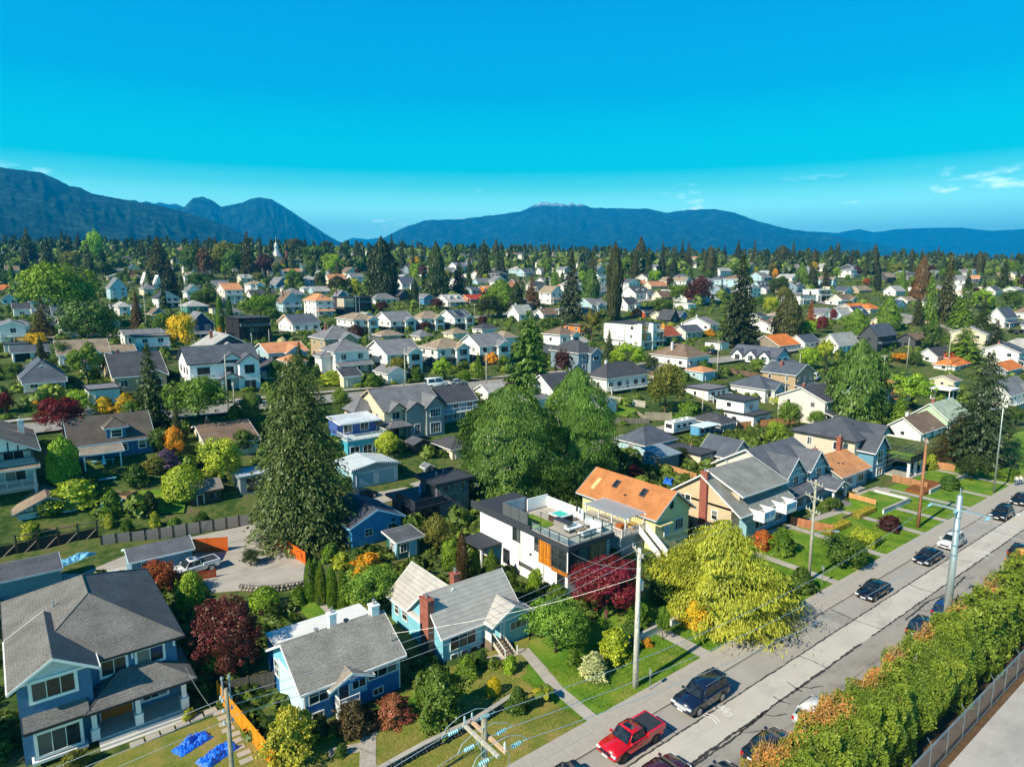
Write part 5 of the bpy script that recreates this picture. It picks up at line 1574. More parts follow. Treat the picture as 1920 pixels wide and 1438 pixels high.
D_.slab(5.1, 5.25, .2, 1.9, 6.2, 7.3, c_w, 'terrace_wall', STUCCO)
D_.rail([(-.15, 5.8), (-.15, -.25), (6.35, -.25), (6.35, 4.1)], 6.2, .95, c_k, glass=True)
D_.slab(.3, 3.0, 5.2, 9.6, 6.204, 6.23, lin('2e8a2a'), 'turf', LAWN)
D_.slab(3.1, 6.2, 4.4, 10.2, 6.204, 6.235, lin('d8d2c8'), 'paving', CONC)
D_.slab(2.4, 3.1, 2.7, 5.0, 6.2, 7.1, lin('8b8781'), 'counter')
D_.slab(2.3, 3.2, 2.6, 5.1, 7.1, 7.18, c_k, 'counter_top')
def sofa(x, y, w, d, rz, label):
    t = thing('garden_sofa', label, 'sofa', (x, y, 6.2), rz, 'terrace sofas')
    MB().box(0, w, 0, d, .12, .32).build('base', PAINT, t, lin('4a4a4a'))
    MB().box(0, w, d - .2, d, .32, .78).build('backrest', CLOTH, t, lin('d9dcdc'))
    for s in (0, w - .15): MB().box(s, s + .15, 0, d - .2, .32, .58).build('armrest', CLOTH, t, lin('cfd3d4'))
    n = int(w / .7)
    for i in range(n): MB().box(.16 + (w - .32) * i / n + .01, .16 + (w - .32) * (i + 1) / n - .01, .02, d - .22, .325, .47).build('cushion', CLOTH, t, lin('e4e6e4'))
    return t
sofa(48.2, 51.5, 2.0, .8, 0, 'light grey sofa with back to the counter on the roof terrace')
sofa(50.4, 50.35, 2.0, .8, math.pi, 'light grey sofa nearest the glass railing of the roof terrace')
sofa(50.9, 51.6, .9, .8, -.5, 'light grey armchair beside the white screen wall on the roof terrace')
t = thing('low_table', 'low wooden table between the sofas on the roof terrace', 'table', (49.5, 51.0, 6.2))
MB().box(-.6, .6, -.3, .3, .34, .4).build('table_top', WOOD, t, lin('8d7a64'))
for sx in (-.5, .5):
    for sy in (-.22, .22): MB().box(sx - .04, sx + .04, sy - .04, sy + .04, 0, .34).build('leg', PAINT, t, lin('4a4a4a'))
t = thing('hot_tub', 'brown sided hot tub with turquoise water on the roof terrace', 'hot tub', (50.1, 55.0, 6.235))
MB().box(-1.0, 1.0, -1.0, 1.0, 0, .8).build('shell', WOOD, t, lin('4d3a31'))
MB().box(-1.05, 1.05, -1.05, -.75, .8, .9).box(-1.05, 1.05, .75, 1.05, .8, .9).box(-1.05, -.75, -.75, .75, .8, .9).box(.75, 1.05, -.75, .75, .8, .9).build('rim', PLASTIC, t, lin('d9d9d4'))
MB().box(-.75, .75, -.75, .75, .7, .84).build('water', GLASS if False else PLASTIC, t, lin('43c9b0'))
for i, (x, y) in enumerate(((46.6, 54.4), (51.7, 54.0))):
    t = thing('umbrella_stand' if i else 'patio_heater', ('black patio lamp post on the terrace beside the turf', 'folded dark parasol beside the hot tub')[i], ('lamp', 'parasol')[i], (x, y, 6.2))
    MB().lathe([(.2, 0), (.2, .05), (.03, .06), (.03, 2.0)], n=8).build('post', METAL, t, (.03, .03, .035))
    MB().lathe([(.03, 1.1 if i else 1.9), (.16, 1.2 if i else 1.95), (.03, 2.2 if i else 2.05)], n=8).build('canopy' if i else 'lamp_head', CLOTH, t, (.05, .05, .06))

# ---- E: cream house with orange shingle roof
c_w, c_r = lin('dfd29c'), lin('b47648')
E_ = House('house', 'cream gabled house with weathered orange shingle roof, skylights and white pergola deck', 'house', (63.3, 52, 0))
E_.foot(-5, 7, -2, 13.5)
landmark(E_, 6.5, 12, 5, 'cream house with orange roof')
E_.wall(0, 6.6, 0, 13, -.4, 4.75, c_w, STUCCO)
E_.gable(0, 6.6, 0, 13, 4.75, 2.45, 'y', c_r, .65, lin('b9c6c8'), walls=c_w, wmat=STUCCO)
mr = E_.roof_obj
sl = math.atan(2.45 / 3.3)
for i, y in enumerate((3.6, 8.4)):
    MB().box(-.55, .55, -.35, .35, 0, .16).build('skylight', GLASS, mr, loc=(1.9, y, 4.75 + 1.9 * 2.45 / 3.3 + .17), rot=(0, -sl, 0))
    MB().box(-.62, .62, -.42, -.35, 0, .2).box(-.62, .62, .35, .42, 0, .2).box(-.62, -.55, -.35, .35, 0, .2).box(.55, .62, -.35, .35, 0, .2).build('skylight_frame', METAL, mr, lin('6b6f72'), (1.9, y, 4.75 + 1.9 * 2.45 / 3.3 + .17), (0, -sl, 0))
MB().box(-1.0, 1.0, -.35, .35, .01, .03).build('bare_patch', WOOD, mr, lin('c9b07a'), (1.2, 11.6, 4.75 + 1.2 * 2.45 / 3.3 + .18), (0, -sl, 0))
E_.vents([(1.0, 6.0, 5.6)])
E_.win('-y', 4.6, 0, 2.0, 1.5, 1.35, 3, 1, C_TRIM, .14)
E_.win('-y', 3.0, 0, 5.1, .55, .9, 1, 1, lin('3f4a44'), .06)
E_.door('-y', 2.2, -.004, 1.6, .9, 1.9, lin('c7cfd0'), C_TRIM, 1)
for x in (.2, 6.4): E_.slab(x - .06, x + .06, -.6, 0, 4.3, 4.45, C_TRIM, 'bracket')
E_.slab(0, 2.4, -.9, -.01, 3.5, 3.62, c_w, 'door_hood')
E_.slab(-4.4, -.01, 1.5, 11, 2.3, 2.5, lin('a9a59c'), 'deck', WOOD)
E_.wall(-4.2, -.02, 1.8, 10.8, -.3, 2.3, lin('8aa2a8'), SIDING, 'deck_skirt')
E_.rail([(-4.35, 11), (-4.35, 1.55), (-.05, 1.55)], 2.5, .95)
for y in (1.7, 4.0, 6.3, 8.6): 
    for x in (-3.6, -.2): E_.column(x, y, 2.5, 4.6, .14)
for k in range(22): E_.slab(-4.1, -.1, 1.5 + k * .33, 1.5 + k * .33 + .07, 4.72, 4.9, C_TRIM, 'pergola_rafter')
for x in (-3.6, -.35): E_.slab(x - .06, x + .06, 1.2, 9.0, 4.6, 4.72, C_TRIM, 'pergola_beam')
E_.stairs(-1.3, -.1, 1.4, 2.4, 11, .3, '-y', lin('4a4560'))
for x in (-1.42, -.02):
    MB().faces([(x - .03, -2.1, .95), (x + .03, -2.1, .95), (x + .03, 1.4, 3.4), (x - .03, 1.4, 3.4), (x - .03, -2.1, -.1), (x + .03, -2.1, -.1), (x + .03, 1.4, 2.4), (x - .03, 1.4, 2.4)], [(0, 1, 2, 3), (4, 7, 6, 5), (0, 3, 7, 4), (1, 5, 6, 2), (0, 4, 5, 1)]).build('stair_side', PAINT, E_.root, C_TRIM)
for i, (x, y, cc) in enumerate(((-2.6, 3.4, 'a35d2f'), (-1.2, 2.6, 'c9a25a'))):
    E_.slab(x - .5, x + .5, y - .5, y + .5, 2.5, 3.25, lin(cc), 'deck_crate', WOOD)

# ---- F: beige house, grey roof, white balconies
c_w, c_r = lin('cbb493'), lin('85857f')
F_ = House('house', 'beige house with broad grey roof, red brick chimney and white balcony boxes', 'house', (74.6, 47.4, 0))
F_.foot(-.5, 12.4, -3, 12)
landmark(F_, 12, 11, 5, 'beige house with white balcony boxes')
F_.wall(0, 12, 1.4, 11.4, -.4, 4.0, c_w, STUCCO)
F_.gable(0, 12, .2, 11.8, 3.7, 3.85, 'x', c_r, .55, C_TRIM, walls=c_w, wmat=STUCCO)
mr = F_.roof_obj
F_.wall(1.8, 12.1, 1.6, 6, 3.6, 5.6, c_w, STUCCO, 'dormer_wall')
F_.shed(1.6, 12.3, .9, 6.2, 5.55, 7.72, 'y', c_r, .25, .16, C_TRIM, name='dormer_roof')
for k in range(5): F_.win('-y', 2.6 + k * 2.15, 1.6, 3.75, 1.3, 1.5, 2, 1, C_TRIM, .08)
for x in (2.3, 7.6):
    F_.slab(x, x + 2.6, -2.0, .9, 2.55, 2.75, lin('d9dadb'), 'balcony', STUCCO)
    F_.slab(x, x + .1, -2.0, .9, 2.75, 3.95, WH, 'balcony_side', STUCCO)
    F_.slab(x + 2.5, x + 2.6, -2.0, .9, 2.75, 3.95, WH, 'balcony_side', STUCCO)
    F_.slab(x + .1, x + 2.5, -2.0, -1.9, 2.75, 3.0, WH, 'balcony_front', STUCCO)
    for j in range(2): F_.slab(x + .2 + 1.2 * j, x + 1.25 + 1.2 * j, -1.99, -1.91, 3.04, 3.9, lin('6fb3d6'), 'balcony_panel', PLASTIC)
F_.wall(2, 12, .3, 1.4, -.3, 2.9, lin('8fb7c2'), SIDING, 'lower_front')
F_.win('-y', 5.4, .3, .7, 3.0, 1.2, 3, 1, C_TRIM, .08)
F_.win('-y', 9.5, .3, .7, 2.2, 1.2, 2, 1, C_TRIM, .08)
F_.chimney(-.22, 5.6, -.3, 8.3, .45, 1.1, BRICK, parent=F_.root)
F_.win('-x', 8.3, 0, 2.7, .8, 1.5, 1, 2, C_TRIM, .12)
F_.win('-x', 3.9, 0, 1.9, .8, 1.2, 1, 2, C_TRIM, .12)
F_.slab(-.45, -.03, 7.95, 8.6, 2.75, 3.2, WH, 'air_conditioner', PLASTIC)
F_.pipe(6.2, 6.6, 7.3, 1.0, .12, (.7, .7, .7))
F_.slab(-3.2, -.02, 9.5, 13, 3.1, 3.3, c_r, 'carport_roof', STUCCO)
F_.slab(-3.3, -3.2, 9.4, 13, 3.0, 3.35, C_TRIM, 'carport_fascia')
for y in (9.8, 12.6): F_.column(-3.0, y, -.2, 3.1, .16)

# ---- G: grey-blue house with two front gables
c_w, c_f, c_r = lin('d8cfc0'), lin('93acb4'), lin('5d6068')
G_ = House('house', 'pale grey house with slate roof and two steep front gables', 'house', (89.5, 50.3, 0))
G_.foot(0, 13, -2.5, 12)
landmark(G_, 12, 11, 5, 'pale grey house with two steep gables')
G_.wall(0, 12.4, .6, 11.4, -.4, 5.0, c_w, STUCCO)
G_.gable(0, 12.4, .6, 11.4, 5.0, 3.1, 'x', c_r, .55, C_TRIM, walls=c_w, wmat=STUCCO)
mr = G_.roof_obj
for x0, x1 in ((.9, 5.7), (7.6, 12.3)):
    G_.wall(x0, x1, 0, 1.0, 2.9, 5.1, c_f, SIDING)
    G_.gable(x0, x1, 0, 5.2, 5.1, 2.35, 'y', c_r, .45, C_TRIM, walls=c_f)
    G_.win('-y', (x0 + x1) / 2 + .3, 0, 3.3, 1.4, 1.7, 2, 1, C_TRIM, .13)
    G_.slab((x0 + x1) / 2 - 1.0, (x0 + x1) / 2 + 1.0, -.42, -.3, 6.0, 6.1, C_TRIM, 'gable_tie')
G_.roof_obj = mr
G_.wall(.3, 12.3, -1.6, .6, -.4, 2.6, c_f, SIDING, 'lower_front')
G_.shed(0, 12.6, -2.0, .6, 2.5, 3.5, 'y', c_r, .3, .14, C_DARK)
G_.gable(8.4, 12.4, -3.6, -.5, 2.6, .9, 'y', c_r, .4, C_TRIM, walls=c_f)
for x in (8.6, 12.2): G_.column(x, -3.4, 0, 2.6, .3)
for x in (2.2, 5.0): G_.win('-y', x, -1.6, .7, 2.0, 1.4, 4, 1, C_TRIM, .1)
G_.slab(8.4, 12.4, -3.6, -1.61, -.2, .7, lin('9a958c'), 'porch_floor')
G_.stairs(9.6, 11.4, -3.6, .7, 5, .3, '-y', lin('8d8a85'))
G_.vents([(4.2, 7.0, 7.7), (8.5, 7.4, 7.5)])

# ---- H: small house with orange roof
c_w, c_r = lin('7f8f98'), lin('c68a5c')
H_ = House('house', 'small blue grey house with plain orange shingle roof', 'house', (103.8, 48.8, 0))
H_.foot(0, 10, -2, 8.5)
landmark(H_, 9, 8, 3, 'small house with orange roof')
H_.wall(0, 9.2, 0, 8, -.4, 3.1, c_w, SIDING)
H_.gable(0, 9.2, 0, 8, 3.1, 1.9, 'x', c_r, .55, lin('cfc6b8'), walls=c_w)
H_.chimney(1.6, 5.2, 4.5, 6.3, .6, .6)
H_.chimney(8.6, 4.6, 4.5, 7.4, .9, .7)
H_.vents([(3.2, 2.0, 4.15), (3.9, 1.6, 4.0)])
H_.win('-y', 2.4, 0, .9, 2.6, 1.4, 3, 1, C_TRIM, .1)
H_.win('-y', 7.0, 0, 1.0, 1.8, 1.3, 2, 1, C_TRIM, .1)
H_.door('-y', 4.8, -.004, .3, .95, 2.05, lin('9fc3cf'), C_TRIM, 1)
H_.win('-x', 4, 0, 1.1, 1.0, 1.1, 1, 1, C_TRIM, .1)
H_.slab(3.6, 6.2, -1.3, -.01, -.1, .3, CONC and lin('b4afa6'), 'landing', CONC)

# ---- I: big beige house with slate hip roof, blue gable and terrace
c_w, c_f, c_r = lin('cdbfa9'), lin('6d9cb0'), lin('50535a')
I_ = House('house', 'large beige house with slate hip roof, blue front gable and columned roof terrace', 'house', (115, 50.0, 0))
I_.foot(0, 13, -5, 13)
landmark(I_, 11, 11, 6, 'large beige house with slate hip roof')
I_.wall(0, 11.5, 2, 13, -.4, 6.3, c_w, STUCCO)
I_.hip(0, 11.5, 2, 13, 6.3, 2.7, c_r, .6, C_DARK)
mr = I_.roof_obj
I_.vents([(2.5, 6, 7.3), (3.5, 9.5, 7.9), (5, 5, 8.0)])
I_.wall(1.4, 6.2, -.6, 2, -.4, 5.0, c_f, SIDING)
I_.gable(1.4, 6.2, -.6, 5.5, 5.0, 2.2, 'y', c_r, .5, C_TRIM, walls=c_f)
I_.gable(7, 11.5, 1.0, 6, 6.3, 1.6, 'y', c_r, .4, C_DARK, walls=c_f)
I_.win('-y', 3.9, -.6, 2.4, 1.9, 2.2, 2, 2, C_TRIM, .14)
I_.win('-y', 3.9, -.6, .4, 1.9, 1.2, 2, 1, C_TRIM, .14)
for y in (5, 10): I_.win('-x', y, 0, 4.3, 1.3 if y == 5 else .8, 1.3, 2, 1, C_TRIM, .13)
I_.win('-x', 6.5, 0, 1.4, 1.2, 1.2, 2, 1, C_TRIM, .12)
I_.slab(6.4, 12.6, -4.6, 2.0, 2.75, 3.0, C_DARK, 'terrace_slab')
I_.slab(6.6, 12.4, -4.4, 1.9, 3.004, 3.03, lin('4f8a2e'), 'turf', LAWN)
I_.rail([(6.45, -.7), (6.45, -4.5), (12.5, -4.5), (12.5, 1.9)], 3.0, .9, (.03, .03, .035))
for x in (6.8, 9.4, 12.2): I_.column(x, -4.2, -.1, 2.75, .42)
I_.wall(6.3, 11.5, .2, 2.0, -.4, 2.75, lin('55606a'), SIDING, 'lower_front')
I_.win('-y', 8.8, .2, .5, 2.8, 1.9, 3, 1, C_TRIM, .1)
I_.slab(6.2, 12.8, -4.9, .15, -.3, .3, lin('b7b2a9'), 'terrace_floor', CONC)

# ---- K: stone-clad laneway house
c_k = lin('30343c')
K_ = House('laneway_house', 'small stone clad modern laneway house with dark flat roofs and corner deck', 'house', (44, 77.5, 0))
K_.foot(-.5, 10, -.5, 8)
landmark(K_, 9, 7, 4, 'stone clad laneway house')
K_.wall(4.1, 9.4, 1.2, 6.0, -.3, 5.0, lin('5d6066'), STUCCO)
K_.flat(4.1, 9.4, 1.2, 6.0, 5.0, lin('3d4147'), .75, .4, c_k)
K_.wall(.2, 4.1, .6, 7.5, -.3, 2.6, lin('5d564f'), STONE)
K_.slab(-.6, 5.0, -.5, 8.1, 2.6, 2.95, c_k, 'deck_slab')
K_.rail([(-.4, 5), (-.4, -.3), (4.05, -.3), (4.05, 1.1)], 2.95, .95, c_k, solid=True)
stone_me = [MB().box(-.5, .5, -.5, .5, -.5, .5).mesh('stone', STONE) for _ in range(1)]
rs = random.Random(5)
z = -.1
while z < 4.85:                                       # ledgestone cladding on the street face
    hh = rs.uniform(.16, .26)
    x = 4.35
    while x < 9.3:
        ww = min(rs.uniform(.35, .8), 9.38 - x)
        if not (4.9 < x < 6.6 and 3.7 < z < 4.7) and not (7.9 < x < 8.9 and z > 2.9) and ww > .1:
            g = rs.uniform(.55, 1.2)
            put('stone', stone_me[0], K_.root, (x + ww / 2, 1.2 - .03, z + hh / 2), (0, 0, 0), tuple(q * g for q in lin('8c8780')), (ww - .02, .06 + rs.uniform(0, .05), hh - .02))
        x += ww
    z += hh
K_.win('-y', 5.75, 1.2, 3.9, 1.4, .7, 2, 1, c_k, .07)
K_.win('-y', 8.4, 1.2, 3.1, .7, 1.6, 1, 1, lin('4fb0b8'), .07)
K_.win('-y', 8.7, 1.2, .8, .5, 1.4, 1, 1, c_k, .07)
K_.win('-x', 3.0, 4.1, 3.1, 2.2, 1.6, 3, 1, c_k, .07)
K_.win('-y', 2.4, .6, .1, 2.2, 2.0, 2, 1, c_k, .08)
K_.win('-x', 4.6, .2, .4, 2.0, 1.7, 2, 1, c_k, .08)
K_.pipe(6, 4.6, 5.2, .5); K_.pipe(7.4, 4.9, 5.2, .5)
t = thing('parasol', 'folded blue parasol on the deck of the stone laneway house', 'parasol', (46.3, 80.5, 2.95))
MB().lathe([(.03, 0), (.03, 2.2)], n=6).build('pole', METAL, t, (.3, .3, .3))
MB().lathe([(.08, .7), (.2, .9), (.1, 1.8), (.02, 2.3)], n=8).build('canopy', CLOTH, t, lin('2f6fae'))

# ---- L: bright blue gabled garage house, and a teal garden shed
c_w = lin('3f8fc2')
L_ = House('cottage', 'bright blue gabled cottage with dark roof beside the tall fir', 'house', (33.9, 76.3, 0))
L_.foot(-.5, 7.5, -.5, 8)
landmark(L_, 7, 7, 3, 'bright blue gabled cottage')
L_.wall(0, 7, 0, 7.6, -.3, 2.85, c_w, SIDING)
L_.gable(0, 7, 0, 7.6, 2.85, 1.55, 'y', lin('4b4f58'), .45, lin('9fd0e6'), walls=c_w)
for x in (2.3, 5.6): L_.win('-y', x, 0, 1.2, 1.0, .9, 2, 2, C_TRIM, .08)
L_.pipe(2.2, 5, 3.9, .4)
S_ = House('garden_shed', 'small teal garden shed with flat roof and pale blue door', 'shed', (36.8, 69.6, 0))
S_.foot(0, 3.2, 0, 3)
landmark(S_, 3, 3, 2, 'small teal garden shed')
S_.wall(0, 3.0, 0, 2.8, -.2, 2.35, lin('2e6a66'), SIDING)
S_.shed(0, 3.0, 0, 2.8, 2.4, 2.65, 'y', lin('595c60'), .5, .12, C_TRIM)
S_.door('-y', 2.0, -.004, .02, .9, 1.9, lin('7fc4d8'), C_TRIM, 1)
S_.win('-y', .75, 0, .9, .8, 1.0, 2, 2, C_TRIM, .08)
S_.win('-x', 1.4, 0, .9, .9, .9, 2, 2, C_TRIM, .08)
MB().box(-.06, 0, -.35, .35, 0, 2.0).build('surfboard', PLASTIC, S_.root, lin('9dbccb'), (-.15, .6, .05), (0, RAD(6), 0))

# ---- M: light blue double garage with corrugated roof
M_ = House('garage', 'light blue double garage with pale corrugated gable roof', 'garage', (43.6, 96.9, .9))
M_.foot(0, 8, -2, 7)
landmark(M_, 8, 7, 3, 'light blue double garage')
M_.wall(0, 8, 0, 6.8, -1.5, 2.7, lin('9cc6d3'), SIDING)
M_.gable(0, 8, 0, 6.8, 2.7, .75, 'y', lin('c9d3d4'), .35, lin('e2e6e4'), CORR, walls=lin('9cc6d3'))
for k in range(26): M_.slab(-.3 + .335 * k, -.3 + .335 * k + .16, -.42, -.37, 2.55, 3.05 + .6 * (1 - abs(k - 12.5) / 12.5), lin('5f7480'), 'rib')
for x in (2.1, 5.9): M_.garage_door('-y', x, -.006, .0, 2.9, 2.1, lin('86b3c2'))
M_.door('-x', 1.2, -.004, .0, .9, 1.9, lin('dfe5e5'))
M_.door('-y', 4.0, -.005, .0, .5, 1.6, lin('cfe0e4'), panels=1)

# ---- N: large grey-beige gabled house behind, and its neighbours
c_w, c_f, c_r = lin('d6c4a6'), lin('8e9694'), lin('6f7073')
N_ = House('house', 'large beige and grey gabled house with dark shingle roof beside the big cedars', 'house', (56.2, 109, 4.2))
N_.foot(0, 12.5, -2, 13)
landmark(N_, 12, 12, 5, 'large beige and grey gabled house')
N_.wall(0, 12, 1.2, 12.5, -2, 5.6, c_w, STUCCO)
N_.gable(0, 12, 1.2, 12.5, 5.6, 3.0, 'x', c_r, .5, lin('c9b294'), walls=c_w, wmat=STUCCO)
mr = N_.roof_obj
N_.wall(3.9, 8.3, 0, 2, -2, 5.3, c_f, SIDING)
N_.wall(8.0, 11.9, -.6, 2, -2, 5.6, c_f, SIDING)
N_.gable(8.0, 11.9, -.6, 6, 5.6, 1.8, 'y', c_r, .45, C_DARK, walls=c_f)
N_.gable(.9, 4.2, .5, 5, 5.4, 1.3, 'y', c_r, .4, C_DARK, walls=c_w)
N_.gable(4.2, 8.0, .0, 5, 5.3, 1.2, 'y', c_r, .35, C_DARK, walls=c_f)
N_.roof_obj = mr
N_.hip(-.2, 4.1, -1.5, 1.2, 2.6, .9, c_r, .3, C_DARK)
N_.roof_obj = mr
for x in (.1, 3.8): N_.column(x, -1.3, -1, 2.6, .25, lin('6d5b4a'))
N_.win('-y', 2.4, 1.2, 3.7, 1.5, 1.3, 2, 1, C_TRIM, .12)
N_.win('-y', 9.9, -.6, 3.6, 2.2, 1.4, 4, 2, C_TRIM, .12)
N_.win('-y', 9.9, -.6, .4, 2.2, 1.9, 4, 2, C_TRIM, .12)
N_.win('-y', 6.2, 0, .3, 1.1, 2.0, 2, 2, C_TRIM, .1)
N_.win('-y', 2.0, 1.2, .2, 2.0, 1.9, 2, 1, C_TRIM, .1)
N_.win('-x', 4, 0, 3.9, .7, .7, 1, 1, C_TRIM, .12)
N_.win('-x', 9, 0, 1.2, .8, 1.6, 1, 1, C_TRIM, .12)
N_.pipe(7.5, 7.2, 8.6, .7, .14, (.3, .3, .3))
N_.wall(-3.2, 0, 6.5, 11.5, -2, 4.6, c_w, STUCCO, 'side_wing')
N_.hip(-3.2, 1.2, 6.5, 11.5, 4.6, 2.4, c_r, .4, C_DARK)
O_ = House('house', 'turquoise house with white railed balcony behind the tall fir', 'house', (47.2, 106.5, 3.6))
O_.foot(0, 7.5, -1, 8)
landmark(O_, 7, 7, 3, 'turquoise house with railed balcony')
O_.wall(0, 7.4, 0, 7.5, -2, 2.4, lin('4fa9bf'), SIDING)
O_.slab(-.2, 7.6, -.2, 5, 2.4, 2.55, lin('d3d6d4'), 'balcony_floor')
O_.wall(0, 7.4, 4.2, 8, 2.55, 4.8, lin('4a66a8'), SIDING)
O_.shed(0, 7.4, 2.6, 8, 4.9, 5.4, 'y', lin('c3ccd0'), .3, .12, C_TRIM)
O_.rail([(-.1, 4), (-.1, -.1), (7.5, -.1), (7.5, 4)], 2.55, .95, C_TRIM, glass=True)
for k in range(3): O_.win('-y', 1.3 + 2.4 * k, 0, -.6, 1.6, 1.9, 2, 2, C_TRIM, .12)
for k in range(2): O_.win('-y', 2 + 3.2 * k, 4.2, 3.0, 1.5, 1.5, 2, 1, C_TRIM, .1)
X_ = House('garden_shed', 'black gabled garden shed below the large beige and grey house', 'shed', (58.6, 103.6, 2.0))
X_.foot(0, 3.6, 0, 3.4)
X_.wall(0, 3.4, 0, 3.2, -1.5, 2.2, lin('3a3d42'), SIDING)
X_.gable(0, 3.4, 0, 3.2, 2.2, .7, 'y', lin('55585e'), .3, C_DARK, walls=lin('3a3d42'))
X_.door('-y', 1.7, -.004, 0, 1.4, 1.8, lin('45484e'), C_DARK, 2)
Y_ = House('kennel', 'tiny grey playhouse with pitched roof beside the lane', 'shed', (57.2, 97.4, .6))
Y_.wall(0, 1.6, 0, 1.4, -.6, 1.0, lin('7d858a'), SIDING)
Y_.gable(0, 1.6, 0, 1.4, 1.0, .5, 'y', lin('6b6f75'), .2, C_TRIM, walls=lin('7d858a'))
Y_.slab(.55, 1.05, -.03, -.003, 0, .85, (.02, .02, .02), 'dark_door_sheet')  # near-black sheet painted as the dark of the entrance
CV = House('boat_shed', 'blue grey corrugated shed leaning beside the dark slate garage', 'shed', (92, 74.5, 0))
CV.foot(0, 5, 0, 5)
CV.wall(0, 4.6, 0, 4.4, -.2, 2.6, lin('7c8f98'), CORR)
CV.shed(0, 4.6, 0, 4.4, 2.65, 3.3, 'y', lin('8a97a0'), .3, .1, lin('9fb4bc'), CORR)
for k in range(3): CV.win('-x', .9 + 1.3 * k, 0, 1.4, .9, .8, 1, 1, C_TRIM, .06)

# ---- Q: low garages beside the lane
Q_ = House('garage', 'low slate blue garage with dark gable roof beside the white pickup', 'garage', (10.3, 82.8, 0))
Q_.foot(0, 7, 0, 4.4)
landmark(Q_, 6.5, 4, 2, 'low slate blue garage')
Q_.wall(0, 6.3, 0, 4.2, -.2, 2.35, lin('6f93a6'), SIDING)
Q_.gable(0, 6.3, 0, 4.2, 2.35, .8, 'x', lin('63666b'), .3, lin('cfe0e4'), walls=lin('a9c3cc'))
Q_.win('-y', 1.3, 0, 1.2, .6, .7, 1, 1, C_TRIM, .08)
R_ = House('garage', 'low blue grey flat garage in tree shade at the left edge', 'garage', (-7, 85.4, 0))
R_.foot(0, 11, 0, 5)
landmark(R_, 8, 4, 2, 'low flat garage at the left edge')
R_.wall(0, 10.8, 0, 4.6, -.2, 2.35, lin('7d98a4'), SIDING)
R_.shed(0, 10.8, 0, 4.6, 2.4, 2.6, 'y', lin('55575c'), .25, .12, lin('a9c3cc'))
R_.garage_door('+x', 2.2, 10.804, 0, 2.2, 1.9, lin('a5552a'))

# ---- half-timbered house and garage at the left edge
T_ = House('house', 'half-timbered house with two covered balconies at the left edge', 'house', (-6.2, 108.5, 4.4))
T_.foot(-1, 10.5, -1, 14)
landmark(T_, 9, 8, 6, 'half-timbered house')
c_w, c_t = lin('b9c4c4'), lin('3f4a50')
T_.wall(0, 9.6, 2.2, 14, -2.5, 7.0, c_w, STUCCO)
T_.gable(0, 9.6, 0, 14, 7.0, 2.5, 'y', lin('8a7a69'), .7, lin('aeb8ba'), walls=WH, wmat=STUCCO)
mr = T_.roof_obj
for k in range(9): T_.slab(.5 + 1.05 * k, .5 + 1.05 * k + .16, -.07, -.004, 6.95, 7.0 + 2.35 * (1 - abs(k - 4) / 4.3), c_t, 'timber', WOOD)
T_.slab(0, 9.6, -.09, -.002, 6.8, 7.0, c_t, 'timber', WOOD)
for z in (2.0, 5.2):
    T_.slab(0, 9.7, 0, 2.2, z - .25, z, lin('8f9a9c'), 'balcony_floor')
    T_.win('-y', 3.4, 2.2, z + .2, 2.6, 1.5, 3, 1, C_TRIM, .1)
    T_.win('-y', 7.4, 2.2, z + .2, 2.2, 1.5, 2, 1, C_TRIM, .1)
T_.shed(-.3, 9.9, -.7, 0.0, 4.55, 4.9, 'y', lin('8a7a69'), .15, .12, lin('aeb8ba'))
T_.rail([(0.1, .1), (9.5, .1), (9.5, 2.1)], 2.0, .95, lin('aab4b4'))
T_.slab(0, 9.6, .02, .12, 5.2, 5.75, lin('6f7f86'), 'balcony_front')
for x in (.2, 4.8, 9.4):
    T_.column(x, .2, -2, 2.0, .35, lin('9fabab')); T_.column(x, .2, 2.0, 4.6, .35, lin('9fabab')); T_.column(x, .2, 5.2, 6.8, .3, c_t)
T_.chimney(8.7, 9, 6.5, 9.6, .7, .7, PAINT, lin('d3d6d2'))
U_ = House('garage', 'half-timbered garage with brown gable roof below the half-timbered house', 'garage', (.8, 104.3, 2.9))
U_.foot(0, 6.8, 0, 6)
landmark(U_, 6, 6, 2, 'half-timbered garage')
U_.wall(0, 6.6, 0, 5.6, -2.5, 1.15, c_w, STUCCO)
U_.gable(0, 6.6, 0, 5.6, 1.15, 1.5, 'y', lin('8a7a69'), .5, lin('6f7f86'), walls=WH, wmat=STUCCO)
for k in range(6): U_.slab(.7 + 1.05 * k, .7 + 1.05 * k + .12, -.07, -.004, 1.15, 1.2 + 1.35 * (1 - abs(k - 2.6) / 2.9), c_t, 'timber', WOOD)
U_.slab(0, 6.6, -.09, -.002, 1.0, 1.15, c_t, 'timber', WOOD)
U_.garage_door('-y', 3.3, -.01, -2.0, 4.6, 2.2, lin('4d565c'))

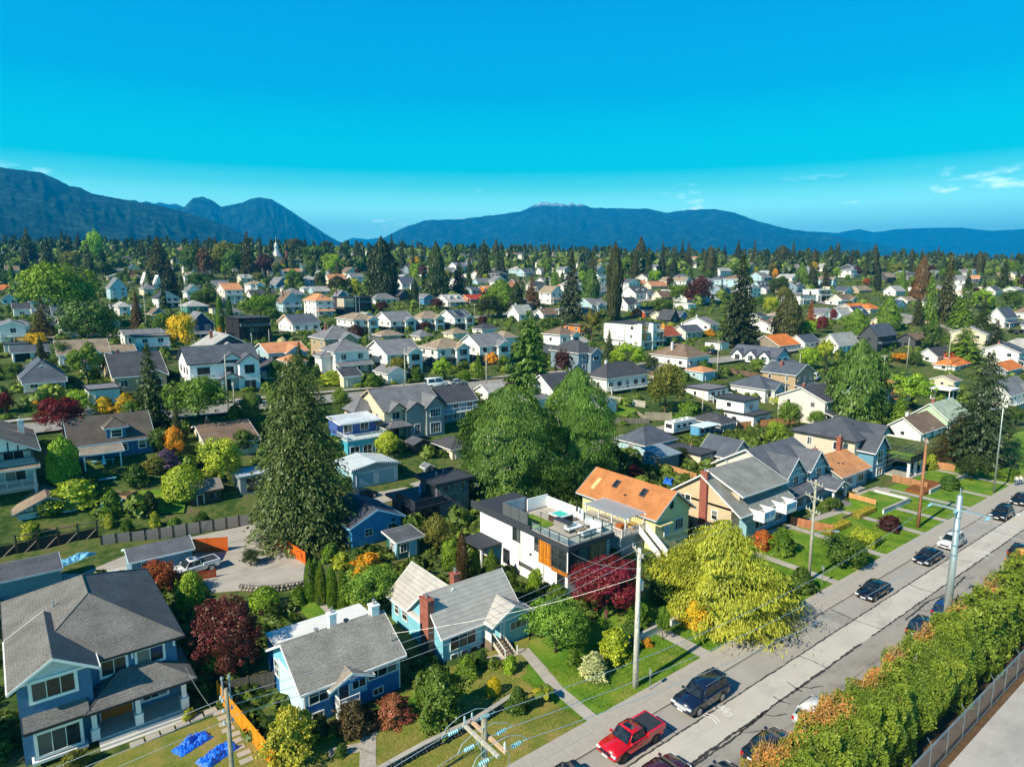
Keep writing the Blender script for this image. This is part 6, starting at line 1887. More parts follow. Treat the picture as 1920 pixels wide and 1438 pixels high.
# ---- navy house with dormer
c_w, c_r = lin('2f618c'), lin('5d554e')
V_ = House('house', 'navy blue house with mossy brown roof and a hipped dormer', 'house', (8.2, 116.0, 6.9))
V_.foot(0, 11, -3, 9)
landmark(V_, 10, 8, 3, 'navy house with dormer')
V_.wall(0, 10.6, 0, 8.4, -2.5, 2.6, c_w, SIDING)
V_.gable(0, 10.6, 0, 8.4, 2.6, 3.2, 'x', c_r, .45, lin('b8ccd4'), walls=lin('9fc0cc'))
mr = V_.roof_obj
V_.wall(4.6, 7.2, .2, 4.5, 2.5, 4.4, c_w, SIDING, 'dormer')
V_.hip(4.6, 7.2, .2, 5.0, 4.4, 1.1, c_r, .35, lin('b8ccd4'))
V_.roof_obj = mr
V_.win('-y', 5.9, .2, 3.1, 1.3, 1.0, 1, 2, C_TRIM, .14)
V_.win('-y', 9.2, 0, .9, .9, 1.1, 1, 2, C_TRIM, .13)
V_.win('-y', 6.7, 0, .9, .9, .9, 1, 2, C_TRIM, .13)
V_.shed(1.0, 6.0, -2.8, .0, 1.5, 2.2, 'y', lin('8a8174'), .3, .14, lin('c9d3d4'))
for x in (1.2, 5.8): V_.column(x, -2.7, -1.5, 1.5, .18)
V_.chimney(3.0, 4.6, 5.0, 7.1, .8, .8, STONE, lin('7a726a'))
V_.pipe(8.6, 4.2, 5.6, .6)

# ---- tall white and pale blue house behind
c_w, c_r = lin('e9e9e6'), lin('565a62')
W_ = House('house', 'white two-storey house with dark roof, front gables and balcony across the street', 'house', (31.5, 146, 10.7))
W_.foot(0, 14, -2, 10)
landmark(W_, 13, 9, 6, 'white two-storey house with dark roof')
W_.wall(0, 13.4, 0, 9.5, -2.5, 6.1, c_w, STUCCO)
W_.gable(0, 13.4, 0, 9.5, 6.1, 2.9, 'x', c_r, .5, C_DARK, walls=c_w, wmat=STUCCO)
mr = W_.roof_obj
W_.wall(9.2, 13.3, -1.8, 0, -2.5, 5.9, c_w, STUCCO)
W_.gable(9.2, 13.3, -1.8, 4, 5.9, 1.5, 'y', c_r, .4, C_DARK, walls=c_w, wmat=STUCCO)
W_.gable(6.2, 10.2, -.3, 5, 6.3, 1.4, 'y', c_r, .4, C_DARK, walls=c_w, wmat=STUCCO)
W_.gable(5.4, 9.4, -2.2, 0, 2.7, 1.1, 'y', c_r, .35, C_DARK, walls=c_w, wmat=STUCCO)
for x in (5.6, 9.0): W_.column(x, -2.0, -1, 2.7, .3)
W_.win('-y', 11.2, -1.8, 3.5, 1.8, 1.6, 2, 1, C_DARK, .1)
W_.win('-y', 11.2, -1.8, -.3, 2.0, 2.1, 3, 1, C_DARK, .1)
W_.win('-y', 2.6, 0, 3.5, 2.2, 1.5, 2, 1, C_DARK, .1)
W_.win('-y', 7.6, 0, 3.6, 1.6, 1.2, 2, 1, C_DARK, .1)
for y, z in ((2.2, 3.8), (4.6, 3.8), (7.4, 4.0)): W_.win('-x', y, 0, z, .7, 1.1, 1, 1, C_DARK, .08)
W_.slab(.2, 6.0, -1.5, -.01, 2.7, 2.95, C_TRIM, 'balcony')
W_.rail([(.3, -.1), (.3, -1.4), (5.9, -1.4)], 2.95, .9)
for x in (.5, 3.2): W_.column(x, -1.3, -1, 2.7, .25)
W_.door('-y', 7.2, -.004, .1, 1.1, 2.1, (.03, .03, .035))

# ---- duplex with a row of gables facing the sun
c_w, c_r = lin('e6e6e4'), lin('5a5e68')
p = ground(1453, 700)
Z_ = House('house', 'long white duplex with slate roof and three gables facing the sun', 'house', p)
Z_.foot(0, 9, -1, 17)
landmark(Z_, 8, 16, 5, 'long white duplex with three gables')
DL = span(p, 1, 83, (12, 22))
Z_.wall(0, 8, 0, DL, -2, 4.9, c_w, SIDING)
Z_.gable(0, 8, 0, DL, 4.9, 2.6, 'y', c_r, .5, C_DARK, walls=lin('8db4c4'))
mr = Z_.roof_obj
for k in range(3):
    y0 = DL * (.12 + .3 * k)
    Z_.wall(-.8, .5, y0, y0 + 3.4, -2, 5.0, c_w, SIDING)
    Z_.gable(-.8, 3.5, y0, y0 + 3.4, 5.0, 1.6, 'x', c_r, .4, C_DARK, walls=c_w)
    Z_.win('-x', y0 + 1.7, -.8, 3.3, 1.5, 1.4, 2, 1, lin('5f6f7a'), .12)
    Z_.win('-x', y0 + 1.7, -.8, .5, 1.6, 1.2, 2, 1, lin('5f6f7a'), .1)
Z_.roof_obj = mr
Z_.slab(-1.4, -.81, 0, DL, 2.5, 2.7, C_DARK, 'belt_roof')
for x in (2, 5.5): Z_.win('-y', x, 0, 3.0, 1.4, 1.3, 2, 1, C_DARK, .1)
Z_.hip(1, 9, -3.0, 0, 2.6, 1.3, c_r, .4, C_DARK)
for x in (1.3, 4.8, 8.4): Z_.column(x, -2.8, -1, 2.6, .35, lin('7f98a6'))
# ---- white stacked modern boxes behind the lane
p = ground(1412, 803)
a = House('house', 'white modern house of two stacked boxes with dark flat roofs', 'house', p)
a.foot(-6, 8, 0, 10)
landmark(a, 7, 8, 4, 'white stacked modern house')
a.wall(0, 7, 0, 9, -1, 2.7, WH, STUCCO)
a.flat(0, 7, 0, 9, 2.7, lin('4a4c50'), .4, .3)
a.wall(.6, 6.6, 3.0, 10.5, 2.9, 5.6, WH, STUCCO)
a.flat(.6, 6.6, 3.0, 10.5, 5.6, lin('4a4c50'), .5, .3)
a.win('-y', 3.5, 3.0, 3.6, 1.2, 1.1, 1, 1, C_TRIM, .1)
a.win('-y', 3.5, 0, .8, 1.6, 1.1, 2, 1, C_TRIM, .1)
a.win('-x', 7, .6, 4.0, 1.0, .8, 2, 1, C_DARK, .06)
a.win('-x', 5, 0, 1.0, 1.0, .8, 1, 1, C_DARK, .06)
# ---- brick church with a small spire on the far hill
p = ground(535, 508)
ch = House('church', 'brick church with a pale domed spire above the far trees', 'church', p)
ch.wall(0, 14, 0, 22, -4, 9, lin('b0714c'), STUCCO)
ch.flat(0, 14, 0, 22, 9, lin('8a7a6a'), .3, .5, lin('d9cdb4'))
ch.wall(-8, 0, 4, 12, -4, 12, lin('d3b48a'), STUCCO, 'tower')
MB().lathe([(5.2, 12), (4.2, 13.5), (1.9, 17), (1.6, 19), (2.0, 19.2), (1.9, 21), (1.0, 23), (.3, 24), (.12, 29)], (-4, 8), 10).build('spire', METAL, ch.root, lin('b9b8b0'))
MB().box(3, 4.6, 5, 6.6, 9, 17).build('stack', BRICK, ch.root)
for k in range(3): ch.win('-y', 2.5 + 4.5 * k, 0, 2.0, 2.2, 4.5, 2, 2, C_TRIM, .3)

# ================================================================== POLES AND WIRES
C_GALV, C_PWOOD, C_STEEL = lin('9aa3a6'), lin('8a8470'), lin('a9bcc2')
def utility_pole(name, label, X, Y, h, col=C_PWOOD, mat=WOOD, r=(.17, .11), z=None, arms=(), light=None, transformer=None, group='utility poles'):
    """tapered pole with cross-arms (height, half length, direction of arm)"""
    z0 = tz(X, Y) if z is None else z
    t = thing(name, label, 'pole', (X, Y, z0), 0, group)
    MB().lathe([(r[0], -.3), ((r[0] + r[1]) / 2, h / 2), (r[1], h), (r[1] * .6, h + .03)], n=10).build('shaft', mat, t, col, smooth=True)
    for (az, hl, ang) in arms:
        c, s = math.cos(ang), math.sin(ang)
        a = MB().box(-hl, hl, .06, .18, -.06, .06).build('crossarm', WOOD, t, lin('b3a890'), (0, 0, az), (0, 0, ang))
        for sx in (-1, 1):
            MB().tube([(sx * hl * .55, .1, 0), (0, .1, -.75)], .02, 5).build('brace', METAL, a, C_GALV)
            for u in (.92, .5):
                MB().lathe([(.02, .06), (.02, .12), (.055, .13), (.03, .17), (.06, .19), (.03, .23), (.055, .25), (.02, .29), (.02, .36)], (sx * hl * u, .12), 8).build('insulator', PLASTIC, a, lin('b9c4c4'))
    if transformer:
        tr = MB().lathe([(.16, 0), (.2, .04), (.2, .7), (.22, .72), (.22, .78), (.1, .86), (.03, .95)], (.36, 0), 12).build('transformer', METAL, t, lin('b9c0c2'), (0, 0, transformer))
        MB().box(.1, .2, -.05, .05, transformer + .15, transformer + .25).box(.1, .2, -.05, .05, transformer + .55, transformer + .65).build('bracket', METAL, t, C_GALV)
    if light:
        lz, ln, ang = light
        c, s = math.cos(ang), math.sin(ang)
        MB().tube([(0, 0, lz), (c * ln * .4, s * ln * .4, lz + .35), (c * ln * .8, s * ln * .8, lz + .45), (c * ln, s * ln, lz + .42)], .035, 6).build('lamp_arm', METAL, t, C_STEEL)
        MB().box(-.05, .55, -.13, .13, -.1, .04).build('lamp_head', METAL, t, lin('c3c8c8'), (c * ln, s * ln, lz + .42), (0, 0, ang))
    return t

def wire(label, a, b, sag, r=.018, col=lin('c9c9c4')):
    a, b = Vector(a), Vector(b)
    P = []
    for i in range(25):
        q = i / 24
        p = a.lerp(b, q)
        p.z -= sag * 4 * q * (1 - q)
        P.append(p - a)
    o = MB().tube(P, r, 4).build('power_line', METAL, None, col, a)
    return tag(o, label, 'wire', 'overhead power lines')

HP = math.pi / 2
utility_pole('utility_pole', 'greenish wooden utility pole beside the orange fence of the slate blue house', 8.2, 35.2, 12.4)

PA = (8.2, 35.2)
t = [o for o in bpy.data.objects if o.name.startswith('utility_pole')][-1]
for k, (z, dy) in enumerate(((11.9, 0), (11.3, 0), (10.6, 0), (11.9, .35))):
    for s in (-1, 1):
        MB().lathe([(.03, 0), (.07, .03), (.04, .07), (.08, .1), (.05, .16), (.06, .18), (.02, .22)], (s * .22, dy), 8).build('insulator', PLASTIC, t, lin('a9bcc4'), (0, 0, z - .2))
for s in (-.16, .2): MB().lathe([(.05, 12.0), (.05, 12.9), (.09, 12.95), (.09, 13.05), (.03, 13.1)], (s, .1), 8).build('top_post', PLASTIC, t, lin('7f8c90'))
t2 = utility_pole('utility_pole', 'wooden pole with double crossarm and glass insulator strings in the foreground', 15.2, 21.4, 15.3, lin('8c8672'), WOOD, (.2, .13))
for dx in (-.2, .2):
    a = MB().box(-.07, .07, -1.3, 1.3, -.06, .06).build('crossarm', WOOD, t2, lin('b9b2a0') if dx < 0 else lin('c7a888'), (dx, 0, 14.4))
    for y in (-1.15, -.1, 1.15):
        sg = -1 if dx < 0 else 1
        s = MB()
        s.tube([(0, 0, 0), (sg * .45, 0, -.03)], .015, 5)
        for q in range(5): s.tube([(sg * (.45 + .1 * q), 0, -.03), (sg * (.5 + .1 * q), 0, -.03)], [.10, .05], 10)
        s.tube([(sg * .95, 0, -.03), (sg * 1.2, 0, -.04)], .02, 5)
        s.build('insulator_string', PLASTIC, t2, lin('8fc4cf'), (dx, y, 14.42))
    for y in (-1.2, 1.2) if dx > 0 else (1.2,):
        MB().lathe([(.025, .06), (.025, .14), (.06, .16), (.03, .2), (.06, .24), (.03, .28), (.06, .32), (.03, .36), (.05, .4), (.02, .46)], (0, y), 8).build('insulator', PLASTIC, t2, lin('c3cccc'), (dx, 0, 14.4))
for y in (-1.15, -.1, 1.15):
    MB().tube([(-1.45, y, 14.38), (-1.2, y, 14.75), (-.5, y, 15.0), (.4, y, 15.0), (1.1, y, 14.7), (1.45, y, 14.4)], .016, 5).build('jumper', METAL, t2, lin('d3d3cc'))
MB().tube([(.35, -1.3, 14.3), (.35, -1.3, 8)], .02, 5).build('down_wire', METAL, t2, C_GALV)
MB().tube([(-.2, .6, 14.35), (0, 0, 13.6), (-.2, -.6, 14.35)], .025, 5).build('brace', METAL, t2, C_GALV)
utility_pole('utility_pole', 'grey wooden utility pole with transformer on the lawn behind the dark SUV', 40, 34.4, 12.3, lin('cdc8ba'), WOOD, (.27, .16), arms=((12.0, 1.2, RAD(62)),), transformer=8.6)
utility_pole('utility_pole', 'grey utility pole with three crossarms and street lamp left of the garden hedges', 70.6, 35.8, 11.9, lin('a9a690'), WOOD, (.2, .12), arms=((11.5, 1.2, RAD(70)), (9.9, 1.3, RAD(70)), (8.3, 1.1, RAD(70))), light=(5.6, 2.4, RAD(-40)))
utility_pole('utility_pole', 'reddish brown wooden utility pole on the lawn behind the white SUV', 98.2, 35.1, 12.6, lin('a3714f'), WOOD, (.24, .14), arms=((12.2, .9, RAD(40)),))
utility_pole('street_lamp', 'slim grey street lamp pole near the walking couple', 124, 34, 13.8, lin('a3aaa0'), METAL, (.15, .09), light=(13.4, 2.0, RAD(160)))
t5 = utility_pole('steel_pole', 'thick pale steel power pole rising from the hedge on the right', 66.6, 20.7, 14.9, lin('b4bcbc'), METAL, (.36, .22))
MB().box(-.09, .09, -2.6, 2.3, 13.5, 13.66).build('crossarm', METAL, t5, lin('a9b9c0'))
for z in (9.3, 10.2, 11.6, 12.8): MB().lathe([(.27 - .01 * (z - 9), z), (.31 - .01 * (z - 9), z + .02), (.31 - .01 * (z - 9), z + .14), (.27 - .01 * (z - 9), z + .16)], n=10).build('band', METAL, t5, lin('8fa6b0'))
for y in (-2.4, 2.1, .0):
    s = MB()
    for q in range(6): s.tube([(-.3 - .12 * q, y, 13.55), (-.36 - .12 * q, y, 13.55)], [.1, .05], 8)
    s.tube([(0, y, 13.55), (-1.1, y, 13.55)], .02, 5)
    s.build('insulator_string', PLASTIC, t5, lin('7fb4d0'))
MB().lathe([(.05, 14.9), (.04, 15.6)], n=6).build('tip', METAL, t5, C_STEEL)
for i, y in enumerate((-1.15, -.1, 1.15)):
    wire(('long near power line over the lawns, lowest of three', 'long near power line over the lawns, middle of three', 'long near power line over the lawns, highest of three')[i], (16.6, 21.4 + y, 14.38), (65.4, (18.3, 20.7, 22.8)[i], 13.55), 1.5)
    wire(('power line leaving the foreground crossarm towards the viewer, nearest', 'power line leaving the foreground crossarm towards the viewer, middle', 'power line leaving the foreground crossarm towards the viewer, farthest')[i], (13.7, 21.4 + y, 14.38), (-35, 21.4 + y, 14.5), 1.4)
    wire(('power line from the steel pole to the right edge, lower', 'power line from the steel pole to the right edge, middle', 'power line from the steel pole to the right edge, upper')[i], (66.9, (18.3, 20.7, 22.8)[i], (12.2, 13.0, 13.5)[i]), (72, (-6, -4, -2)[i], 13.4), 1.0)
    wire(('top wire between the fence pole and the transformer pole', 'middle wire between the fence pole and the transformer pole', 'bottom wire between the fence pole and the transformer pole')[i], (8.4, 35.2 + .1 * i, (11.9, 11.3, 10.6)[i]), (40 + (.5, 0, -.5)[i], 34.4 + (1.0, 0, -1.0)[i], 12.3), .9)
    wire(('top wire from the fence pole to the left edge', 'middle wire from the fence pole to the left edge', 'bottom wire from the fence pole to the left edge')[i], (8.0, 35.2, (11.9, 11.3, 10.6)[i]), (-40, 36, (12, 11.4, 10.7)[i]), .9)
    wire(('first wire between the transformer pole and the lamp pole', 'second wire between the transformer pole and the lamp pole', 'third wire between the transformer pole and the lamp pole')[i], (40 + (.5, 0, -.5)[i], 34.4 + (1.0, 0, -1.0)[i], 12.3), (70.6 + (.4, 0, -.4)[i], 35.8 + (1.1, 0, -1.1)[i], 11.8), .8, .013)
    wire(('first wire between the lamp pole and the reddish pole', 'second wire between the lamp pole and the reddish pole', 'third wire between the lamp pole and the reddish pole')[i], (70.6 + (.4, 0, -.4)[i], 35.8 + (1.1, 0, -1.1)[i], 11.8), (98.2, 35.1 + (.7, 0, -.7)[i], 12.5), .8, .013)
wire('service wire from the fence pole to the slate blue house porch', (8.2, 35.3, 10.2), (9.8, 54.5, 3.6), .5, .014)
wire('service wire from the transformer pole to the white modern house', (40, 34.6, 10.5), (46.2, 49.2, 5.4), .5, .014)
wire('service wire crossing to the bungalow roof mast', (40, 34.5, 9.8), (24.2, 47.4, 4.6), .6, .014)
# distant poles
for i, (px, base, top, lbl) in enumerate(((760, 722, 652, 'grey pole in front of the white two-storey house in the front new row'), (912, 724, 660, 'pale pole beside the golden tree on the second street'), (1316, 790, 733, 'wooden pole beside the lane garages'),
        (1344, 712, 640, 'wooden pole beside the white house with brown hip roof'), (1497, 722, 662, 'brown pole behind the long white duplex'), (1655, 720, 664, 'pale pole among the trees right of the duplex'),
        (1470, 770, 706, 'slim pole beside the lime green hedges'), (305, 800, 740, 'street light pole above the navy house'), (428, 770, 662, 'tall grey pole in front of the white two-storey house with dark roof'), (441, 780, 716, 'short grey pole beside the white two-storey house with dark roof'),
        (1700, 690, 632, 'first of two slim poles behind the slate roofed charcoal house'), (1776, 700, 618, 'pole with transformer left of the red hip roof'), (345, 640, 560, 'pole behind the yellow tree'), (275, 620, 556, 'pole beside the thin brown fir'),
        (506, 660, 618, 'pole beside the black cube house'), (473, 655, 625, 'short pole in front of the black cube house'), (693, 652, 608, 'pole beside the grey garden fence of the upper row'), (1262, 605, 558, 'pole above the rust orange house'), (787, 588, 556, 'pale pole beside the charcoal cottage'), (890, 594, 570, 'wooden pole beside the orange house'))):
    p = ground(px, base)
    d = depth(p)
    utility_pole('utility_pole', lbl, p.x, p.y, (base - top) * d / FPX, lin('b0aa98'), WOOD, (.16, .1), arms=(((base - top) * d / FPX - .5, 1.1, RAD(80)),) if i % 2 else (), transformer=((base - top) * d / FPX - 3 if i in (11,) else None))
wire('thin wire across the gardens above the grey panel fence', (-20, 93, 8.2), (48, 93, 7.0), .8, .014, lin('55585a'))
# sign posts by the kerb
for i, (px, py, h) in enumerate(((1218, 1298, 1.9), (1541, 1098, 2.2))):
    p = ground(px, py)
    t = thing('sign_post', ('short metal sign post on the lawn behind the red pickup', 'metal sign post on the lawn beside the weeping cypress')[i], 'sign post', (p.x, p.y, .09))
    MB().lathe([(.035, 0), (.035, h)], n=6).build('post', METAL, t, C_GALV)
    MB().box(-.16, .16, -.012, .012, h - .5, h).build('sign_plate', METAL, t, lin('b9bfc0'), rot=(0, 0, RAD(75)))

# ================================================================== VEHICLES
def bevelled(b, off, seg=2):
    bm = bmesh.new()
    vs = [bm.verts.new(v) for v in b.v]
    for f in b.f:
        try: bm.faces.new([vs[i] for i in f])
        except ValueError: pass
    bmesh.ops.remove_doubles(bm, verts=bm.verts, dist=1e-4)
    bmesh.ops.recalc_face_normals(bm, faces=bm.faces)
    bmesh.ops.bevel(bm, geom=[e for e in bm.edges if e.calc_face_angle(0) > .5], offset=off, segments=seg, affect='EDGES', clamp_overlap=True)
    me = bpy.data.meshes.new('body')
    bm.to_mesh(me)
    bm.free()
    return me

CARS = {  # length, width, wheelbase, wheel r, sill, hood z, belt z, roof z, cabin (rear base, rear top, front top, front base), tail z
    'sedan': (4.7, 1.86, 2.75, .35, .28, .88, .97, 1.47, (-2.0, -1.1, .25, 1.3), 1.04),
    'suv': (4.65, 1.88, 2.7, .37, .34, 1.0, 1.08, 1.68, (-2.15, -1.85, .35, 1.15), 1.08),
    'big_suv': (5.3, 2.05, 3.0, .42, .42, 1.18, 1.22, 1.92, (-2.5, -2.3, .45, 1.2), 1.22),
    'pickup': (5.45, 1.95, 3.3, .42, .45, 1.12, 1.18, 1.82, (-.75, -.55, .65, 1.3), 1.16),
    'van': (5.6, 2.0, 3.4, .36, .35, 1.1, 1.2, 2.3, (-2.7, -2.68, 1.3, 2.2), 1.2)}
_CM = {}
def car_meshes(kind):
    if kind in _CM: return _CM[kind]
    L, W, wb, wr, sill, hood, belt, roof, (xr, xrt, xft, xf), tail = CARS[kind]
    h = L / 2
    prof = [(-h + .12, sill), (-h, sill + .18), (-h + .02, tail - .12), (-h + .1, tail), (xr, belt), (xf, belt - .02), (h - .55, hood), (h - .12, hood - .16), (h, sill + .25), (h - .08, sill)]
    arch = wr * 1.22
    cx = (-wb / 2 - .02, wb / 2)
    for c in reversed(cx):
        for k in range(9):
            a = math.pi * k / 8
            prof.append((c + arch * math.cos(a), max(sill, .32 + arch * math.sin(a) * 1.0)))
    b = MB().prism(prof, 'y', -W / 2, W / 2)
    b.v = [(x, y * (.94 if z > sill + .45 else 1.0) * (.93 if abs(x) > h - .3 else 1.0), z) for x, y, z in b.v]
    body = bevelled(b, .09, 3)
    body.materials.append(CARPAINT)
    body.polygons.foreach_set('use_smooth', [True] * len(body.polygons))
    wbt, wtp = W / 2 * .9, W / 2 * .72
    zb = belt - .04
    q = [(xr, -wbt, zb), (xf, -wbt, zb), (xf, wbt, zb), (xr, wbt, zb), (xrt, -wtp, roof), (xft, -wtp, roof), (xft, wtp, roof), (xrt, wtp, roof)]
    cab = MB().faces(q, [(0, 3, 2, 1), (4, 5, 6, 7), (0, 1, 5, 4), (1, 2, 6, 5), (2, 3, 7, 6), (3, 0, 4, 7)])
    cabin = bevelled(cab, .13, 3)
    cabin.materials.append(CARPAINT)
    cabin.polygons.foreach_set('use_smooth', [True] * len(cabin.polygons))
    def pane(i, u0, u1, v0, v1):
        A, B, C_, D = [Vector(q[k]) for k in i]              # bottom a, bottom b, top b, top a
        P = lambda u, v: A.lerp(B, u).lerp(D.lerp(C_, u), v)
        n = (B - A).cross(D - A).normalized()
        cen = Vector((0, 0, (belt + roof) / 2))
        if n.dot((A + B + C_ + D) / 4 - cen - Vector(((xr + xf) / 2, 0, 0))) < 0: n = -n
        pts = [P(u0, v0), P(u1, v0), P(u1, v1), P(u0, v1)]
        return MB().faces([p + n * .012 for p in pts] + [p - n * .02 for p in pts], [(0, 1, 2, 3), (0, 4, 5, 1), (1, 5, 6, 2), (2, 6, 7, 3), (3, 7, 4, 0)])
    ws = pane((1, 2, 6, 5), .07, .93, .08, .92).mesh('windshield', CARGLASS)
    rw_ = pane((3, 0, 4, 7), .08, .92, .12, .9).mesh('rear_window', CARGLASS)
    sides = []
    for f in ((0, 1, 5, 4), (2, 3, 7, 6)):
        for u0, u1 in ((.08, .46), (.5, .9)):
            sides.append(pane(f, u0, u1, .12, .88).mesh('side_window', CARGLASS))
    tyre = MB().tube([(0, -.11, 0), (0, -.08, 0), (0, .08, 0), (0, .11, 0)], [wr * .93, wr, wr, wr * .93], 18).mesh('wheel', RUBBER)
    rim = MB()
    rim.tube([(0, -.115, 0), (0, .115, 0)], wr * .24, 8)
    for k in range(6):
        a = k * math.pi / 3
        for s in (-.116, .10): rim.box(-.04, .04, s, s + .016, wr * .1, wr * .66)
        rim.v[-16:] = [(x * math.cos(a) - z * math.sin(a), y, x * math.sin(a) + z * math.cos(a)) for x, y, z in rim.v[-16:]]
    rim.tube([(0, -.114, 0), (0, -.105, 0)], wr * .68, 16)
    rim.tube([(0, .105, 0), (0, .114, 0)], wr * .68, 16)
    _CM[kind] = (body, cabin, ws, rw_, sides, tyre, rim.mesh('rim', METAL))
    return _CM[kind]

def vehicle(name, kind, label, X, Y, rz, col, z=None, cat='car', roof_col=None, group=None, grille=(.02, .02, .022), extra=''):
    L, W, wb, wr, sill, hood, belt, roof, (xr, xrt, xft, xf), tail = CARS[kind]
    body, cabin, ws, rw_, sides, tyre, rim = car_meshes(kind)
    t = thing(name, label, cat, (X, Y, (tz(X, Y) if z is None else z)), rz, group)
    bo = put('body', body, t, col=col)
    put('cabin', cabin, t, col=roof_col or col)
    put('windshield', ws, t); put('rear_window', rw_, t)
    for s in sides: put('side_window', s, t)
    h = L / 2
    for x in (-wb / 2 - .02, wb / 2):
        for y in (-W / 2 + .12, W / 2 - .12):
            w = put('wheel', tyre, t, (x, y, wr), col=(.02, .02, .02))
            put('rim', rim, w, col=(.45, .46, .47) if 'dark' not in extra else (.05, .05, .05))
    MB().box(-h + .35, h - .35, -W / 2 + .24, W / 2 - .24, sill - .08, sill + .3).build('underbody', RUBBER, t, (.015, .015, .015))
    for s in (-1, 1):
        MB().box(h - .2, h - .05, s * W * .36 - .2, s * W * .36 + .2, hood - .36, hood - .2).build('headlight', PLASTIC, t, (.75, .78, .8))
        MB().box(-h + .0, -h + .09, s * W * .39 - .1, s * W * .39 + .1, tail - .42, tail - .14).build('taillight', PLASTIC, t, (.45, .01, .01))
        MB().box(xf - .32, xf - .16, s * (W / 2 + .02) - .1, s * (W / 2 + .02) + .1, belt + .0, belt + .15).build('mirror', CARPAINT, t, col)
    MB().box(h - .09, h + .012, -W * .27, W * .27, sill + .28, hood - .22).build('grille', PLASTIC, t, grille)
    MB().box(h + .0, h + .03, -.26, .26, sill + .1, sill + .23).build('licence_plate', PLASTIC, t, (.75, .76, .78))
    MB().box(-h - .02, -h + .03, -.26, .26, sill + .34, sill + .47).build('licence_plate', PLASTIC, t, (.75, .76, .78))
    if kind == 'pickup':
        for s in (-1, 1): MB().box(-h + .04, xr - .05, s * (W / 2 * .94) - .09, s * (W / 2 * .94) + .09, belt - .3, belt + .1).build('bed_side', CARPAINT, t, col)
        MB().box(-h + .04, -h + .12, -W / 2 * .9, W / 2 * .9, belt - .4, belt + .1).build('tailgate', CARPAINT, t, col)
        w3 = (xr - .1 + h - .15) / 3
        for k in range(3): MB().box(-h + .15 + w3 * k + .015, -h + .15 + w3 * (k + 1) - .015, -W / 2 * .84, W / 2 * .84, belt + .02, belt + .12).build('bed_cover', PLASTIC, t, (.035, .037, .04))
        MB().box(-.0, .5, -.42, .42, roof - .005, roof + .015).build('sunroof', CARGLASS, t)
    if kind in ('suv', 'big_suv'):
        for s in (-1, 1): MB().tube([(xrt + .15, s * W * .33, roof + .05), (xft - .1, s * W * .33, roof + .05)], .025, 5).build('roof_rail', METAL, t, (.3, .3, .3))
        MB().box(xrt - .16, xrt + .1, -W * .33, W * .33, roof - .04, roof + .02).build('spoiler', CARPAINT, t, col)
    return t
PI = math.pi
vehicle('pickup_truck', 'pickup', 'bright red pickup truck with black bed cover parked at the kerb', 34.3, 29.75, PI, lin('c8101a'), 0, 'pickup', extra='dark')
vehicle('parked_car', 'big_suv', 'large navy SUV with chrome grille parked behind the red pickup', 42.6, 29.75, PI, lin('16233c'), 0, 'SUV', lin('16233c'), grille=(.5, .52, .54))
vehicle('parked_car', 'sedan', 'maroon car on the road beside the red pickup at the bottom edge', 33.2, 26.1, 0, lin('4a1420'), 0)
vehicle('parked_car', 'sedan', 'dark blue car at the bottom edge in the far lane, left of two', 35.6, 23.3, 0, lin('14283f'), 0)
vehicle('parked_car', 'sedan', 'dark blue car parked against the hedge, second from the bottom', 41.6, 23.1, 0, lin('13202f'), 0)
vehicle('parked_car', 'suv', 'white car mostly hidden by the hedge beside the bicycle marking', 48.0, 22.9, 0, lin('dcdcda'), 0)
vehicle('parked_car', 'suv', 'dark car with red tail lights half behind the hedge', 68.6, 23.1, 0, lin('1a222c'), 0)
vehicle('parked_car', 'suv', 'blue car half behind the hedge left of the steel pole', 74.6, 23.1, 0, lin('1b3a66'), 0)
vehicle('parked_car', 'sedan', 'dark car half behind the hedge beyond the steel pole', 98.2, 23.4, 0, lin('1a1c22'), 0)
vehicle('parked_car', 'sedan', 'black sedan parked nearest the weeping cypress', 72.9, 29.8, PI, lin('101216'), 0)
vehicle('parked_car', 'sedan', 'black sedan parked in front of the white SUV', 87.3, 29.8, PI, lin('101114'), 0)
vehicle('parked_car', 'suv', 'white SUV parked beside the lawn with the gardener', 94.6, 29.8, PI, lin('e4e4e2'), 0, 'SUV')
vehicle('parked_car', 'suv', 'black SUV driving behind the steel pole', 112.0, 29.4, PI, lin('121418'), 0, 'SUV')
vehicle('parked_car', 'sedan', 'black sedan parked below the walking couple', 121.8, 29.8, PI, lin('14161a'), 0)
vehicle('parked_car', 'sedan', 'black car roof at the bottom edge beside the foreground pole', 27.0, 29.7, PI, lin('122036'), 0)
vehicle('pickup_truck', 'pickup', 'white pickup with dark bed cover parked beside the slate blue garage', 16.3, 80.9, PI + .12, lin('e6e6e4'), .05, 'pickup')
vehicle('parked_car', 'sedan', 'black coupe parked in front of the light blue double garage', 43.6, 93.2, .25, lin('0d0f12'), .1)
vehicle('parked_car', 'van', 'white van parked on the second street', 80.4, 131.6, 0, lin('dfe6e8'), None, 'van')
vehicle('parked_car', 'sedan', 'silver car parked on the second street right of the white van', 86.5, 131.8, 0, lin('a9b2b6'))
vehicle('parked_car', 'suv', 'dark car on the second street below the white two-storey house', 38.6, 131.8, PI, lin('1b2024'))
vehicle('parked_car', 'suv', 'white car behind the roof of the navy house', 20.5, 130.5, 0, lin('dfe2e2'))
for i, px in enumerate((1898, 1916)):
    p = ground(px, 625)
    vehicle('parked_car', 'sedan', ('black car below the white house at the right edge, left one', 'black car below the white house at the right edge, right one')[i], p.x, p.y, 1.2, lin('15181c'))
p = ground(1338, 664)
vehicle('parked_car', 'suv', 'dark car on the street left of the taupe house with orange roof', p.x, p.y, 0, lin('20242a'))
p = ground(1528, 712)
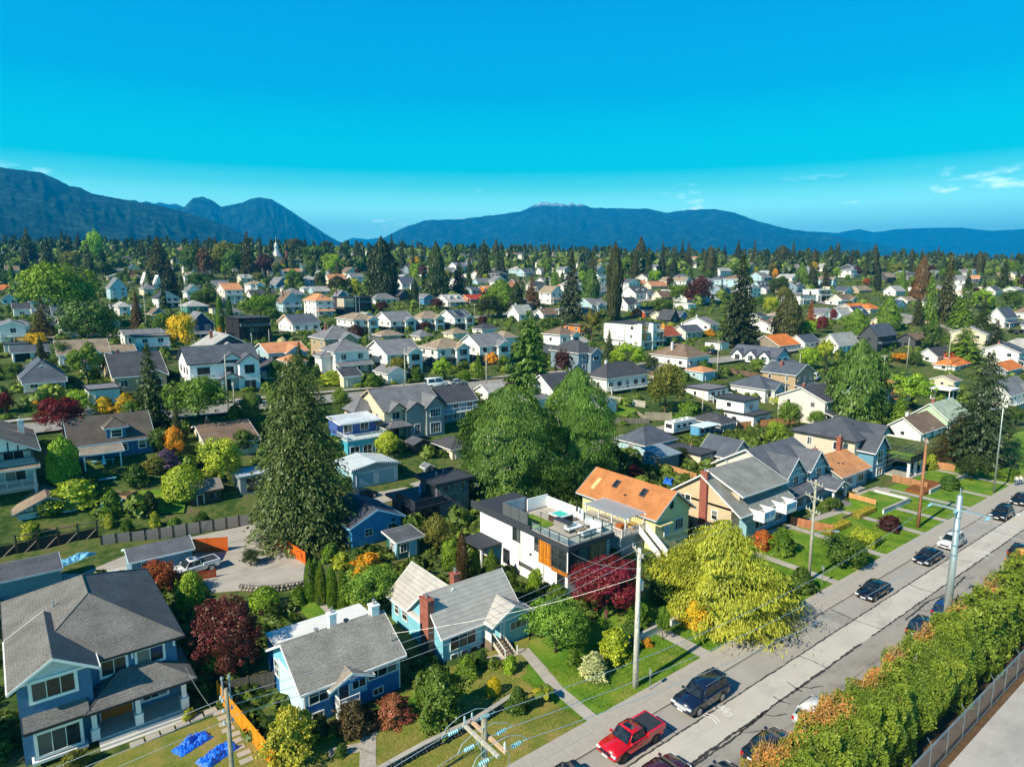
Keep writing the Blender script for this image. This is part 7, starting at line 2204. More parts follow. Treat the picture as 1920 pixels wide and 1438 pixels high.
vehicle('parked_car', 'van', 'white van parked behind the fence right of the duplex', p.x, p.y, .3, lin('e0e2e2'), None, 'van')
# motor home and trailer in the lane
p = ground(1262, 818)
t = thing('motor_home', 'long white motor home parked behind the dark garages', 'motor home', p, 0)
b = MB().box(0, 8.2, 0, 2.5, .6, 3.0)
me = bevelled(b, .12)
me.materials.append(CARPAINT)
put('body', me, t, col=lin('e6e6e2'))
for x in (1.4, 5.9):
    for y in (.1, 2.4): MB().tube([(x, y - .12, .45), (x, y + .12, .45)], .45, 14).build('wheel', RUBBER, t, (.02, .02, .02))
for x in (1.2, 3.2, 5.2): MB().box(x, x + 1.1, -.02, .02, 1.7, 2.3).build('side_window', CARGLASS, t)
MB().box(-.02, .02, .4, 2.1, 1.6, 2.5).build('windshield', CARGLASS, t)
for x, y in ((1.6, 1.2), (4.2, 1.0), (6.4, 1.5)): MB().box(x, x + .8, y - .3, y + .3, 3.0, 3.22).build('roof_unit', PLASTIC, t, lin('d3d6d6'))
MB().box(.3, 8.0, -.012, -.002, 1.2, 1.4).build('stripe', PAINT, t, lin('3f7fae'))
p = ground(1310, 824)
t = thing('travel_trailer', 'blue and white travel trailer with awning behind the wooden fence', 'trailer', p, 0)
me = bevelled(MB().box(0, 6.0, 0, 2.3, .5, 2.6), .15)
me.materials.append(CARPAINT)
put('body', me, t, col=lin('5f9fc4'))
MB().box(-.1, 6.1, -1.2, 2.4, 2.62, 2.72).build('awning', CLOTH, t, lin('cfdde4'))
for x in (.6, 2.4, 4.2): MB().box(x, x + 1.2, -.02, .02, 1.3, 2.0).build('side_window', CARGLASS, t)
for x in (2.4, 3.3): MB().tube([(x, -.05, .35), (x, .2, .35)], .35, 12).build('wheel', RUBBER, t, (.02, .02, .02))

# ================================================================== PEOPLE
def person(label, X, Y, rz, shirt, legs, hair, pose='stand', skin=lin('c79a7c'), z=.09):
    J = {'pel': (0, 0, .92, .13), 'chest': (0, 0, 1.28, .15), 'neck': (0, 0, 1.48, .06), 'head': (0, .02, 1.60, .095), 'top': (0, .02, 1.70, .08)}
    for s, n in ((-1, 'l'), (1, 'r')):
        sw = .08 * s if pose == 'walk' else 0
        J['sh' + n] = (.19 * s, 0, 1.40, .07)
        J['el' + n] = (.26 * s, -.03 - sw, 1.14, .05)
        J['ha' + n] = (.24 * s, .10 + sw, .92, .042)
        J['fi' + n] = (.23 * s, .14 + sw, .84, .03)
        J['hi' + n] = (.10 * s, 0, .86, .10)
        J['kn' + n] = (.11 * s, .02 + sw * 1.5, .48, .068)
        J['an' + n] = (.11 * s, -.02 + sw * 2.2, .08, .048)
        J['to' + n] = (.12 * s, .14 + sw * 2.2, .04, .045)
    E = [('pel', 'chest'), ('chest', 'neck'), ('neck', 'head'), ('head', 'top')]
    for n in 'lr': E += [('chest', 'sh' + n), ('sh' + n, 'el' + n), ('el' + n, 'ha' + n), ('ha' + n, 'fi' + n), ('pel', 'hi' + n), ('hi' + n, 'kn' + n), ('kn' + n, 'an' + n), ('an' + n, 'to' + n)]
    ks = list(J)
    me = bpy.data.meshes.new('person')
    me.from_pydata([J[k][:3] for k in ks], [(ks.index(a), ks.index(b)) for a, b in E], [])
    t = NT('person_%d' % int(X * 10))
    sep = t.node('SeparateXYZ')
    tc = t.node('TexCoord')
    t.link(tc.outputs['Object'], sep.inputs[0])
    r = t.ramp(t.math('DIVIDE', sep.outputs['Z'], 1.8), [(0, (.03, .03, .03)), (.045, legs), (.52, shirt), (.83, skin)])
    t.n[-1].color_ramp.interpolation = 'CONSTANT'
    [n for n in t.n if n.bl_idname == 'ShaderNodeValToRGB'][0].color_ramp.interpolation = 'CONSTANT'
    t.base(r, .85, .2)
    me.materials.append(t.m)
    o = put('person', me, None, (X, Y, z), (0, 0, rz))
    o.modifiers.new('skin', 'SKIN')
    sv = me.skin_vertices[0].data
    for i, k in enumerate(ks): sv[i].radius = (J[k][3], J[k][3] * (.75 if k in ('pel', 'chest') else 1))
    sv[0].use_root = True
    sb = o.modifiers.new('sub', 'SUBSURF')
    sb.levels = sb.render_levels = 2
    MB().lathe([(.02, 1.58), (.105, 1.62), (.11, 1.70), (.06, 1.78), (.01, 1.79)], (0, -.005), 10).build('hair', CLOTH, o, hair)
    return tag(o, label, 'person')
person('person in white shirt and pale shorts standing on the lawn by the bushes', 95.4, 37.4, RAD(60), lin('e6e4de'), lin('c7a88a'), lin('3a2a20'))
person('person in pale top and jeans walking on the pavement, left of the couple', 131.2, 33.0, RAD(90), lin('d9d3c4'), lin('2f4f7a'), lin('4a3a2a'), 'walk', z=.13)
person('person in light shirt and jeans walking on the pavement, right of the couple', 132.1, 32.7, RAD(90), lin('dfd6c8'), lin('33547f'), lin('7a6a5a'), 'walk', z=.13)

# ================================================================== FENCES, WALLS AND GARDEN THINGS
def fence(label, pts, h, col, bw=.14, gap=.008, posts=2.4, cap=True, postcol=None, var=.18, z=None, name='fence', boards=True, group=None):
    """board fence along points: each post, rail and board a part"""
    t = thing(name, label, 'fence', (pts[0][0], pts[0][1], tz(*pts[0]) if z is None else z), 0, group)
    o0 = Vector((pts[0][0], pts[0][1], tz(*pts[0]) if z is None else z))
    r = random.Random(int(pts[0][0] * 10))
    bme = MB().box(0, bw - gap, -.012, .012, .04, h).mesh('board', WOOD)
    pme = MB().box(-.055, .055, -.055, .055, -.3, h + .08).mesh('post', WOOD)
    n_b = 0
    for a, b in zip(pts, pts[1:]):
        A, B = Vector((a[0], a[1], tz(*a) if z is None else z)), Vector((b[0], b[1], tz(*b) if z is None else z))
        L = (B - A).xy.length
        ang = math.atan2(B.y - A.y, B.x - A.x)
        q = Vector((-math.sin(ang), math.cos(ang), 0)) * .05
        np_ = max(1, round(L / posts))
        for i in range(np_ + 1): put('post', pme, t, A.lerp(B, i / np_) - o0, (0, 0, ang), postcol or col)
        for zz in (.25, h - .2): MB().tube([A - o0 + q + Vector((0, 0, zz)), B - o0 + q + Vector((0, 0, zz))], .045, 4).build('rail', WOOD, t, col)
        nb = int(L / bw)
        for i in range(nb):
            k = r.uniform(1 - var, 1 + var)
            put('board', bme, t, A.lerp(B, i / nb) - o0 - q * .2, (0, 0, ang), tuple(min(1, c * k) for c in col))
    return t
C_OR = lin('d2621a')
C_WD = lin('b98a5c')
fence('bright orange stained fence between the slate blue house and the bungalow', [(12.0, 54.3), (12.4, 49), (12.9, 43.2)], 1.6, lin('e08a1c'), .2, var=.06)
fence('old grey board fence beside the bungalow in the plum tree shade', [(12.3, 54.2), (16.1, 53.0)], 1.5, lin('5f5a50'), .15)
fence('red orange fence beside the slate blue garage', [(16.9, 87.4), (21.2, 85.2)], 1.9, C_OR, .16, var=.08)
fence('red orange fence under the tall fir', [(26.6, 84.0), (27.4, 75.2)], 1.6, C_OR, .16, var=.08)
fence('rusty low fence in front of the white pickup', [(15.2, 79.0), (18.0, 78.2)], 1.0, lin('8a3f1c'), .15)
fence('white grey picket fence behind the stone laneway house', [(61.3, 89.5), (60.6, 83)], 1.7, lin('c3ccce'), .18)
fence('weathered fence behind the cream house with orange roof', [(92.6, 79.6), (91.6, 73.4), (91, 66.5)], 1.7, C_WD, .17)
fence('new wooden fence in front of the travel trailer', [(101.5, 81.5), (106.5, 79.2)], 1.9, lin('d29a62'), .17)
fence('long wooden fence right of the stacked modern house', [(132, 86), (148, 81)], 1.6, lin('b9855a'), .2)
fence('wooden fence in front of the pale grey gabled house', [(85.4, 46.4), (86.6, 41.2)], 1.3, lin('a9714f'), .16)
fence('wooden fence between the gabled house and the small orange roofed house', [(102.3, 48.4), (101.9, 42.4)], 1.3, lin('c9925e'), .16)
fence('wooden fence between the small orange roofed house and the large beige house', [(117.8, 46.6), (117.3, 41.2)], 1.3, lin('a97a54'), .16)
fence('wooden fence beside the juniper in front of the large beige house', [(131.6, 47.5), (132.8, 42.6)], 1.3, lin('b5805a'), .16)
fence('pale concrete coloured garden fence above the play yard', [(116.7, 111.4), (123.6, 106)], 1.6, lin('c9bfae'), .3, var=.05)
fence('low board fence around the play yard', [(108.5, 101.5), (117, 99.0), (117.6, 103)], 1.2, lin('8d8576'), .2)
fence('new board enclosure beside the play yard', [(117.6, 100.6), (124, 98.2)], 1.9, lin('b5a88e'), .3)
fence('grey board fence of the upper new row', [(99, 206), (108, 204)], 1.7, lin('9a968e'), .3, var=.06)
a, c = ground(1368, 700), ground(1530, 728)
fence('long brown fence below the long white duplex', [(a.x, a.y), (c.x, c.y)], 1.5, lin('7a624e'), .25)
fence('dark fence in front of the bungalow hedges on the boulevard', [(93, 43), (99.8, 42.6)], .5, lin('8a7a68'), .2)
# grey panel fence with black posts along the lane
t = thing('panel_fence', 'grey panel fence with black posts along the lane garden', 'fence', (8.8, 95.6, 0))
A0, B0 = Vector((8.8, 95.6, 0)), Vector((26.4, 92.6, 0))
ang = math.atan2(B0.y - A0.y, B0.x - A0.x)
n = 11
for i in range(n + 1):
    q = A0.lerp(B0, i / n)
    MB().box(-.06, .06, -.06, .06, -.3, 1.75).build('post', METAL, t, (.02, .02, .022), (q.x - 8.8, q.y - 95.6, tz(q.x, q.y)), (0, 0, ang))
    if i < n:
        L = (B0 - A0).length / n
        for k in range(5): MB().box(.08, L - .08, -.02, .02, .08 + .31 * k + .006, .08 + .31 * (k + 1) - .006).build('panel', PAINT, t, tuple(c * (.95 + .02 * k) for c in lin('8a8480')), (q.x - 8.8, q.y - 95.6, tz(q.x, q.y)), (0, 0, ang))
t = thing('trellis_gate', 'dark wooden gate fence with trellis posts at the left edge of the lane', 'fence', (-6, 97.5, 1))
for i in range(8):
    MB().box(i * 2.1 - .09, i * 2.1 + .09, -.1, .1, -1.5, 2.4).build('post', WOOD, t, lin('4a4238'))
    if i < 7:
        MB().box(i * 2.1 + .1, i * 2.1 + 2.0, -.03, .03, -.8, 1.3).build('board_panel', WOOD, t, lin('3f382f'))
        MB().tube([(i * 2.1 + .1, -.06, -.6), (i * 2.1 + 2.0, -.06, 1.2)], .05, 4).build('brace', WOOD, t, lin('8a8274'))
        for z in (1.45, 2.1): MB().box(i * 2.1, i * 2.1 + 2.1, -.05, .05, z, z + .09).build('rail', WOOD, t, lin('6b6256'))
# chain-link fence of the car park
t = thing('chain_link_fence', 'galvanised chain-link fence with barbed wire arms along the car park', 'fence', (30, 15.1, 0))
for i in range(34):
    x = i * 3.05
    b = MB().lathe([(.04, 0), (.04, 2.35)], (x, 0), 6)
    b.tube([(x, 0, 2.35), (x, -.3, 2.75)], .025, 5)
    b.build('post', METAL, t, C_GALV)
    if i % 2 == 0: MB().tube([(x, 0, 2.35), (x, .3, 2.75)], .022, 5).build('barb_arm', METAL, t, C_GALV)
for z in (2.33, .08): MB().tube([(0, 0, z), (101, 0, z)], .028, 6).build('top_rail', METAL, t, C_GALV)
for k in range(3): MB().tube([(0, -.1 - .1 * k, 2.48 + .13 * k), (101, -.1 - .1 * k, 2.48 + .13 * k)], .012, 4).build('barbed_wire', METAL, t, C_GALV)
b = MB()
x = -2.3
while x < 101:
    for s in (1, -1):
        x0, x1 = (x, x + 2.25) if s > 0 else (x + 2.25, x)
        b.poly((x0 - .011, .012 * s, .08), (x0 + .011, .012 * s, .08), (x1 + .011, .012 * s, 2.33), (x1 - .011, .012 * s, 2.33))
    x += .11
o = b.build('wire_mesh', METAL, t, lin('8fa0a8'))
o['kind'] = 'stuff'

# rubble and low garden walls
stone_mesh = []
for i in range(5):
    bm = bmesh.new()
    bmesh.ops.create_icosphere(bm, subdivisions=1, radius=.5)
    rr_ = random.Random(i)
    for v in bm.verts: v.co *= rr_.uniform(.8, 1.15)
    me = bpy.data.meshes.new('stone')
    bm.to_mesh(me); bm.free()
    me.materials.append(STONE)
    stone_mesh.append(me)
def rubble(label, pts, h, th, col, size, name='stone_wall', cap=None, limit=280, z0=None):
    t = thing(name, label, 'wall', (pts[0][0], pts[0][1], z0 if z0 is not None else tz(*pts[0])))
    r = random.Random(int(pts[0][0] * 7 + 3))
    cnt = 0
    tot = sum(math.dist(a, b) for a, b in zip(pts, pts[1:]))
    core = MB()
    for a, b in zip(pts, pts[1:]):
        L = math.dist(a, b)
        ang = math.atan2(b[1] - a[1], b[0] - a[0])
        n = Vector((-math.sin(ang), math.cos(ang), 0))
        A, B = Vector((a[0] - pts[0][0], a[1] - pts[0][1], 0)), Vector((b[0] - pts[0][0], b[1] - pts[0][1], 0))
        q = n * th * .32
        core.faces([A - q, B - q, B + q, A + q] + [p + Vector((0, 0, h * .92)) for p in (A - q, B - q, B + q, A + q)], [(0, 1, 5, 4), (2, 3, 7, 6), (4, 5, 6, 7), (1, 2, 6, 5), (3, 0, 4, 7)])
        rows = max(2, int(h / size / .8))
        for j in range(rows):
            m = int(L / size)
            for i in range(m):
                if cnt >= limit: break
                cnt += 1
                p = A.lerp(B, (i + .5 + .4 * (j % 2) + r.uniform(-.12, .12)) / m) - n * th * r.uniform(.22, .34)
                k = r.uniform(.55, 1.35)
                put('stone', r.choice(stone_mesh), t, (p.x, p.y, h * (j + .5) / rows), (r.uniform(0, 6), r.uniform(0, 6), ang), tuple(min(1, c * k) for c in col), (size * r.uniform(.85, 1.2), size * .8, h / rows * 1.15))
        if cap:
            qc = n * th * .5
            MB().faces([A - qc + Vector((0, 0, h)), B - qc + Vector((0, 0, h)), B + qc + Vector((0, 0, h)), A + qc + Vector((0, 0, h))] + [p + Vector((0, 0, h + .1)) for p in (A - qc, B - qc, B + qc, A + qc)],
                       [(0, 3, 2, 1), (4, 5, 6, 7), (0, 1, 5, 4), (2, 3, 7, 6), (1, 2, 6, 5), (3, 0, 4, 7)]).build('coping', CONC, t, cap)
    core.build('core', STONE, t, tuple(c * .5 for c in col))
    return t
rubble('dark rubble garden wall with pale coping below the bungalow lawn', [(17.6, 38.2), (22, 38.5), (26.5, 38.5), (31.5, 39.2)], .62, .4, lin('55534f'), .3, cap=lin('c9c3b4'), z0=.1)
rubble('grey boulder wall along the paved yard', [(19.2, 73.2), (20.6, 71.6), (22.6, 70.4), (24.8, 69.8), (26.2, 69.5)], .75, .5, lin('9a938a'), .38)
rubble('low boulder edging behind the slate blue house', [(-6, 80), (-1, 80.6), (4, 82.2)], .5, .5, lin('8f8f8c'), .5)
def garden_wall(label, pts, h, col, th=.22):
    t = thing('garden_wall', label, 'wall', (pts[0][0], pts[0][1], .05))
    for a, b in zip(pts, pts[1:]):
        L, ang = math.dist(a, b), math.atan2(b[1] - a[1], b[0] - a[0])
        loc = (a[0] - pts[0][0], a[1] - pts[0][1], 0)
        MB().box(0, L, -th / 2, th / 2, 0, h).build('wall', STUCCO, t, col, loc, (0, 0, ang))
        MB().box(-.04, L + .04, -th / 2 - .05, th / 2 + .05, h, h + .07).build('coping', CONC, t, col, loc, (0, 0, ang))
    return t
garden_wall('low white garden wall along the lawn in front of the crimson maple', [(42.6, 39.0), (49.2, 38.9)], .8, lin('d3d6d4'))
garden_wall('low white wall right of the path beside the yellow bush', [(50.2, 38.9), (55, 38.9)], .7, lin('c9cccb'))
garden_wall('white retaining wall at the front of the small orange roofed house', [(99.8, 40.4), (108.4, 40.2), (108.6, 45.5)], .75, lin('cfd3d2'))
garden_wall('pale retaining wall below the mulch bed of the large beige house', [(115.2, 40.0), (122.4, 40.0)], .7, lin('bfc0bc'))
garden_wall('pale retaining wall right of the mulch bed steps', [(123.6, 40.0), (130.2, 39.8)], .7, lin('bfc0bc'))
sheet('mulch_bed', [(113.6, 40.2), (122, 40.2), (122, 43.4), (113.6, 43)], .5, m_ground('orange_mulch', [(.3, (.12, .045, .015)), (.6, (.26, .1, .03))], 2, .95, .8, 12), thick=.45)
sheet('raised_lawn', [(100.2, 40.6), (107.9, 40.4), (108, 46), (101, 46)], .55, LAWN, thick=.5)
# blue tarps on the lawn
def tarp(label, x, y, w, d, seed, col, h=.4, z=.11):
    n, m = 60, 44
    k = vnoise(n, m, 5, 4, seed) + .6 * vnoise(n, m, 11, 9, seed + 1) + .5 * vnoise(n, m, 22, 16, seed + 2)
    u, v = np.meshgrid(np.linspace(-1, 1, n), np.linspace(-1, 1, m), indexing='ij')
    edge = np.clip(1 - np.maximum(np.abs(u), np.abs(v)) ** 4, 0, 1)
    Z = edge * h * np.clip(.75 + 1.1 * k, 0.05, 2)
    P = np.stack([u * w / 2 * (1 + .1 * k), v * d / 2 * (1 + .12 * k), Z + .02], -1)
    o = put('tarpaulin', grid_mesh('tarpaulin', P, PLASTIC, False), None, (x, y, z), (0, 0, .35), col)
    return tag(o, label, 'tarpaulin')
tarp('crumpled blue tarpaulin on the lawn, the farther of two', 9.0, 49.7, 2.6, 1.3, 3, lin('1c6ae0'))
tarp('crumpled blue tarpaulin on the lawn, the nearer of two', 10.2, 47.3, 2.7, 1.3, 9, lin('1c6ae0'))
tarp('pale blue tarpaulin lying beside the lane at the left', 5.6, 93.2, 5.2, 1.5, 12, lin('7fc4e0'), .45, .15)
tarp('bright blue tarpaulin heap beside the weathered fence', 86.5, 68.6, 2.4, 1.8, 15, lin('1f6fd0'), .9, .05)
# stepping slabs beside the orange fence and by the porch
ss = thing('stepping_stones', 'concrete stepping slabs along the orange fence', 'path', (11.6, 47, .12))
for k in range(9): MB().box(-.45, .45, -.28, .28, -.1, .03).build('slab', CONC, ss, loc=(.1 * math.sin(k * 2), -1.5 + .85 * k, 0), rot=(0, 0, .1 * math.sin(k * 3)))
ss = thing('stepping_stones', 'concrete stepping slabs in front of the slate blue porch', 'path', (6.4, 52.3, .12))
for k in range(6): MB().box(-.45, .45, -.35, .35, -.1, .03).build('slab', CONC, ss, loc=(1.05 * k - .6, .12 * k, 0), rot=(0, 0, .1 * math.sin(k * 3)))
# palm-like yellow plant by the path
p = ground(1019, 1320)
t = thing('palm_plant', 'small yellow leaved palm beside the concrete path', 'shrub', (p.x, p.y, .1))
MB().lathe([(.12, 0), (.1, .7), (.14, .95), (.05, 1.05)], n=8).build('trunk', BARK, t, lin('8a6a48'))
for k in range(16):
    a, r_ = k * 2.4, random.Random(k)
    el = r_.uniform(.2, 1.1)
    b = MB()
    P = [Vector((math.cos(a) * q * 1.2 * math.cos(el), math.sin(a) * q * 1.2 * math.cos(el), 1.0 + q * 1.1 * math.sin(el) - .75 * q * q)) for q in (0, .3, .6, .85, 1)]
    sd_ = Vector((-math.sin(a), math.cos(a), 0))
    for i in range(4):
        w0, w1 = (.05, .2, .26, .2, .03)[i], (.05, .2, .26, .2, .03)[i + 1]
        b.poly(P[i] - sd_ * w0, P[i + 1] - sd_ * w1, P[i + 1] + sd_ * w1, P[i] + sd_ * w0)
    b.build('frond', LEAF, t, lin('d2b83a') if k % 2 else lin('8a9a30'))
# garden furniture and play things
def chair(label, X, Y, rz, col, z=None):
    t = thing('garden_chair', label, 'chair', (X, Y, tz(X, Y) if z is None else z), rz, 'garden chairs')
    MB().box(-.3, .3, -.3, .3, .32, .38).build('seat', PLASTIC, t, col)
    MB().faces([(-.3, .28, .36), (.3, .28, .36), (.32, .55, 1.05), (-.32, .55, 1.05), (-.3, .32, .36), (.3, .32, .36), (.32, .59, 1.05), (-.32, .59, 1.05)], [(0, 1, 2, 3), (7, 6, 5, 4), (0, 4, 5, 1), (3, 2, 6, 7), (0, 3, 7, 4), (1, 5, 6, 2)]).build('backrest', PLASTIC, t, col)
    for sx in (-.33, .33):
        MB().box(sx - .06, sx + .06, -.35, .35, .55, .59).build('armrest', PLASTIC, t, col)
        for sy in (-.28, .26): MB().box(sx - .03, sx + .03, sy - .04, sy + .04, 0, .55).build('leg', PLASTIC, t, col)
    return t
p = ground(224, 947)
chair('turquoise garden chair on the lawn below the navy house', p.x, p.y, 1.0, lin('35b4c4'))
p = ground(190, 958)
chair('turquoise garden chair in the shade left of the lawn', p.x, p.y, -1.0, lin('35b4c4'))
for i, (px, py) in enumerate(((196, 905), (194, 868))):
    p = ground(px, py)
    t = thing('garden_bench', ('pale blue garden bench nearer the raised beds', 'pale blue garden bench under the navy house porch')[i], 'bench', p)
    MB().box(-1.5, 1.5, -.25, .25, .4, .47).build('seat', PAINT, t, lin('7fc9d8'))
    for sx in (-1.2, 1.2): MB().box(sx - .05, sx + .05, -.22, .22, -.3, .4).build('leg', PAINT, t, lin('6fb5c4'))
p = ground(196, 880)
t = thing('parasol', 'folded pale blue parasol in the navy house garden', 'parasol', p)
MB().lathe([(.03, 0), (.03, 2.0)], n=6).build('pole', METAL, t, C_GALV)
MB().lathe([(.35, .7), (.2, 1.4), (.1, 1.9), (.02, 2.1)], n=8).build('canopy', CLOTH, t, lin('8fd0dc'))
for i, (px, py) in enumerate(((215, 932), (240, 930))):
    p = ground(px, py)
    t = thing('raised_bed', ('wooden raised bed in the garden lawn, left one', 'wooden raised bed in the garden lawn, right one')[i], 'planter', p, .9)
    for a in ((-1.2, 1.2, -.5, -.44), (-1.2, 1.2, .44, .5), (-1.2, -1.14, -.44, .44), (1.14, 1.2, -.44, .44)): MB().box(*a, -.2, .4).build('board', WOOD, t, lin('b59c7c'))
    MB().box(-1.14, 1.14, -.44, .44, -.2, .33).build('soil', SOIL, t)
sheet_pts = [ground(q[0], q[1]) for q in ((235, 970), (345, 965), (350, 940), (300, 920), (262, 925))]
b = MB()
b.poly(*[(q.x, q.y, q.z + .22) for q in sheet_pts])
structure(b.build('garden_lawn', LAWN))
p = ground(1150, 770)
t = thing('play_castle', 'orange and green play castle with red slide in the turf yard', 'toy', p)
MB().box(-.9, .9, -.7, .7, 0, 1.5).build('tower', PLASTIC, t, lin('d2702a'))
MB().box(-1.0, 1.0, -.8, .8, 1.5, 1.8).build('battlement', PLASTIC, t, lin('c9a23a'))
MB().faces([(-.9, -.3, 1.2), (-.9, .3, 1.2), (-2.4, .3, .1), (-2.4, -.3, .1), (-.9, -.3, 1.0), (-.9, .3, 1.0), (-2.4, .3, 0), (-2.4, -.3, 0)], [(0, 1, 2, 3), (7, 6, 5, 4), (0, 3, 7, 4), (1, 5, 6, 2)]).build('slide', PLASTIC, t, lin('c2202a'))
q = [ground(a, b_) for a, b_ in ((1136, 776), (1176, 784), (1196, 770), (1160, 760))]
structure(MB().poly(*[(v.x, v.y, v.z + .2) for v in q]).build('artificial_turf', LAWN))
# shed and shelter in the left gardens
Hs = House('garden_shed', 'small weathered shed with mossy shingle roof beside the yellow tree', 'shed', ground(360, 950))
Hs.wall(0, 4.0, 0, 3.0, -.6, 2.0, lin('5a4c3e'), WOOD)
Hs.gable(0, 4.0, 0, 3.0, 2.0, 1.0, 'x', lin('8a8278'), .35, lin('6b5f50'), walls=lin('5a4c3e'))
Hs.door('-y', 1.2, -.004, -.3, .8, 1.7, lin('4a3c30'))
Hs.win('-y', 3.0, 0, .6, .8, .7, 2, 1, lin('6b5f50'), .06)
Hs.foot(0, 4, 0, 3)
Hs = House('studio_shed', 'grey modern studio with flat roof left of the tall fir', 'shed', ground(452, 930))
Hs.wall(0, 4.5, 0, 4, -.6, 2.7, lin('8a9094'), STUCCO)
Hs.flat(0, 4.5, 0, 4, 2.7, lin('b9c2c6'), .35, .25, lin('9aa8ae'))
Hs.win('-y', 2.2, 0, .4, 2.4, 1.9, 2, 1, C_DARK, .08)
Hs.foot(0, 4.5, 0, 4)
Hs = House('pavilion', 'white open pavilion with blue pool beneath beside the layered conifer', 'pavilion', ground(1780, 752))
Hs.flat(0, 6, 0, 5, 2.8, WH, .3, .3, C_TRIM)
for x in (.2, 3, 5.8):
    for y in (.2, 4.8): Hs.column(x, y, -.5, 2.8, .2)
Hs.slab(0, 6, 0, 5, -.5, .1, lin('d3d0c8'), 'floor')
Hs.slab(1, 4, 1, 4, .1, .5, lin('3fa9d6'), 'pool', PLASTIC)

# ================================================================== TREES AND SHRUBS OF THE PHOTOGRAPH
HERO_FIR = crown_fir(301, 66, 20, 12, .46, .62, .019, .36, .02)
HERO_CED = [crown_shell(310 + i, 52000, [(0, .36), (.08, .46), (.28, .5), (.52, .48), (.72, .40), (.87, .26), (.96, .12), (1, .02)], 260, .24, .016, 2.0, .8, .45, .82) for i in range(2)]
HERO_WEEP = crown_shell(320, 46000, [(0, .42), (.08, .5), (.25, .49), (.45, .42), (.65, .33), (.82, .22), (.95, .1), (1, .02)], 150, .3, .017, 4.5, 1.3, .5, .6)
HERO_RED = crown_round(330, 16000, 60, .026, .9, gap=.78)
HERO_PLUM = crown_round(331, 13000, 48, .026, 1.0, gap=.72)
HERO_DEO = crown_fir(340, 36, 15, 11, .62, .32, .026, .4, .02)
HERO_MAPLE = crown_round(341, 12000, 50, .032, .9, gap=.85)
HERO_SHRUB = [crown_shell(350 + i, 9000, DOME, 80, .3, .045, 1.3, .1, .6) for i in range(2)]

G_ = GREEN
def hero(name, kind, px, base, top, w, col, mesh, label, **kw):
    o = plant_px(name, 'tree', kind, px, base, top, w, col, label, mesh=mesh, **kw)
    return o
hero('fir_tree', 'fir', 570, 1016, 650, 210, lin('4e5a2a'), HERO_FIR, 'very tall shaggy dark green fir standing left of the stone laneway house', low=.07)
hero('cedar_tree', 'cedar', 958, 935, 715, 190, lin('4e6a28'), HERO_CED[0], 'huge dense drooping cedar, the left one behind the white modern house', low=.01)
hero('cedar_tree', 'cedar', 1080, 915, 684, 124, lin('56742c'), HERO_CED[1], 'tall drooping cedar, the right one behind the white modern house', low=.01)
hero('weeping_cypress', 'cedar', 1352, 1152, 962, 262, lin('a0a834'), HERO_WEEP, 'large yellow green weeping cypress spilling over the lawn by the street', low=.0)
hero('maple_tree', 'spread', 1137, 1160, 1026, 150, lin('6b1c22'), HERO_RED, 'crimson japanese maple in front of the white modern house', low=.1)
hero('plum_tree', 'round', 432, 1280, 1090, 150, lin('5c2a24'), HERO_PLUM, 'dark red plum tree between the slate blue house and the two-tone bungalow', low=.05)
hero('deodar_tree', 'layer', 1838, 872, 655, 150, lin('38482a'), HERO_DEO, 'broad layered dark green conifer behind the street trees on the right', low=.03)
hero('maple_tree', 'round', 112, 612, 487, 150, lin('708e24'), HERO_MAPLE, 'big bright green maple, the largest round tree on the left', low=.1)
hero('maple_tree', 'round', 168, 668, 556, 112, lin('48602a'), HERO_MAPLE, 'dark green maple in front of the big bright green maple', low=.12, rz=2.0)
hero('maple_tree', 'round', 375, 806, 697, 124, lin('587424'), HERO_MAPLE, 'round green maple behind the low cream house with brown roof', low=.12, rz=4.0)
hero('maple_tree', 'spread', 120, 826, 736, 92, lin('6a1a1c'), HERO_RED, 'crimson maple behind the half-timbered house on the left', low=.12, rz=1.0)
hero('maple_tree', 'spread', 1042, 1225, 1108, 128, lin('62802a'), HERO_MAPLE, 'fresh green small maple beside the steps of the light blue house', low=.14, rz=1.3)
hero('maple_tree', 'round', 700, 1150, 1046, 120, lin('66862a'), HERO_MAPLE, 'bright leafy tree behind the two-tone blue bungalow', low=.1, rz=3.3)
hero('rhododendron', 'shrub', 546, 1425, 1306, 102, lin('a8a238'), HERO_SHRUB[0], 'yellow blossoming bush in front of the two-tone blue bungalow')['category'] = 'shrub'
hero('rhododendron', 'shrub', 822, 1352, 1232, 104, lin('5a7228'), HERO_SHRUB[1], 'tall green rhododendron between the two blue bungalows')['category'] = 'shrub'
hero('rhododendron', 'shrub', 740, 1354, 1294, 66, lin('9a5a40'), HERO_SHRUB[0], 'rust and coral flowering bush in front of the bungalow corner', rz=2)['category'] = 'shrub'
hero('shrub', 'shrub', 666, 1372, 1306, 78, lin('4c3f22'), HERO_SHRUB[1], 'clipped brown hedge ball beside the bungalow steps', rz=1)['category'] = 'shrub'
hero('conifer_tree', 'layer', 1795, 862, 770, 120, lin('4a4322'), HERO_DEO, 'brownish spreading juniper beneath the layered conifer', low=.02, rz=1.5)

plant('broadleaf_tree', 'tree', 'round', -9.5, 57.5, 10, 7, G_['mid'], 'leafy tree beyond the left edge shading the slate blue house', mesh=HERO_MAPLE)
plant('broadleaf_tree', 'tree', 'round', -8.5, 88, 8, 6, G_['mid'], 'leafy tree beyond the left edge shading the low flat garage', mesh=HERO_MAPLE, rz=2.)
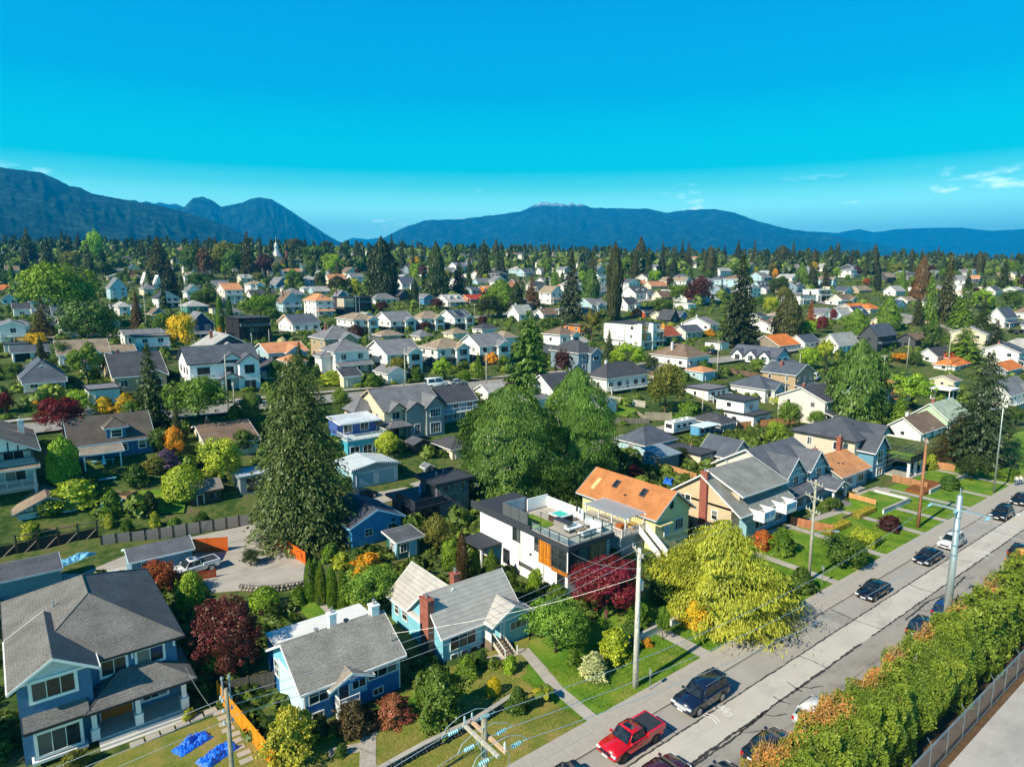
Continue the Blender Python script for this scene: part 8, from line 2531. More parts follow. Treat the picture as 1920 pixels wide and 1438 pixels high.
# kind px base top width colour
PLANTS = '''
layer 993 728 579 108 cedar;fir 1386 648 480 88 dfir;cedar 1476 640 548 62 bfir;cedar 1606 795 636 104 cedar;fir 1686 803 724 50 green;column 1655 772 717 22 mid
spread 1706 775 690 100 bright;fir 1550 775 704 38 pale;round 1247 775 682 72 olive;fir 287 798 640 82 fir;round 345 660 588 60 yellow;round 415 905 818 84 lime
round 330 860 800 40 gold;column 122 905 815 56 bright;fir 56 505 430 34 fir;fir 92 508 452 38 fir;round 179 500 438 40 bright;fir 150 485 440 28 dfir;fir 132 484 443 24 bfir
round 136 512 474 42 olive;round 194 524 492 44 mid;fir 300 525 446 58 bfir;fir 268 494 452 28 fir;fir 320 562 487 48 dfir;round 360 525 463 40 mid;round 386 528 470 32 brown
fir 258 618 541 28 brown;round 306 632 588 44 green;round 372 548 513 46 mid;round 388 578 543 46 mid;fir 82 630 560 62 bfir;bamboo 70 658 626 46 yellow;round 116 690 640 44 mid
open 166 725 640 74 green;round 422 524 458 58 olive;round 441 528 470 42 mid;fir 467 528 438 46 bfir;round 497 524 480 32 purple;fir 510 492 452 34 dfir;round 556 490 450 38 bfir
round 593 498 462 62 mid;round 622 520 478 38 bright;fir 641 488 458 26 fir;round 556 545 510 32 mid;cedar 601 543 512 26 bfir;cedar 633 549 518 40 bfir;fir 669 494 452 22 fir
column 415 630 553 15 green;column 432 630 558 15 mid;round 381 575 545 52 mid;round 490 596 556 72 green;round 513 606 578 32 mid;column 413 640 612 11 gold;ball 667 633 609 28 purple
bamboo 636 645 620 40 yellow;shrub 606 645 622 28 bright;shrub 531 665 632 28 cream;shrub 626 720 694 54 lime;cedar 718 562 450 62 dfir;cedar 819 560 458 52 fir;fir 861 557 490 42 dfir
fir 775 514 452 14 fir;fir 755 510 450 24 dfir;fir 735 484 441 16 dfir;fir 671 498 453 14 bfir;column 778 575 525 17 dfir;round 779 506 483 19 yellow;round 777 528 496 22 bright
fir 908 525 452 38 fir;fir 933 525 470 16 fir;fir 942 518 472 18 dfir;cedar 939 582 525 62 green;cedar 968 584 530 42 fir;fir 997 577 517 34 brown;round 917 597 556 58 fir
round 717 586 566 24 purple;round 821 581 560 26 purple;round 798 625 603 24 purple;round 905 622 592 22 purple;fir 740 634 612 12 green;fir 882 632 606 12 green
round 745 712 670 52 olive;open 829 713 668 38 bright;fir 897 710 660 32 green;spread 921 697 656 30 gold;fir 1071 602 472 52 dfir;cedar 1107 580 506 34 cedar;cedar 1151 601 462 32 bfir
fir 1173 520 468 22 fir;fir 1191 524 465 26 bfir;fir 1216 526 470 28 fir;fir 1241 524 455 22 dfir;fir 1263 515 468 18 fir;round 1226 536 507 30 bright;cedar 1261 527 488 22 dfir
fir 1290 505 455 24 bfir;fir 1338 505 464 22 fir;round 1241 593 560 46 mid;round 1279 565 534 50 green;round 1309 573 523 48 purple;open 1109 641 580 48 olive;round 1031 622 596 42 mid
round 1069 616 592 28 fir;round 1111 695 640 32 mid;open 1176 694 640 70 bright;fir 1059 695 655 22 green;round 1056 705 658 38 purple;shrub 1257 620 604 24 lime;shrub 1330 630 617 20 gold
fir 1024 507 485 13 rust;fir 1266 505 462 19 fir;fir 1358 495 460 16 dfir;fir 1383 497 452 20 dfir;fir 1413 505 452 24 bfir;fir 1437 500 480 13 fir;round 1464 505 464 30 bfir
round 1503 500 475 18 bfir;fir 1531 503 470 20 bfir;fir 1595 505 471 20 bfir;fir 1626 510 470 32 fir;round 1443 594 556 32 lime;fir 1519 616 560 22 rust;round 1562 606 580 16 red
round 1541 626 592 22 red;round 1513 632 600 34 bright;cedar 1501 550 494 24 cedar;cedar 1523 545 503 22 dfir;round 1461 555 522 40 fir;round 1522 510 491 22 yellow;round 1453 526 505 12 gold
fir 1547 543 502 28 bfir;cedar 1604 627 580 46 green;round 1516 695 652 42 bright;open 1549 696 636 46 lime;cedar 1726 565 482 42 brown;fir 1771 606 476 46 bfir;fir 1741 606 508 36 green
fir 1801 616 540 58 green;fir 1839 648 555 62 fir;fir 1719 610 558 26 bfir;fir 1813 550 510 26 fir;fir 1881 540 482 38 fir;round 1843 580 545 42 bright;round 1894 580 545 38 mid
cedar 1664 618 556 46 green;round 1793 517 488 22 fir;fir 1707 515 480 22 fir;round 1684 520 496 32 olive;round 1624 538 523 13 rust;cedar 1644 545 497 15 dfir;round 1746 660 605 44 mid
fir 1863 678 600 64 dfir;fir 1806 678 605 84 green;round 1716 686 660 28 mid;spread 1686 680 660 36 gold;round 1451 832 788 36 bright;round 1479 806 752 46 green;shrub 1292 795 752 60 green
round 1581 1062 1002 92 mid;shrub 1502 1112 1060 54 mid;shrub 1466 1040 985 50 green;shrub 1430 1030 990 40 orange;box 1621 1020 996 44 lime;shrub 1668 994 966 52 purple;round 360 1170 1062 58 bright
round 303 1122 1046 76 rust;shrub 402 1262 1188 56 bright;ball 496 1142 1096 58 bright;column 583 1128 1040 26 green;column 603 1134 1046 26 green;column 624 1140 1052 26 green
column 645 1148 1058 26 green;column 594 1120 1036 24 cedar;shrub 690 1076 1034 62 gold;round 822 1036 962 64 olive;round 846 1080 1006 40 bright;column 867 1100 986 26 brown
column 893 1090 1026 22 green;column 922 1090 1024 24 green;column 1000 1130 1062 28 bright;shrub 1240 1126 1058 70 mid;shrub 1112 1272 1220 64 pale;shrub 1152 1238 1172 76 lime
shrub 1214 1214 1194 18 gold;shrub 1300 1176 1124 54 yellow;ball 926 1304 1266 32 yellow;shrub 972 1336 1280 54 mid;round 1242 1200 1130 28 green;shrub 876 1268 1224 46 green
shrub 902 1252 1214 34 mid;shrub 140 1446 1406 66 olive;shrub 355 1350 1328 28 lime;shrub 256 910 868 44 mid;shrub 296 886 852 50 olive;shrub 314 882 842 50 violet;ball 346 936 868 76 lime
shrub 282 966 918 34 fir;shrub 212 966 918 44 green;shrub 100 964 928 54 green;shrub 142 950 898 80 lime;shrub 206 990 962 24 lime;shrub 292 990 958 26 lime;shrub 240 1004 972 24 green
round 727 856 808 42 lime;spread 908 936 908 60 red;shrub 733 1006 958 34 fir;shrub 196 774 744 34 yellow;shrub 236 774 736 40 yellow;round 152 776 732 54 bright;shrub 70 768 750 18 gold
round 10 776 736 34 red;shrub 620 1050 1015 46 green;shrub 668 1062 1026 44 mid;shrub 560 1130 1096 40 green;shrub 782 1086 1050 40 green;shrub 800 1110 1076 36 gold;shrub 956 1262 1226 36 bright
shrub 1076 1252 1212 36 green;shrub 1180 1206 1160 50 mid;shrub 1196 1180 1120 46 green;shrub 1270 1150 1110 44 fir;shrub 600 1376 1336 44 fir;shrub 640 1420 1392 30 mid;shrub 1046 1130 1092 40 green
shrub 1010 1096 1062 34 bright;round 470 1060 1030 40 fir;shrub 330 1000 970 34 green;shrub 60 1010 976 40 lime;shrub 380 990 958 30 mid;shrub 690 1010 968 46 fir;shrub 640 1066 1034 40 lime
round 1820 900 850 60 fir;shrub 1780 918 890 40 mid;shrub 1745 880 850 30 lime;round 1560 960 930 30 mid;shrub 1500 905 880 26 green;shrub 1386 980 960 30 green;round 1275 870 838 40 fir
shrub 1240 880 856 36 green;shrub 1150 870 830 40 mid;round 1190 905 870 34 red;column 1352 795 765 12 mid;round 1530 800 770 34 green;shrub 1590 850 826 34 lime;shrub 560 690 664 50 green;round 470 796 738 52 mid;round 522 782 730 46 green;round 575 790 740 40 fir;round 300 850 800 40 mid;round 640 770 730 36 green;shrub 700 790 764 36 mid;round 250 800 752 44 green
round 520 720 676 40 mid;shrub 700 726 700 36 green;shrub 780 716 692 30 mid;shrub 870 716 694 30 green;round 1000 760 725 34 mid;shrub 955 740 716 30 fir;round 30 720 680 36 mid
shrub 180 720 690 30 green;shrub 30 880 850 40 mid;shrub 440 790 760 34 green;round 460 850 806 46 mid;shrub 500 900 860 34 fir;round 650 930 890 30 mid;shrub 770 940 910 30 green
round 1870 760 715 50 green;round 1900 800 760 40 mid;shrub 1890 900 876 40 green;round 1650 690 660 34 mid;round 1420 700 672 30 green;shrub 1320 700 676 34 mid;round 1220 700 668 30 fir
'''
NOUN = {'fir': ('conifer_tree', 'conifer', 'tree'), 'layer': ('cedar_tree', 'layered cedar', 'tree'), 'cedar': ('cedar_tree', 'dense conifer', 'tree'), 'round': ('broadleaf_tree', 'round tree', 'tree'),
        'open': ('broadleaf_tree', 'loose tree', 'tree'), 'spread': ('broadleaf_tree', 'spreading tree', 'tree'), 'column': ('columnar_conifer', 'slim upright conifer', 'tree'), 'shrub': ('shrub', 'shrub', 'shrub'),
        'ball': ('shrub', 'round clipped shrub', 'shrub'), 'box': ('clipped_hedge', 'clipped hedge block', 'hedge'), 'bamboo': ('bamboo_clump', 'feathery clump', 'shrub')}
COLN = {'fir': 'dark green', 'dfir': 'very dark green', 'bfir': 'brownish green', 'green': 'green', 'bright': 'bright green', 'mid': 'deep green', 'lime': 'lime green', 'yellow': 'yellow', 'gold': 'golden',
        'red': 'crimson', 'purple': 'dark purple', 'rust': 'rust red', 'orange': 'orange', 'olive': 'olive green', 'pale': 'pale grey green', 'pink': 'pink', 'brown': 'brown', 'cream': 'creamy', 'cedar': 'fresh green', 'violet': 'violet', 'white': 'white'}
USED = set()
def where(root, desc):
    """a label that places a plant by the building beside which it stands in the photograph"""
    x, y = project(root.location + Vector((0, 0, 1)))
    d = depth(root.location)
    cand = sorted(LANDMARKS, key=lambda q: math.hypot(q[0][0] - x, (q[0][1] - y) * 1.4))
    for q in cand[:14]:
        dx, dy = x - q[0][0], y - q[0][1]
        if abs(dx) > abs(dy) * .8: rel = ('just right of' if abs(dx) < 70 else 'right of') if dx > 0 else ('just left of' if abs(dx) < 70 else 'left of')
        else: rel = 'in front of' if d < q[1] else 'behind'
        lab = '%s %s the %s' % (desc, rel, q[2])
        if len(lab.split()) <= 16 and lab not in USED:
            USED.add(lab)
            return lab
    return desc
for ln in PLANTS.strip().replace('\n', ';').split(';'):
    k, px, base, top, w, c = ln.split()
    px, base, top, w = float(px), float(base), float(top), float(w)
    nm, noun, cat = NOUN[k]
    if k == 'fir' and c in ('rust',): noun = 'cone-shaped tree'
    h_m = (base - top) * depth(ground(px, base)) / FPX
    size = ('tall ' if h_m > 14 else 'small ' if h_m < 6 else '') if cat == 'tree' else ('low ' if h_m < 1.6 else '')
    o = plant_px(nm, cat, k, px, base, top, w, G_[c], None, group=('trees of the town' if cat == 'tree' else 'garden shrubs'))
    o['label'] = where(o, '%s%s %s' % (size, COLN[c], noun))

# ---- the tall overgrown hedge between the road and the car park
def hedge_mesh(seed, n, x0, x1, dead):
    r = np.random.default_rng(seed)
    nb = int((x1 - x0) * 7)
    bx, bs, bh = r.uniform(x0, x1, nb), r.uniform(0, 1, nb), r.uniform(.3, 1, nb)
    x = r.uniform(x0, x1, n)
    s = r.beta(1.0, 1.0, n)                                # across: 0 street face foot .. 1 car park face foot
    Yp = np.array([20.9, 21.1, 20.7, 19.6, 18.2, 17.0, 16.3, 15.9, 16.2])
    Zp = np.array([0, 2.5, 4.6, 5.7, 6.1, 5.6, 4.4, 2.3, 0])
    tt = np.linspace(0, 1, 9)
    k = np.exp(-(((x[:, None] - bx[None]) / .42) ** 2 + ((s[:, None] - bs[None]) / .07) ** 2)) * bh[None]
    lump, which = k.max(1), k.argmax(1)
    cy, cz = 18.5, 2.6
    wob = .5 * np.sin(x * .33) + .35 * np.sin(x * .91 + 2) + .25 * np.sin(x * 2.1)
    y, z = np.interp(s, tt, Yp), np.interp(s, tt, Zp) * (1 + .07 * wob)
    sc = .74 + .37 * lump + r.uniform(-.08, .05, n)
    P = np.stack([x, cy + (y - cy) * sc, cz + (z - cz) * sc], -1)
    P[:, 2] = np.maximum(P[:, 2], .05)
    out = norm(np.stack([np.zeros(n), y - cy, z - cz + .6], -1))
    N = norm(out + r.normal(size=(n, 3)) * .5)
    T = out * .6 + np.array([0, 0, .5]) + r.normal(size=(n, 3)) * .6
    T, B = frame(N, r, norm(T))
    ls = (.135 if x0 < 50 else .25) * r.uniform(.6, 1.35, n)
    tone = r.random(nb)
    v = .35 * lump + .35 * tone[which] + .3 * r.random(n)  # shade between the hedge lumps is put into the leaf tone
    dm = np.zeros(n, bool)
    nz = r.normal(size=n) * .6
    for (dx, dy, dr) in dead:
        dm |= (((x - dx) / dr) ** 2 + ((P[:, 1] - dy) / (dr * .55)) ** 2 < 1 + nz) & (P[:, 2] > 3.6)
    mk = lambda m: leaves('foliage', P[m], T[m], B[m], ls[m] * 1.5, ls[m] * .62, v[m])
    return mk(~dm), mk(dm)
DEAD = [(42.0, 19.6, 2.4), (48.5, 19.3, 1.5), (52.5, 19.6, 1.2), (35.6, 19.8, 2.0), (57.5, 19.6, 1.3), (64.5, 19.4, 1.4), (72, 19.2, 1.4), (84, 19.4, 2.2), (31, 19.3, 1.5)]
hedge = thing('hedge', 'tall overgrown cedar hedge with dead orange patches beside the car park fence', 'hedge', (60, 18.5, 0))
for i, (a0, a1, n) in enumerate(((22, 62, 190000), (62, 135, 70000))):
    ga, da = hedge_mesh(400 + i, n, a0, a1, DEAD)
    put('foliage', ga, hedge, (-60, -18.5, 0), col=lin('74852a'))
    put('dead_foliage', da, hedge, (-60, -18.5, 0), col=lin('c08c48'))
b = MB()
rs = random.Random(3)
for dx, dy, dr in DEAD:
    for k in range(16):
        x, y = dx + rs.uniform(-dr, dr) * .8, dy + rs.uniform(-.7, .5)
        b.tube([(x, y, 3.8), (x + rs.uniform(-.35, .35), y + rs.uniform(-.35, .35), 5.1), (x + rs.uniform(-.6, .6), y + rs.uniform(-.6, .6), 5.9 + rs.uniform(0, .7))], [.03, .022, .008], 4)
b.build('bare_twigs', BARK, hedge, lin('b08a66'), (-60, -18.5, 0))
b = MB()
for k in range(75):
    x = 23 + k * 1.5
    b.tube([(x, 18.5, 0), (x + rs.uniform(-.2, .2), 18.5 + rs.uniform(-.2, .2), 2.6), (x, 18.5, 4.6)], [.13, .09, .03], 5)
b.build('stems', BARK, hedge, C_BARK, (-60, -18.5, 0))
# clipped lime hedges behind the duplex
for i, (pa, pb, hh) in enumerate((((1372, 708), (1470, 748), 1.5), ((1415, 742), (1500, 768), 1.4))):
    A0, B0 = ground(*pa), ground(*pb)
    t = thing('clipped_hedge', ('long lime green clipped hedge below the long white duplex', 'shorter lime green clipped hedge beside the garden of the duplex')[i], 'hedge', A0.lerp(B0, .5), math.atan2(B0.y - A0.y, B0.x - A0.x))
    L = (B0 - A0).length
    for k in range(int(L / 3) + 1):
        put('foliage', PROTO['box'][k % 2], t, (-L / 2 + 3 * k + 1.5, 0, -.2), col=lin('a3ad2e'), scale=(3.2, 1.6, hh))
# clipped yellow hedges in the front gardens by the street
for i, (X, Y, L) in enumerate(((88.5, 41.5, 5.5), (97.5, 42.0, 5.0))):
    t = thing('clipped_hedge', ('clipped yellow green hedge beside the first garden path of the grey gabled house', 'clipped yellow green hedge right of the dark garden bushes')[i], 'hedge', (X, Y, .1))
    for k in range(3): put('foliage', PROTO['box'][k % 2], t, (-L / 2 + L / 3 * (k + .5), 0, 0), col=lin('b5a83a'), scale=(L / 3 + .2, 1.1, .8))

# ---- woods on the far ridge and undergrowth between the gardens: too many to count
def mini(seed, kind):
    r = np.random.default_rng(seed)
    if kind == 'fir':
        n = 70
        z = r.random(n) ** .8
        R = .5 * (1 - z) ** .8 * r.uniform(.6, 1.05, n) * .55
    else:
        n = 105
        z = r.uniform(.12, 1, n)
        R = .5 * np.sqrt(np.maximum(0, 1 - ((z - .52) / .5) ** 2)) * r.uniform(.75, 1.05, n)
    a = r.uniform(0, 6.283, n)
    P = np.stack([R * np.cos(a), R * np.sin(a), z], -1)
    N = norm(np.stack([np.cos(a), np.sin(a), np.full(n, .4)], -1) + r.normal(size=(n, 3)) * .4)
    T, B = frame(N, r, norm(r.normal(size=(n, 3)) + ([0, 0, -1.5] if kind == 'fir' else [0, 0, 0])))
    s = (.15 if kind == 'fir' else .17) * r.uniform(.7, 1.3, n)[:, None]
    return np.stack([P - T * s - B * s * .5, P + B * s, P + T * s - B * s * .5], 1), r.random(n) * .6
MINI = {'fir': [mini(500 + i, 'fir') for i in range(3)], 'round': [mini(510 + i, 'round') for i in range(3)]}
def scatter(name, label, cat, spots, col):
    Vs, vs = [], []
    for (x, y, z, h, w, kind, tone) in spots:
        q, v = MINI[kind][int(x * 7 + y * 3) % 3]
        a = (x * 13.7 + y * 7.1) % 6.28
        c, s = math.cos(a), math.sin(a)
        M = np.array([[c * w, -s * w, 0], [s * w, c * w, 0], [0, 0, h]])
        Vs.append((q.reshape(-1, 3) @ M.T) + [x, y, z])
        vs.append(np.repeat(np.clip(v + tone, 0, 1), 3))
    V, v = np.concatenate(Vs), np.concatenate(vs)
    o = put(name, npmesh(name, V, np.arange(len(V)).reshape(-1, 3), LEAF, False, v), col=col)
    return tag(o, label, cat, kind='stuff')
def clear(x, y, m=1.0):
    return all(not (a - m < x < b + m and c - m < y < d + m) for a, b, c, d in FOOT)
rw = random.Random(21)
spots = {'fir': [], 'round': []}
for i in range(8000):
    d = rw.uniform(560, 1300) if i % 4 else rw.uniform(330, 700)
    az = rw.uniform(-.86, .9)
    dens = 1.0 if d > 900 else .22 if d > 560 else .12
    if az < -.25: dens *= 1.6
    if rw.random() > dens: continue
    X, Y = CS * d + SS * az * d, SS * d - CS * az * d
    if Y < 60 or not clear(X, Y, 2): continue
    # keep the view onto the houses: no wood right in front of a house
    k = 'fir' if rw.random() < .38 else 'round'
    h = rw.uniform(9, 19) if k == 'fir' else rw.uniform(6, 11)
    if d < 560: h *= .6
    spots[k].append((X, Y, tz(X, Y) - .5, h, h * rw.uniform(.75, 1.05) if k == 'fir' else h * rw.uniform(.9, 1.3), k, rw.uniform(0, .4)))
scatter('far_conifer_wood', 'dark conifer woods covering the far ridge below the mountains', 'woods', spots['fir'], lin('3c4a24'))
scatter('far_broadleaf_wood', 'green broadleaf woods covering the far ridge below the mountains', 'woods', spots['round'], lin('5a6c26'))
und = []
for i in range(6600):
    d = rw.uniform(84, 480)
    az = rw.uniform(-.85, .85)
    X, Y = CS * d + SS * az * d, SS * d - CS * az * d
    if Y < 62 or not clear(X, Y, .3): continue
    if 123.4 < Y < 137 or 240.5 < Y < 250 or 86 < Y < 100: continue
    if d > 280 and abs((X - 300) * .95 - (Y - 60) * .3) < 14: continue
    w = rw.uniform(.8, 3.2)
    und.append((X, Y, tz(X, Y) - .3, w * rw.uniform(.4, .95), w, 'round', rw.uniform(-.2, .45)))
scatter('garden_undergrowth', 'mixed green garden undergrowth between the houses of the hill', 'shrubbery', und, lin('5a6e24'))

# ---- ground cover in the near gardens, and grass on the lawns by the street
gc = []
for i in range(4300):
    X, Y = rw.uniform(-6, 135), rw.uniform(44, 88)
    if not clear(X, Y, .4) or not (-.85 < (SS * X - CS * Y) / depth((X, Y)) < .9): continue
    if 16 < X < 32 and 66 < Y < 93 or (X < 13 and Y < 53.5) or Y > 86 or (22 < X < 30 and 57 < Y < 68): continue
    if Y < 46.2 and (X > 52 or X < 17 or 33 < X < 38): continue
    w = rw.uniform(.4, 1.9)
    gc.append((X, Y, tz(X, Y) - .1, w * rw.uniform(.45, .9), w, 'round', rw.uniform(-.1, .45)))
scatter('garden_ground_cover', 'low mixed green ground cover around the near houses', 'ground cover', gc, lin('4a5c1e'))
def tufts(name, label, n, region, col, hgt):
    r = np.random.default_rng(77)
    x0, x1, y0, y1 = region
    X, Y = r.uniform(x0, x1, n), r.uniform(y0, y1, n)
    ok = np.ones(n, bool)
    for px, w in ((48.7, .8), (72.6, .7), (84.5, .7), (96.2, .7), (104, .7), (112.5, .7), (34.6, .9)): ok &= np.abs(X - px) > w
    X, Y = X[ok], Y[ok]
    m = len(X)
    a = r.uniform(0, 6.283, m)
    d = np.stack([np.cos(a), np.sin(a), np.zeros(m)], -1)
    base = np.stack([X, Y, np.full(m, .10)], -1)
    h = hgt * r.uniform(.5, 1.3, m)[:, None]
    tip = base + np.stack([r.normal(size=m) * .04, r.normal(size=m) * .04, np.zeros(m)], -1) + np.array([0, 0, 1]) * h
    V = np.stack([base - d * .03, base + d * .03, tip], 1).reshape(-1, 3)
    patch = .5 + .25 * np.sin(X * .7) * np.sin(Y * 1.1 + X * .2) + .2 * np.sin(X * 2.3 + Y)
    o = put(name, npmesh(name, V, np.arange(len(V)).reshape(-1, 3), LEAF, False, np.repeat(np.clip(patch + r.normal(size=m) * .2, 0, 1), 3)), col=col)
    return tag(o, label, 'grass', kind='stuff')
tufts('grass', 'short green grass of the lawns beside the pavement', 60000, (33, 110, 33.7, 41), lin('62801c'), .09)
tufts('dry_grass', 'short dry grass of the bungalow lawns', 22000, (8, 33, 33.8, 46), lin('8a8a30'), .09)

# ---- the rest of the town on the hill: houses and trees between those singled out above
rf = random.Random(91)
def hides(X, Y, h, w):
    z = tz(X, Y)
    d = depth((X, Y))
    px, pb = project((X, Y, z))
    pt = project((X, Y, z + h))[1]
    hw = w / 2 * FPX / d
    m = 22 if w < 5 else 46
    return any(q[1] > d + 2 and q[1] < 420 and abs(q[0][0] - px) < hw + m and pt - 12 < q[0][1] + 12 and q[0][1] < pb for q in LANDMARKS + SHOWN)
SHOWN = [((x, y), 400, '') for x, y in ((345, 620), (345, 645), (993, 620), (993, 670), (1386, 560), (1386, 610), (1247, 730), (450, 620), (480, 600), (375, 740), (1180, 600), (1200, 640), (285, 700), (1605, 690))]
WC = ['white'] * 6 + ['cream', 'ltblue', 'tan', 'pale', 'bluegrey', 'charcoal']
RC = ['grey', 'dark', 'slate', 'ltgrey', 'brown', 'tan', 'grey', 'grey', 'slate', 'dark', 'ltgrey', 'salmon']
made = 0
while made < 138:
    d, az = (rf.uniform(290, 660) if made > 26 else rf.uniform(150, 300)), rf.uniform(-.8, .82)
    X, Y = CS * d + SS * az * d, SS * d - CS * az * d
    if Y < 70 or abs((Y - 30) % 105 - 0) < 9: continue
    L, D = rf.uniform(8, 12), rf.uniform(8, 12)
    if any(a - 3 < X + L and X < b + 3 and c - 3 < Y + D and Y < e + 3 for a, b, c, e in FOOT): continue
    if hides(X + L / 2, Y, 7, L): continue
    z = min(tz(X, Y), tz(X + L, Y), tz(X, Y + D)) + .3
    wc, rc = rf.choice(WC), rf.choice(RC)
    h = House('house', 'house', 'house', (X, Y, z), 'houses of the town')
    h.foot(0, L, 0, D)
    e, rz_ = rf.choice((3.0, 3.4, 5.4, 5.8)), rf.uniform(1.8, 3.2)
    h.wall(0, L, 0, D, -4, e, WALLC[wc], SIDING)
    k = rf.choice('xxyh')
    if k == 'h': h.hip(0, L, 0, D, e, rz_, ROOFC[rc])
    else: h.gable(0, L, 0, D, e, rz_, k, ROOFC[rc], walls=WALLC[wc])
    st = 2 if e > 4 else 1
    h.siding_windows(0, L, 0, D, 0, st, e / st, C_TRIM)
    mr = h.roof_obj
    f = rf.random()
    if f < .4:
        gw = rf.uniform(3.2, 4.6)
        x0 = rf.uniform(.2, L - gw - .2)
        h.wall(x0, x0 + gw, -1.4, .02, -4, e - .1, WALLC[wc], SIDING)
        h.gable(x0, x0 + gw, -1.4, D * .4, e - .1, gw * .34, 'y', ROOFC[rc], .35, walls=WALLC[wc])
        h.win('-y', x0 + gw / 2, -1.4, e - 2.0, gw * .5, 1.1, 2, 1, C_TRIM, .1)
    elif f < .7:
        h.slab(0, L, -1.9, -.01, -2, .3, lin('8a8378'), 'porch_floor')
        h.shed(0, L, -1.9, -.01, 2.3, 2.8, 'y', ROOFC[rc], .2, .12)
        for i in range(4): h.column(.2 + (L - .4) * i / 3, -1.75, .3, 2.3, .16)
    if f > .55:
        x0 = L * rf.uniform(.2, .6)
        h.wall(x0, x0 + 1.7, D * .12, D * .45, e + .2, e + 1.5, WALLC[wc], SIDING, 'dormer')
        h.gable(x0, x0 + 1.7, D * .12, D * .45, e + 1.5, .6, 'y', ROOFC[rc], .2, walls=WALLC[wc])
        h.win('-y', x0 + .85, D * .12, e + .6, .9, .7, 2, 1, C_TRIM, .07)
    h.roof_obj = mr
    if rf.random() < .5: h.chimney(L * .3, D * .6, e, e + rz_ + .7)
    cn = {'ltblue': 'pale blue', 'bluegrey': 'blue grey'}.get(wc, wc)
    rn = {'ltgrey': 'light grey'}.get(rc, rc)
    h.root['label'] = where(h.root, '%s house with %s roof' % (cn, rn))
    made += 1
# the smallest houses of the far ridge, past the nearest three hundred
def m_far(name, stops):
    t = NT(name)
    g = t.node('NewGeometry')
    t.base(t.ramp(g.outputs['Random Per Island'], stops), .8, .2)
    return t.m
fb, fm = MB(), []
FARM = [m_far('far_wall', [(0, lin('e6e3db')), (.6, lin('d9d0bc')), (.8, lin('a9bcc4')), (1, lin('8d8272'))]), m_far('far_roof', [(0, lin('6b6b6e')), (.4, lin('55585e')), (.7, lin('8a7a69')), (1, lin('b5805e'))]), GLASS]
made = 0
while made < 170:
    d, az = rf.uniform(600, 1040), rf.uniform(-.8, .82)
    X, Y = CS * d + SS * az * d, SS * d - CS * az * d
    L, D, e, r_ = rf.uniform(8, 12), rf.uniform(8, 12), rf.choice((3.2, 5.5)), rf.uniform(1.8, 3)
    if any(a - 3 < X + L and X < b + 3 and c - 3 < Y + D and Y < q + 3 for a, b, c, q in FOOT): continue
    FOOT.append((X, X + L, Y, Y + D))
    z = tz(X, Y) + .3
    n0 = len(fb.f)
    fb.box(X, X + L, Y, Y + D, z - 4, z + e)
    fm += [0] * (len(fb.f) - n0)
    n0 = len(fb.f)
    if rf.random() < .6:
        fb.prism([(Y - .4, z + e), (Y + D / 2, z + e + r_), (Y + D + .4, z + e)], 'x', X - .4, X + L + .4)
    else:
        fb.prism([(X - .4, z + e), (X + L / 2, z + e + r_), (X + L + .4, z + e)], 'y', Y - .4, Y + D + .4)
    fm += [1] * (len(fb.f) - n0)
    n0 = len(fb.f)
    for k in range(3): fb.box(X + L * (.12 + .3 * k), X + L * (.12 + .3 * k) + 1.5, Y - .06, Y, z + e - 1.9, z + e - .7)
    for k in range(2): fb.box(X - .06, X, Y + D * (.2 + .4 * k), Y + D * (.2 + .4 * k) + 1.3, z + e - 1.9, z + e - .7)
    fm += [2] * (len(fb.f) - n0)
    made += 1
me = fb.mesh('far_houses')
for q in FARM: me.materials.append(q)
me.polygons.foreach_set('material_index', fm)
tag(put('far_houses', me), 'tiny pale houses scattered through the woods of the far ridge', 'houses', kind='stuff')
made = 0
while made < 80:
    d, az = rf.uniform(108, 420), rf.uniform(-.8, .82)
    X, Y = CS * d + SS * az * d, SS * d - CS * az * d
    if Y < 74 or abs(Y - 129) < 9 or abs(Y - 245) < 8: continue
    L, D = rf.uniform(4, 6.5), rf.uniform(5, 7)
    if any(a - 1.2 < X + L and X < b + 1.2 and c - 1.2 < Y + D and Y < e + 1.2 for a, b, c, e in FOOT) or hides(X + L / 2, Y, 3.5, L): continue
    if 86 < Y + D and Y < 99: continue
    z = min(tz(X, Y), tz(X + L, Y), tz(X, Y + D)) + .2
    wc, rc = rf.choice(WC), rf.choice(RC)
    h = House('garage', 'garage', 'garage', (X, Y, z), 'small garages behind the houses')
    h.foot(0, L, 0, D)
    h.wall(0, L, 0, D, -3, 2.4, WALLC[wc], SIDING)
    k = rf.choice('xyhf')
    if k == 'h': h.hip(0, L, 0, D, 2.4, 1.2, ROOFC[rc], .35)
    elif k == 'f': h.flat(0, L, 0, D, 2.4, ROOFC[rc], .3, .25)
    else: h.gable(0, L, 0, D, 2.4, 1.3, k, ROOFC[rc], .35, walls=WALLC[wc])
    h.garage_door('-y', L / 2, -.004, .02, L * .6, 2.0, tuple(q * .85 for q in WALLC[wc]))
    h.win('-x', D * .5, 0, 1.1, .8, .7, 1, 1, C_TRIM, .07)
    h.root['label'] = where(h.root, '%s garage with %s roof' % ({'ltblue': 'pale blue', 'bluegrey': 'blue grey'}.get(wc, wc), {'ltgrey': 'light grey'}.get(rc, rc)))
    made += 1
made = 0
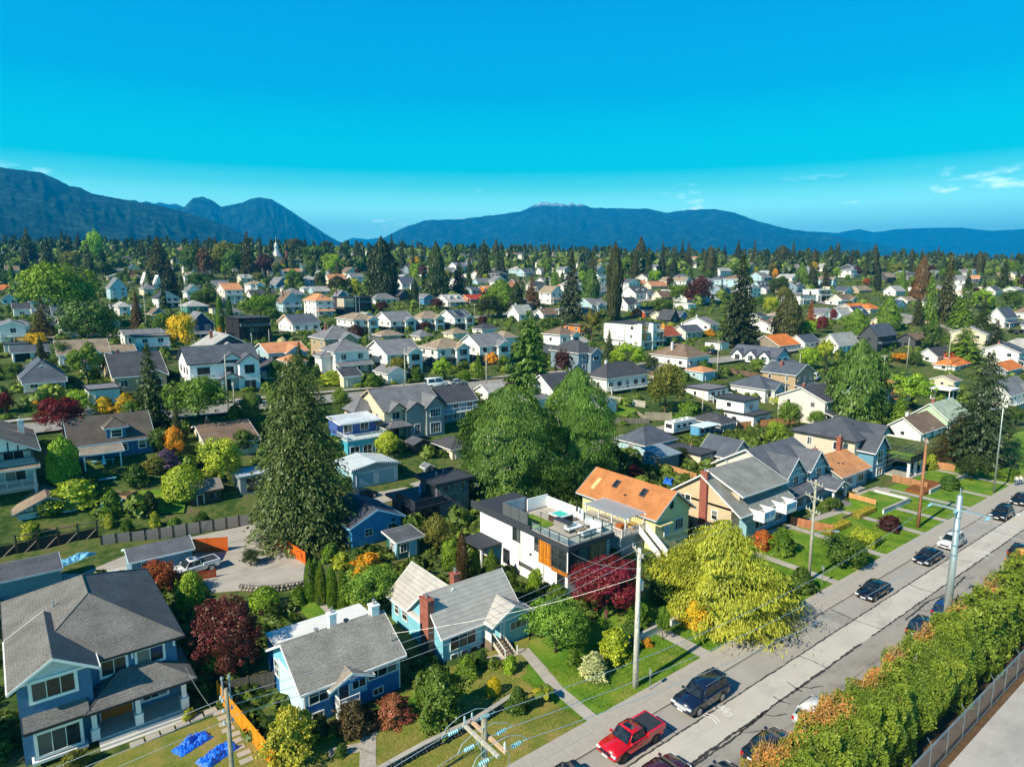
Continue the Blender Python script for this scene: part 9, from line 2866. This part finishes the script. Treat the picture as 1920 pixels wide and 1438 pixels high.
TK = [('round', 'mid'), ('round', 'green'), ('round', 'bright'), ('open', 'green'), ('fir', 'fir'), ('fir', 'dfir'), ('cedar', 'green'), ('cedar', 'bfir'), ('round', 'olive'), ('round', 'mid'), ('round', 'purple'), ('round', 'lime'), ('fir', 'bfir')]
while made < 150:
    d, az = rf.uniform(105, 620), rf.uniform(-.82, .84)
    X, Y = CS * d + SS * az * d, SS * d - CS * az * d
    if Y < 72 or abs(Y - 129) < 8 or abs(Y - 245) < 7 or 86 < Y < 100: continue
    k, c = rf.choice(TK)
    h = rf.uniform(5, 10) if k in ('round', 'open') else rf.uniform(8, 16)
    if d < 200: h *= .55
    w = h * (rf.uniform(.75, 1.0) if k in ('round', 'open') else rf.uniform(.36, .5))
    if not clear(X, Y, w * .4) or hides(X, Y, h, w): continue
    nm, noun, cat = NOUN[k]
    o = plant(nm, cat, k, X, Y, h, w, G_[c], group='trees of the town')
    o['label'] = where(o, '%s%s %s' % ('tall ' if h > 12 else 'small ' if h < 5 else '', COLN[c], noun))
    made += 1
made = 0
while made < 60:                                      # tall trees that break the skyline
    d, az = rf.uniform(430, 950), rf.uniform(-.8, .82)
    X, Y = CS * d + SS * az * d, SS * d - CS * az * d
    if not clear(X, Y, 2): continue
    k, c = rf.choice((('fir', 'fir'), ('fir', 'bfir'), ('cedar', 'fir'), ('cedar', 'bfir'), ('round', 'mid'), ('fir', 'dfir'), ('round', 'green')))
    h = rf.uniform(16, 30) if k != 'round' else rf.uniform(11, 17)
    nm, noun, cat = NOUN[k]
    o = plant(nm, cat, k, X, Y, h, h * (rf.uniform(.34, .46) if k != 'round' else rf.uniform(.75, .95)), G_[c], group='trees of the town')
    o['label'] = where(o, 'tall %s %s' % (COLN[c], noun))
    made += 1

# ================================================================== AIR
def m_haze():
    t = NT('haze_air')
    t.n.remove(t.b)
    v = t.node('VolumePrincipled', Density=1.1e-4, Anisotropy=0.0)
    v.inputs['Color'].default_value = (.0, .43, 1.0, 1)
    t.link(v.outputs[0], t.out.inputs['Volume'])
    return t.m
hz = MB().box(-5000, 19500, -19500, 19500, -90, 1450).build('haze', m_haze())
hz['kind'] = 'stuff'
hz.rotation_euler = (0, 0, PSI)
hz.location = (0, 0, 0)
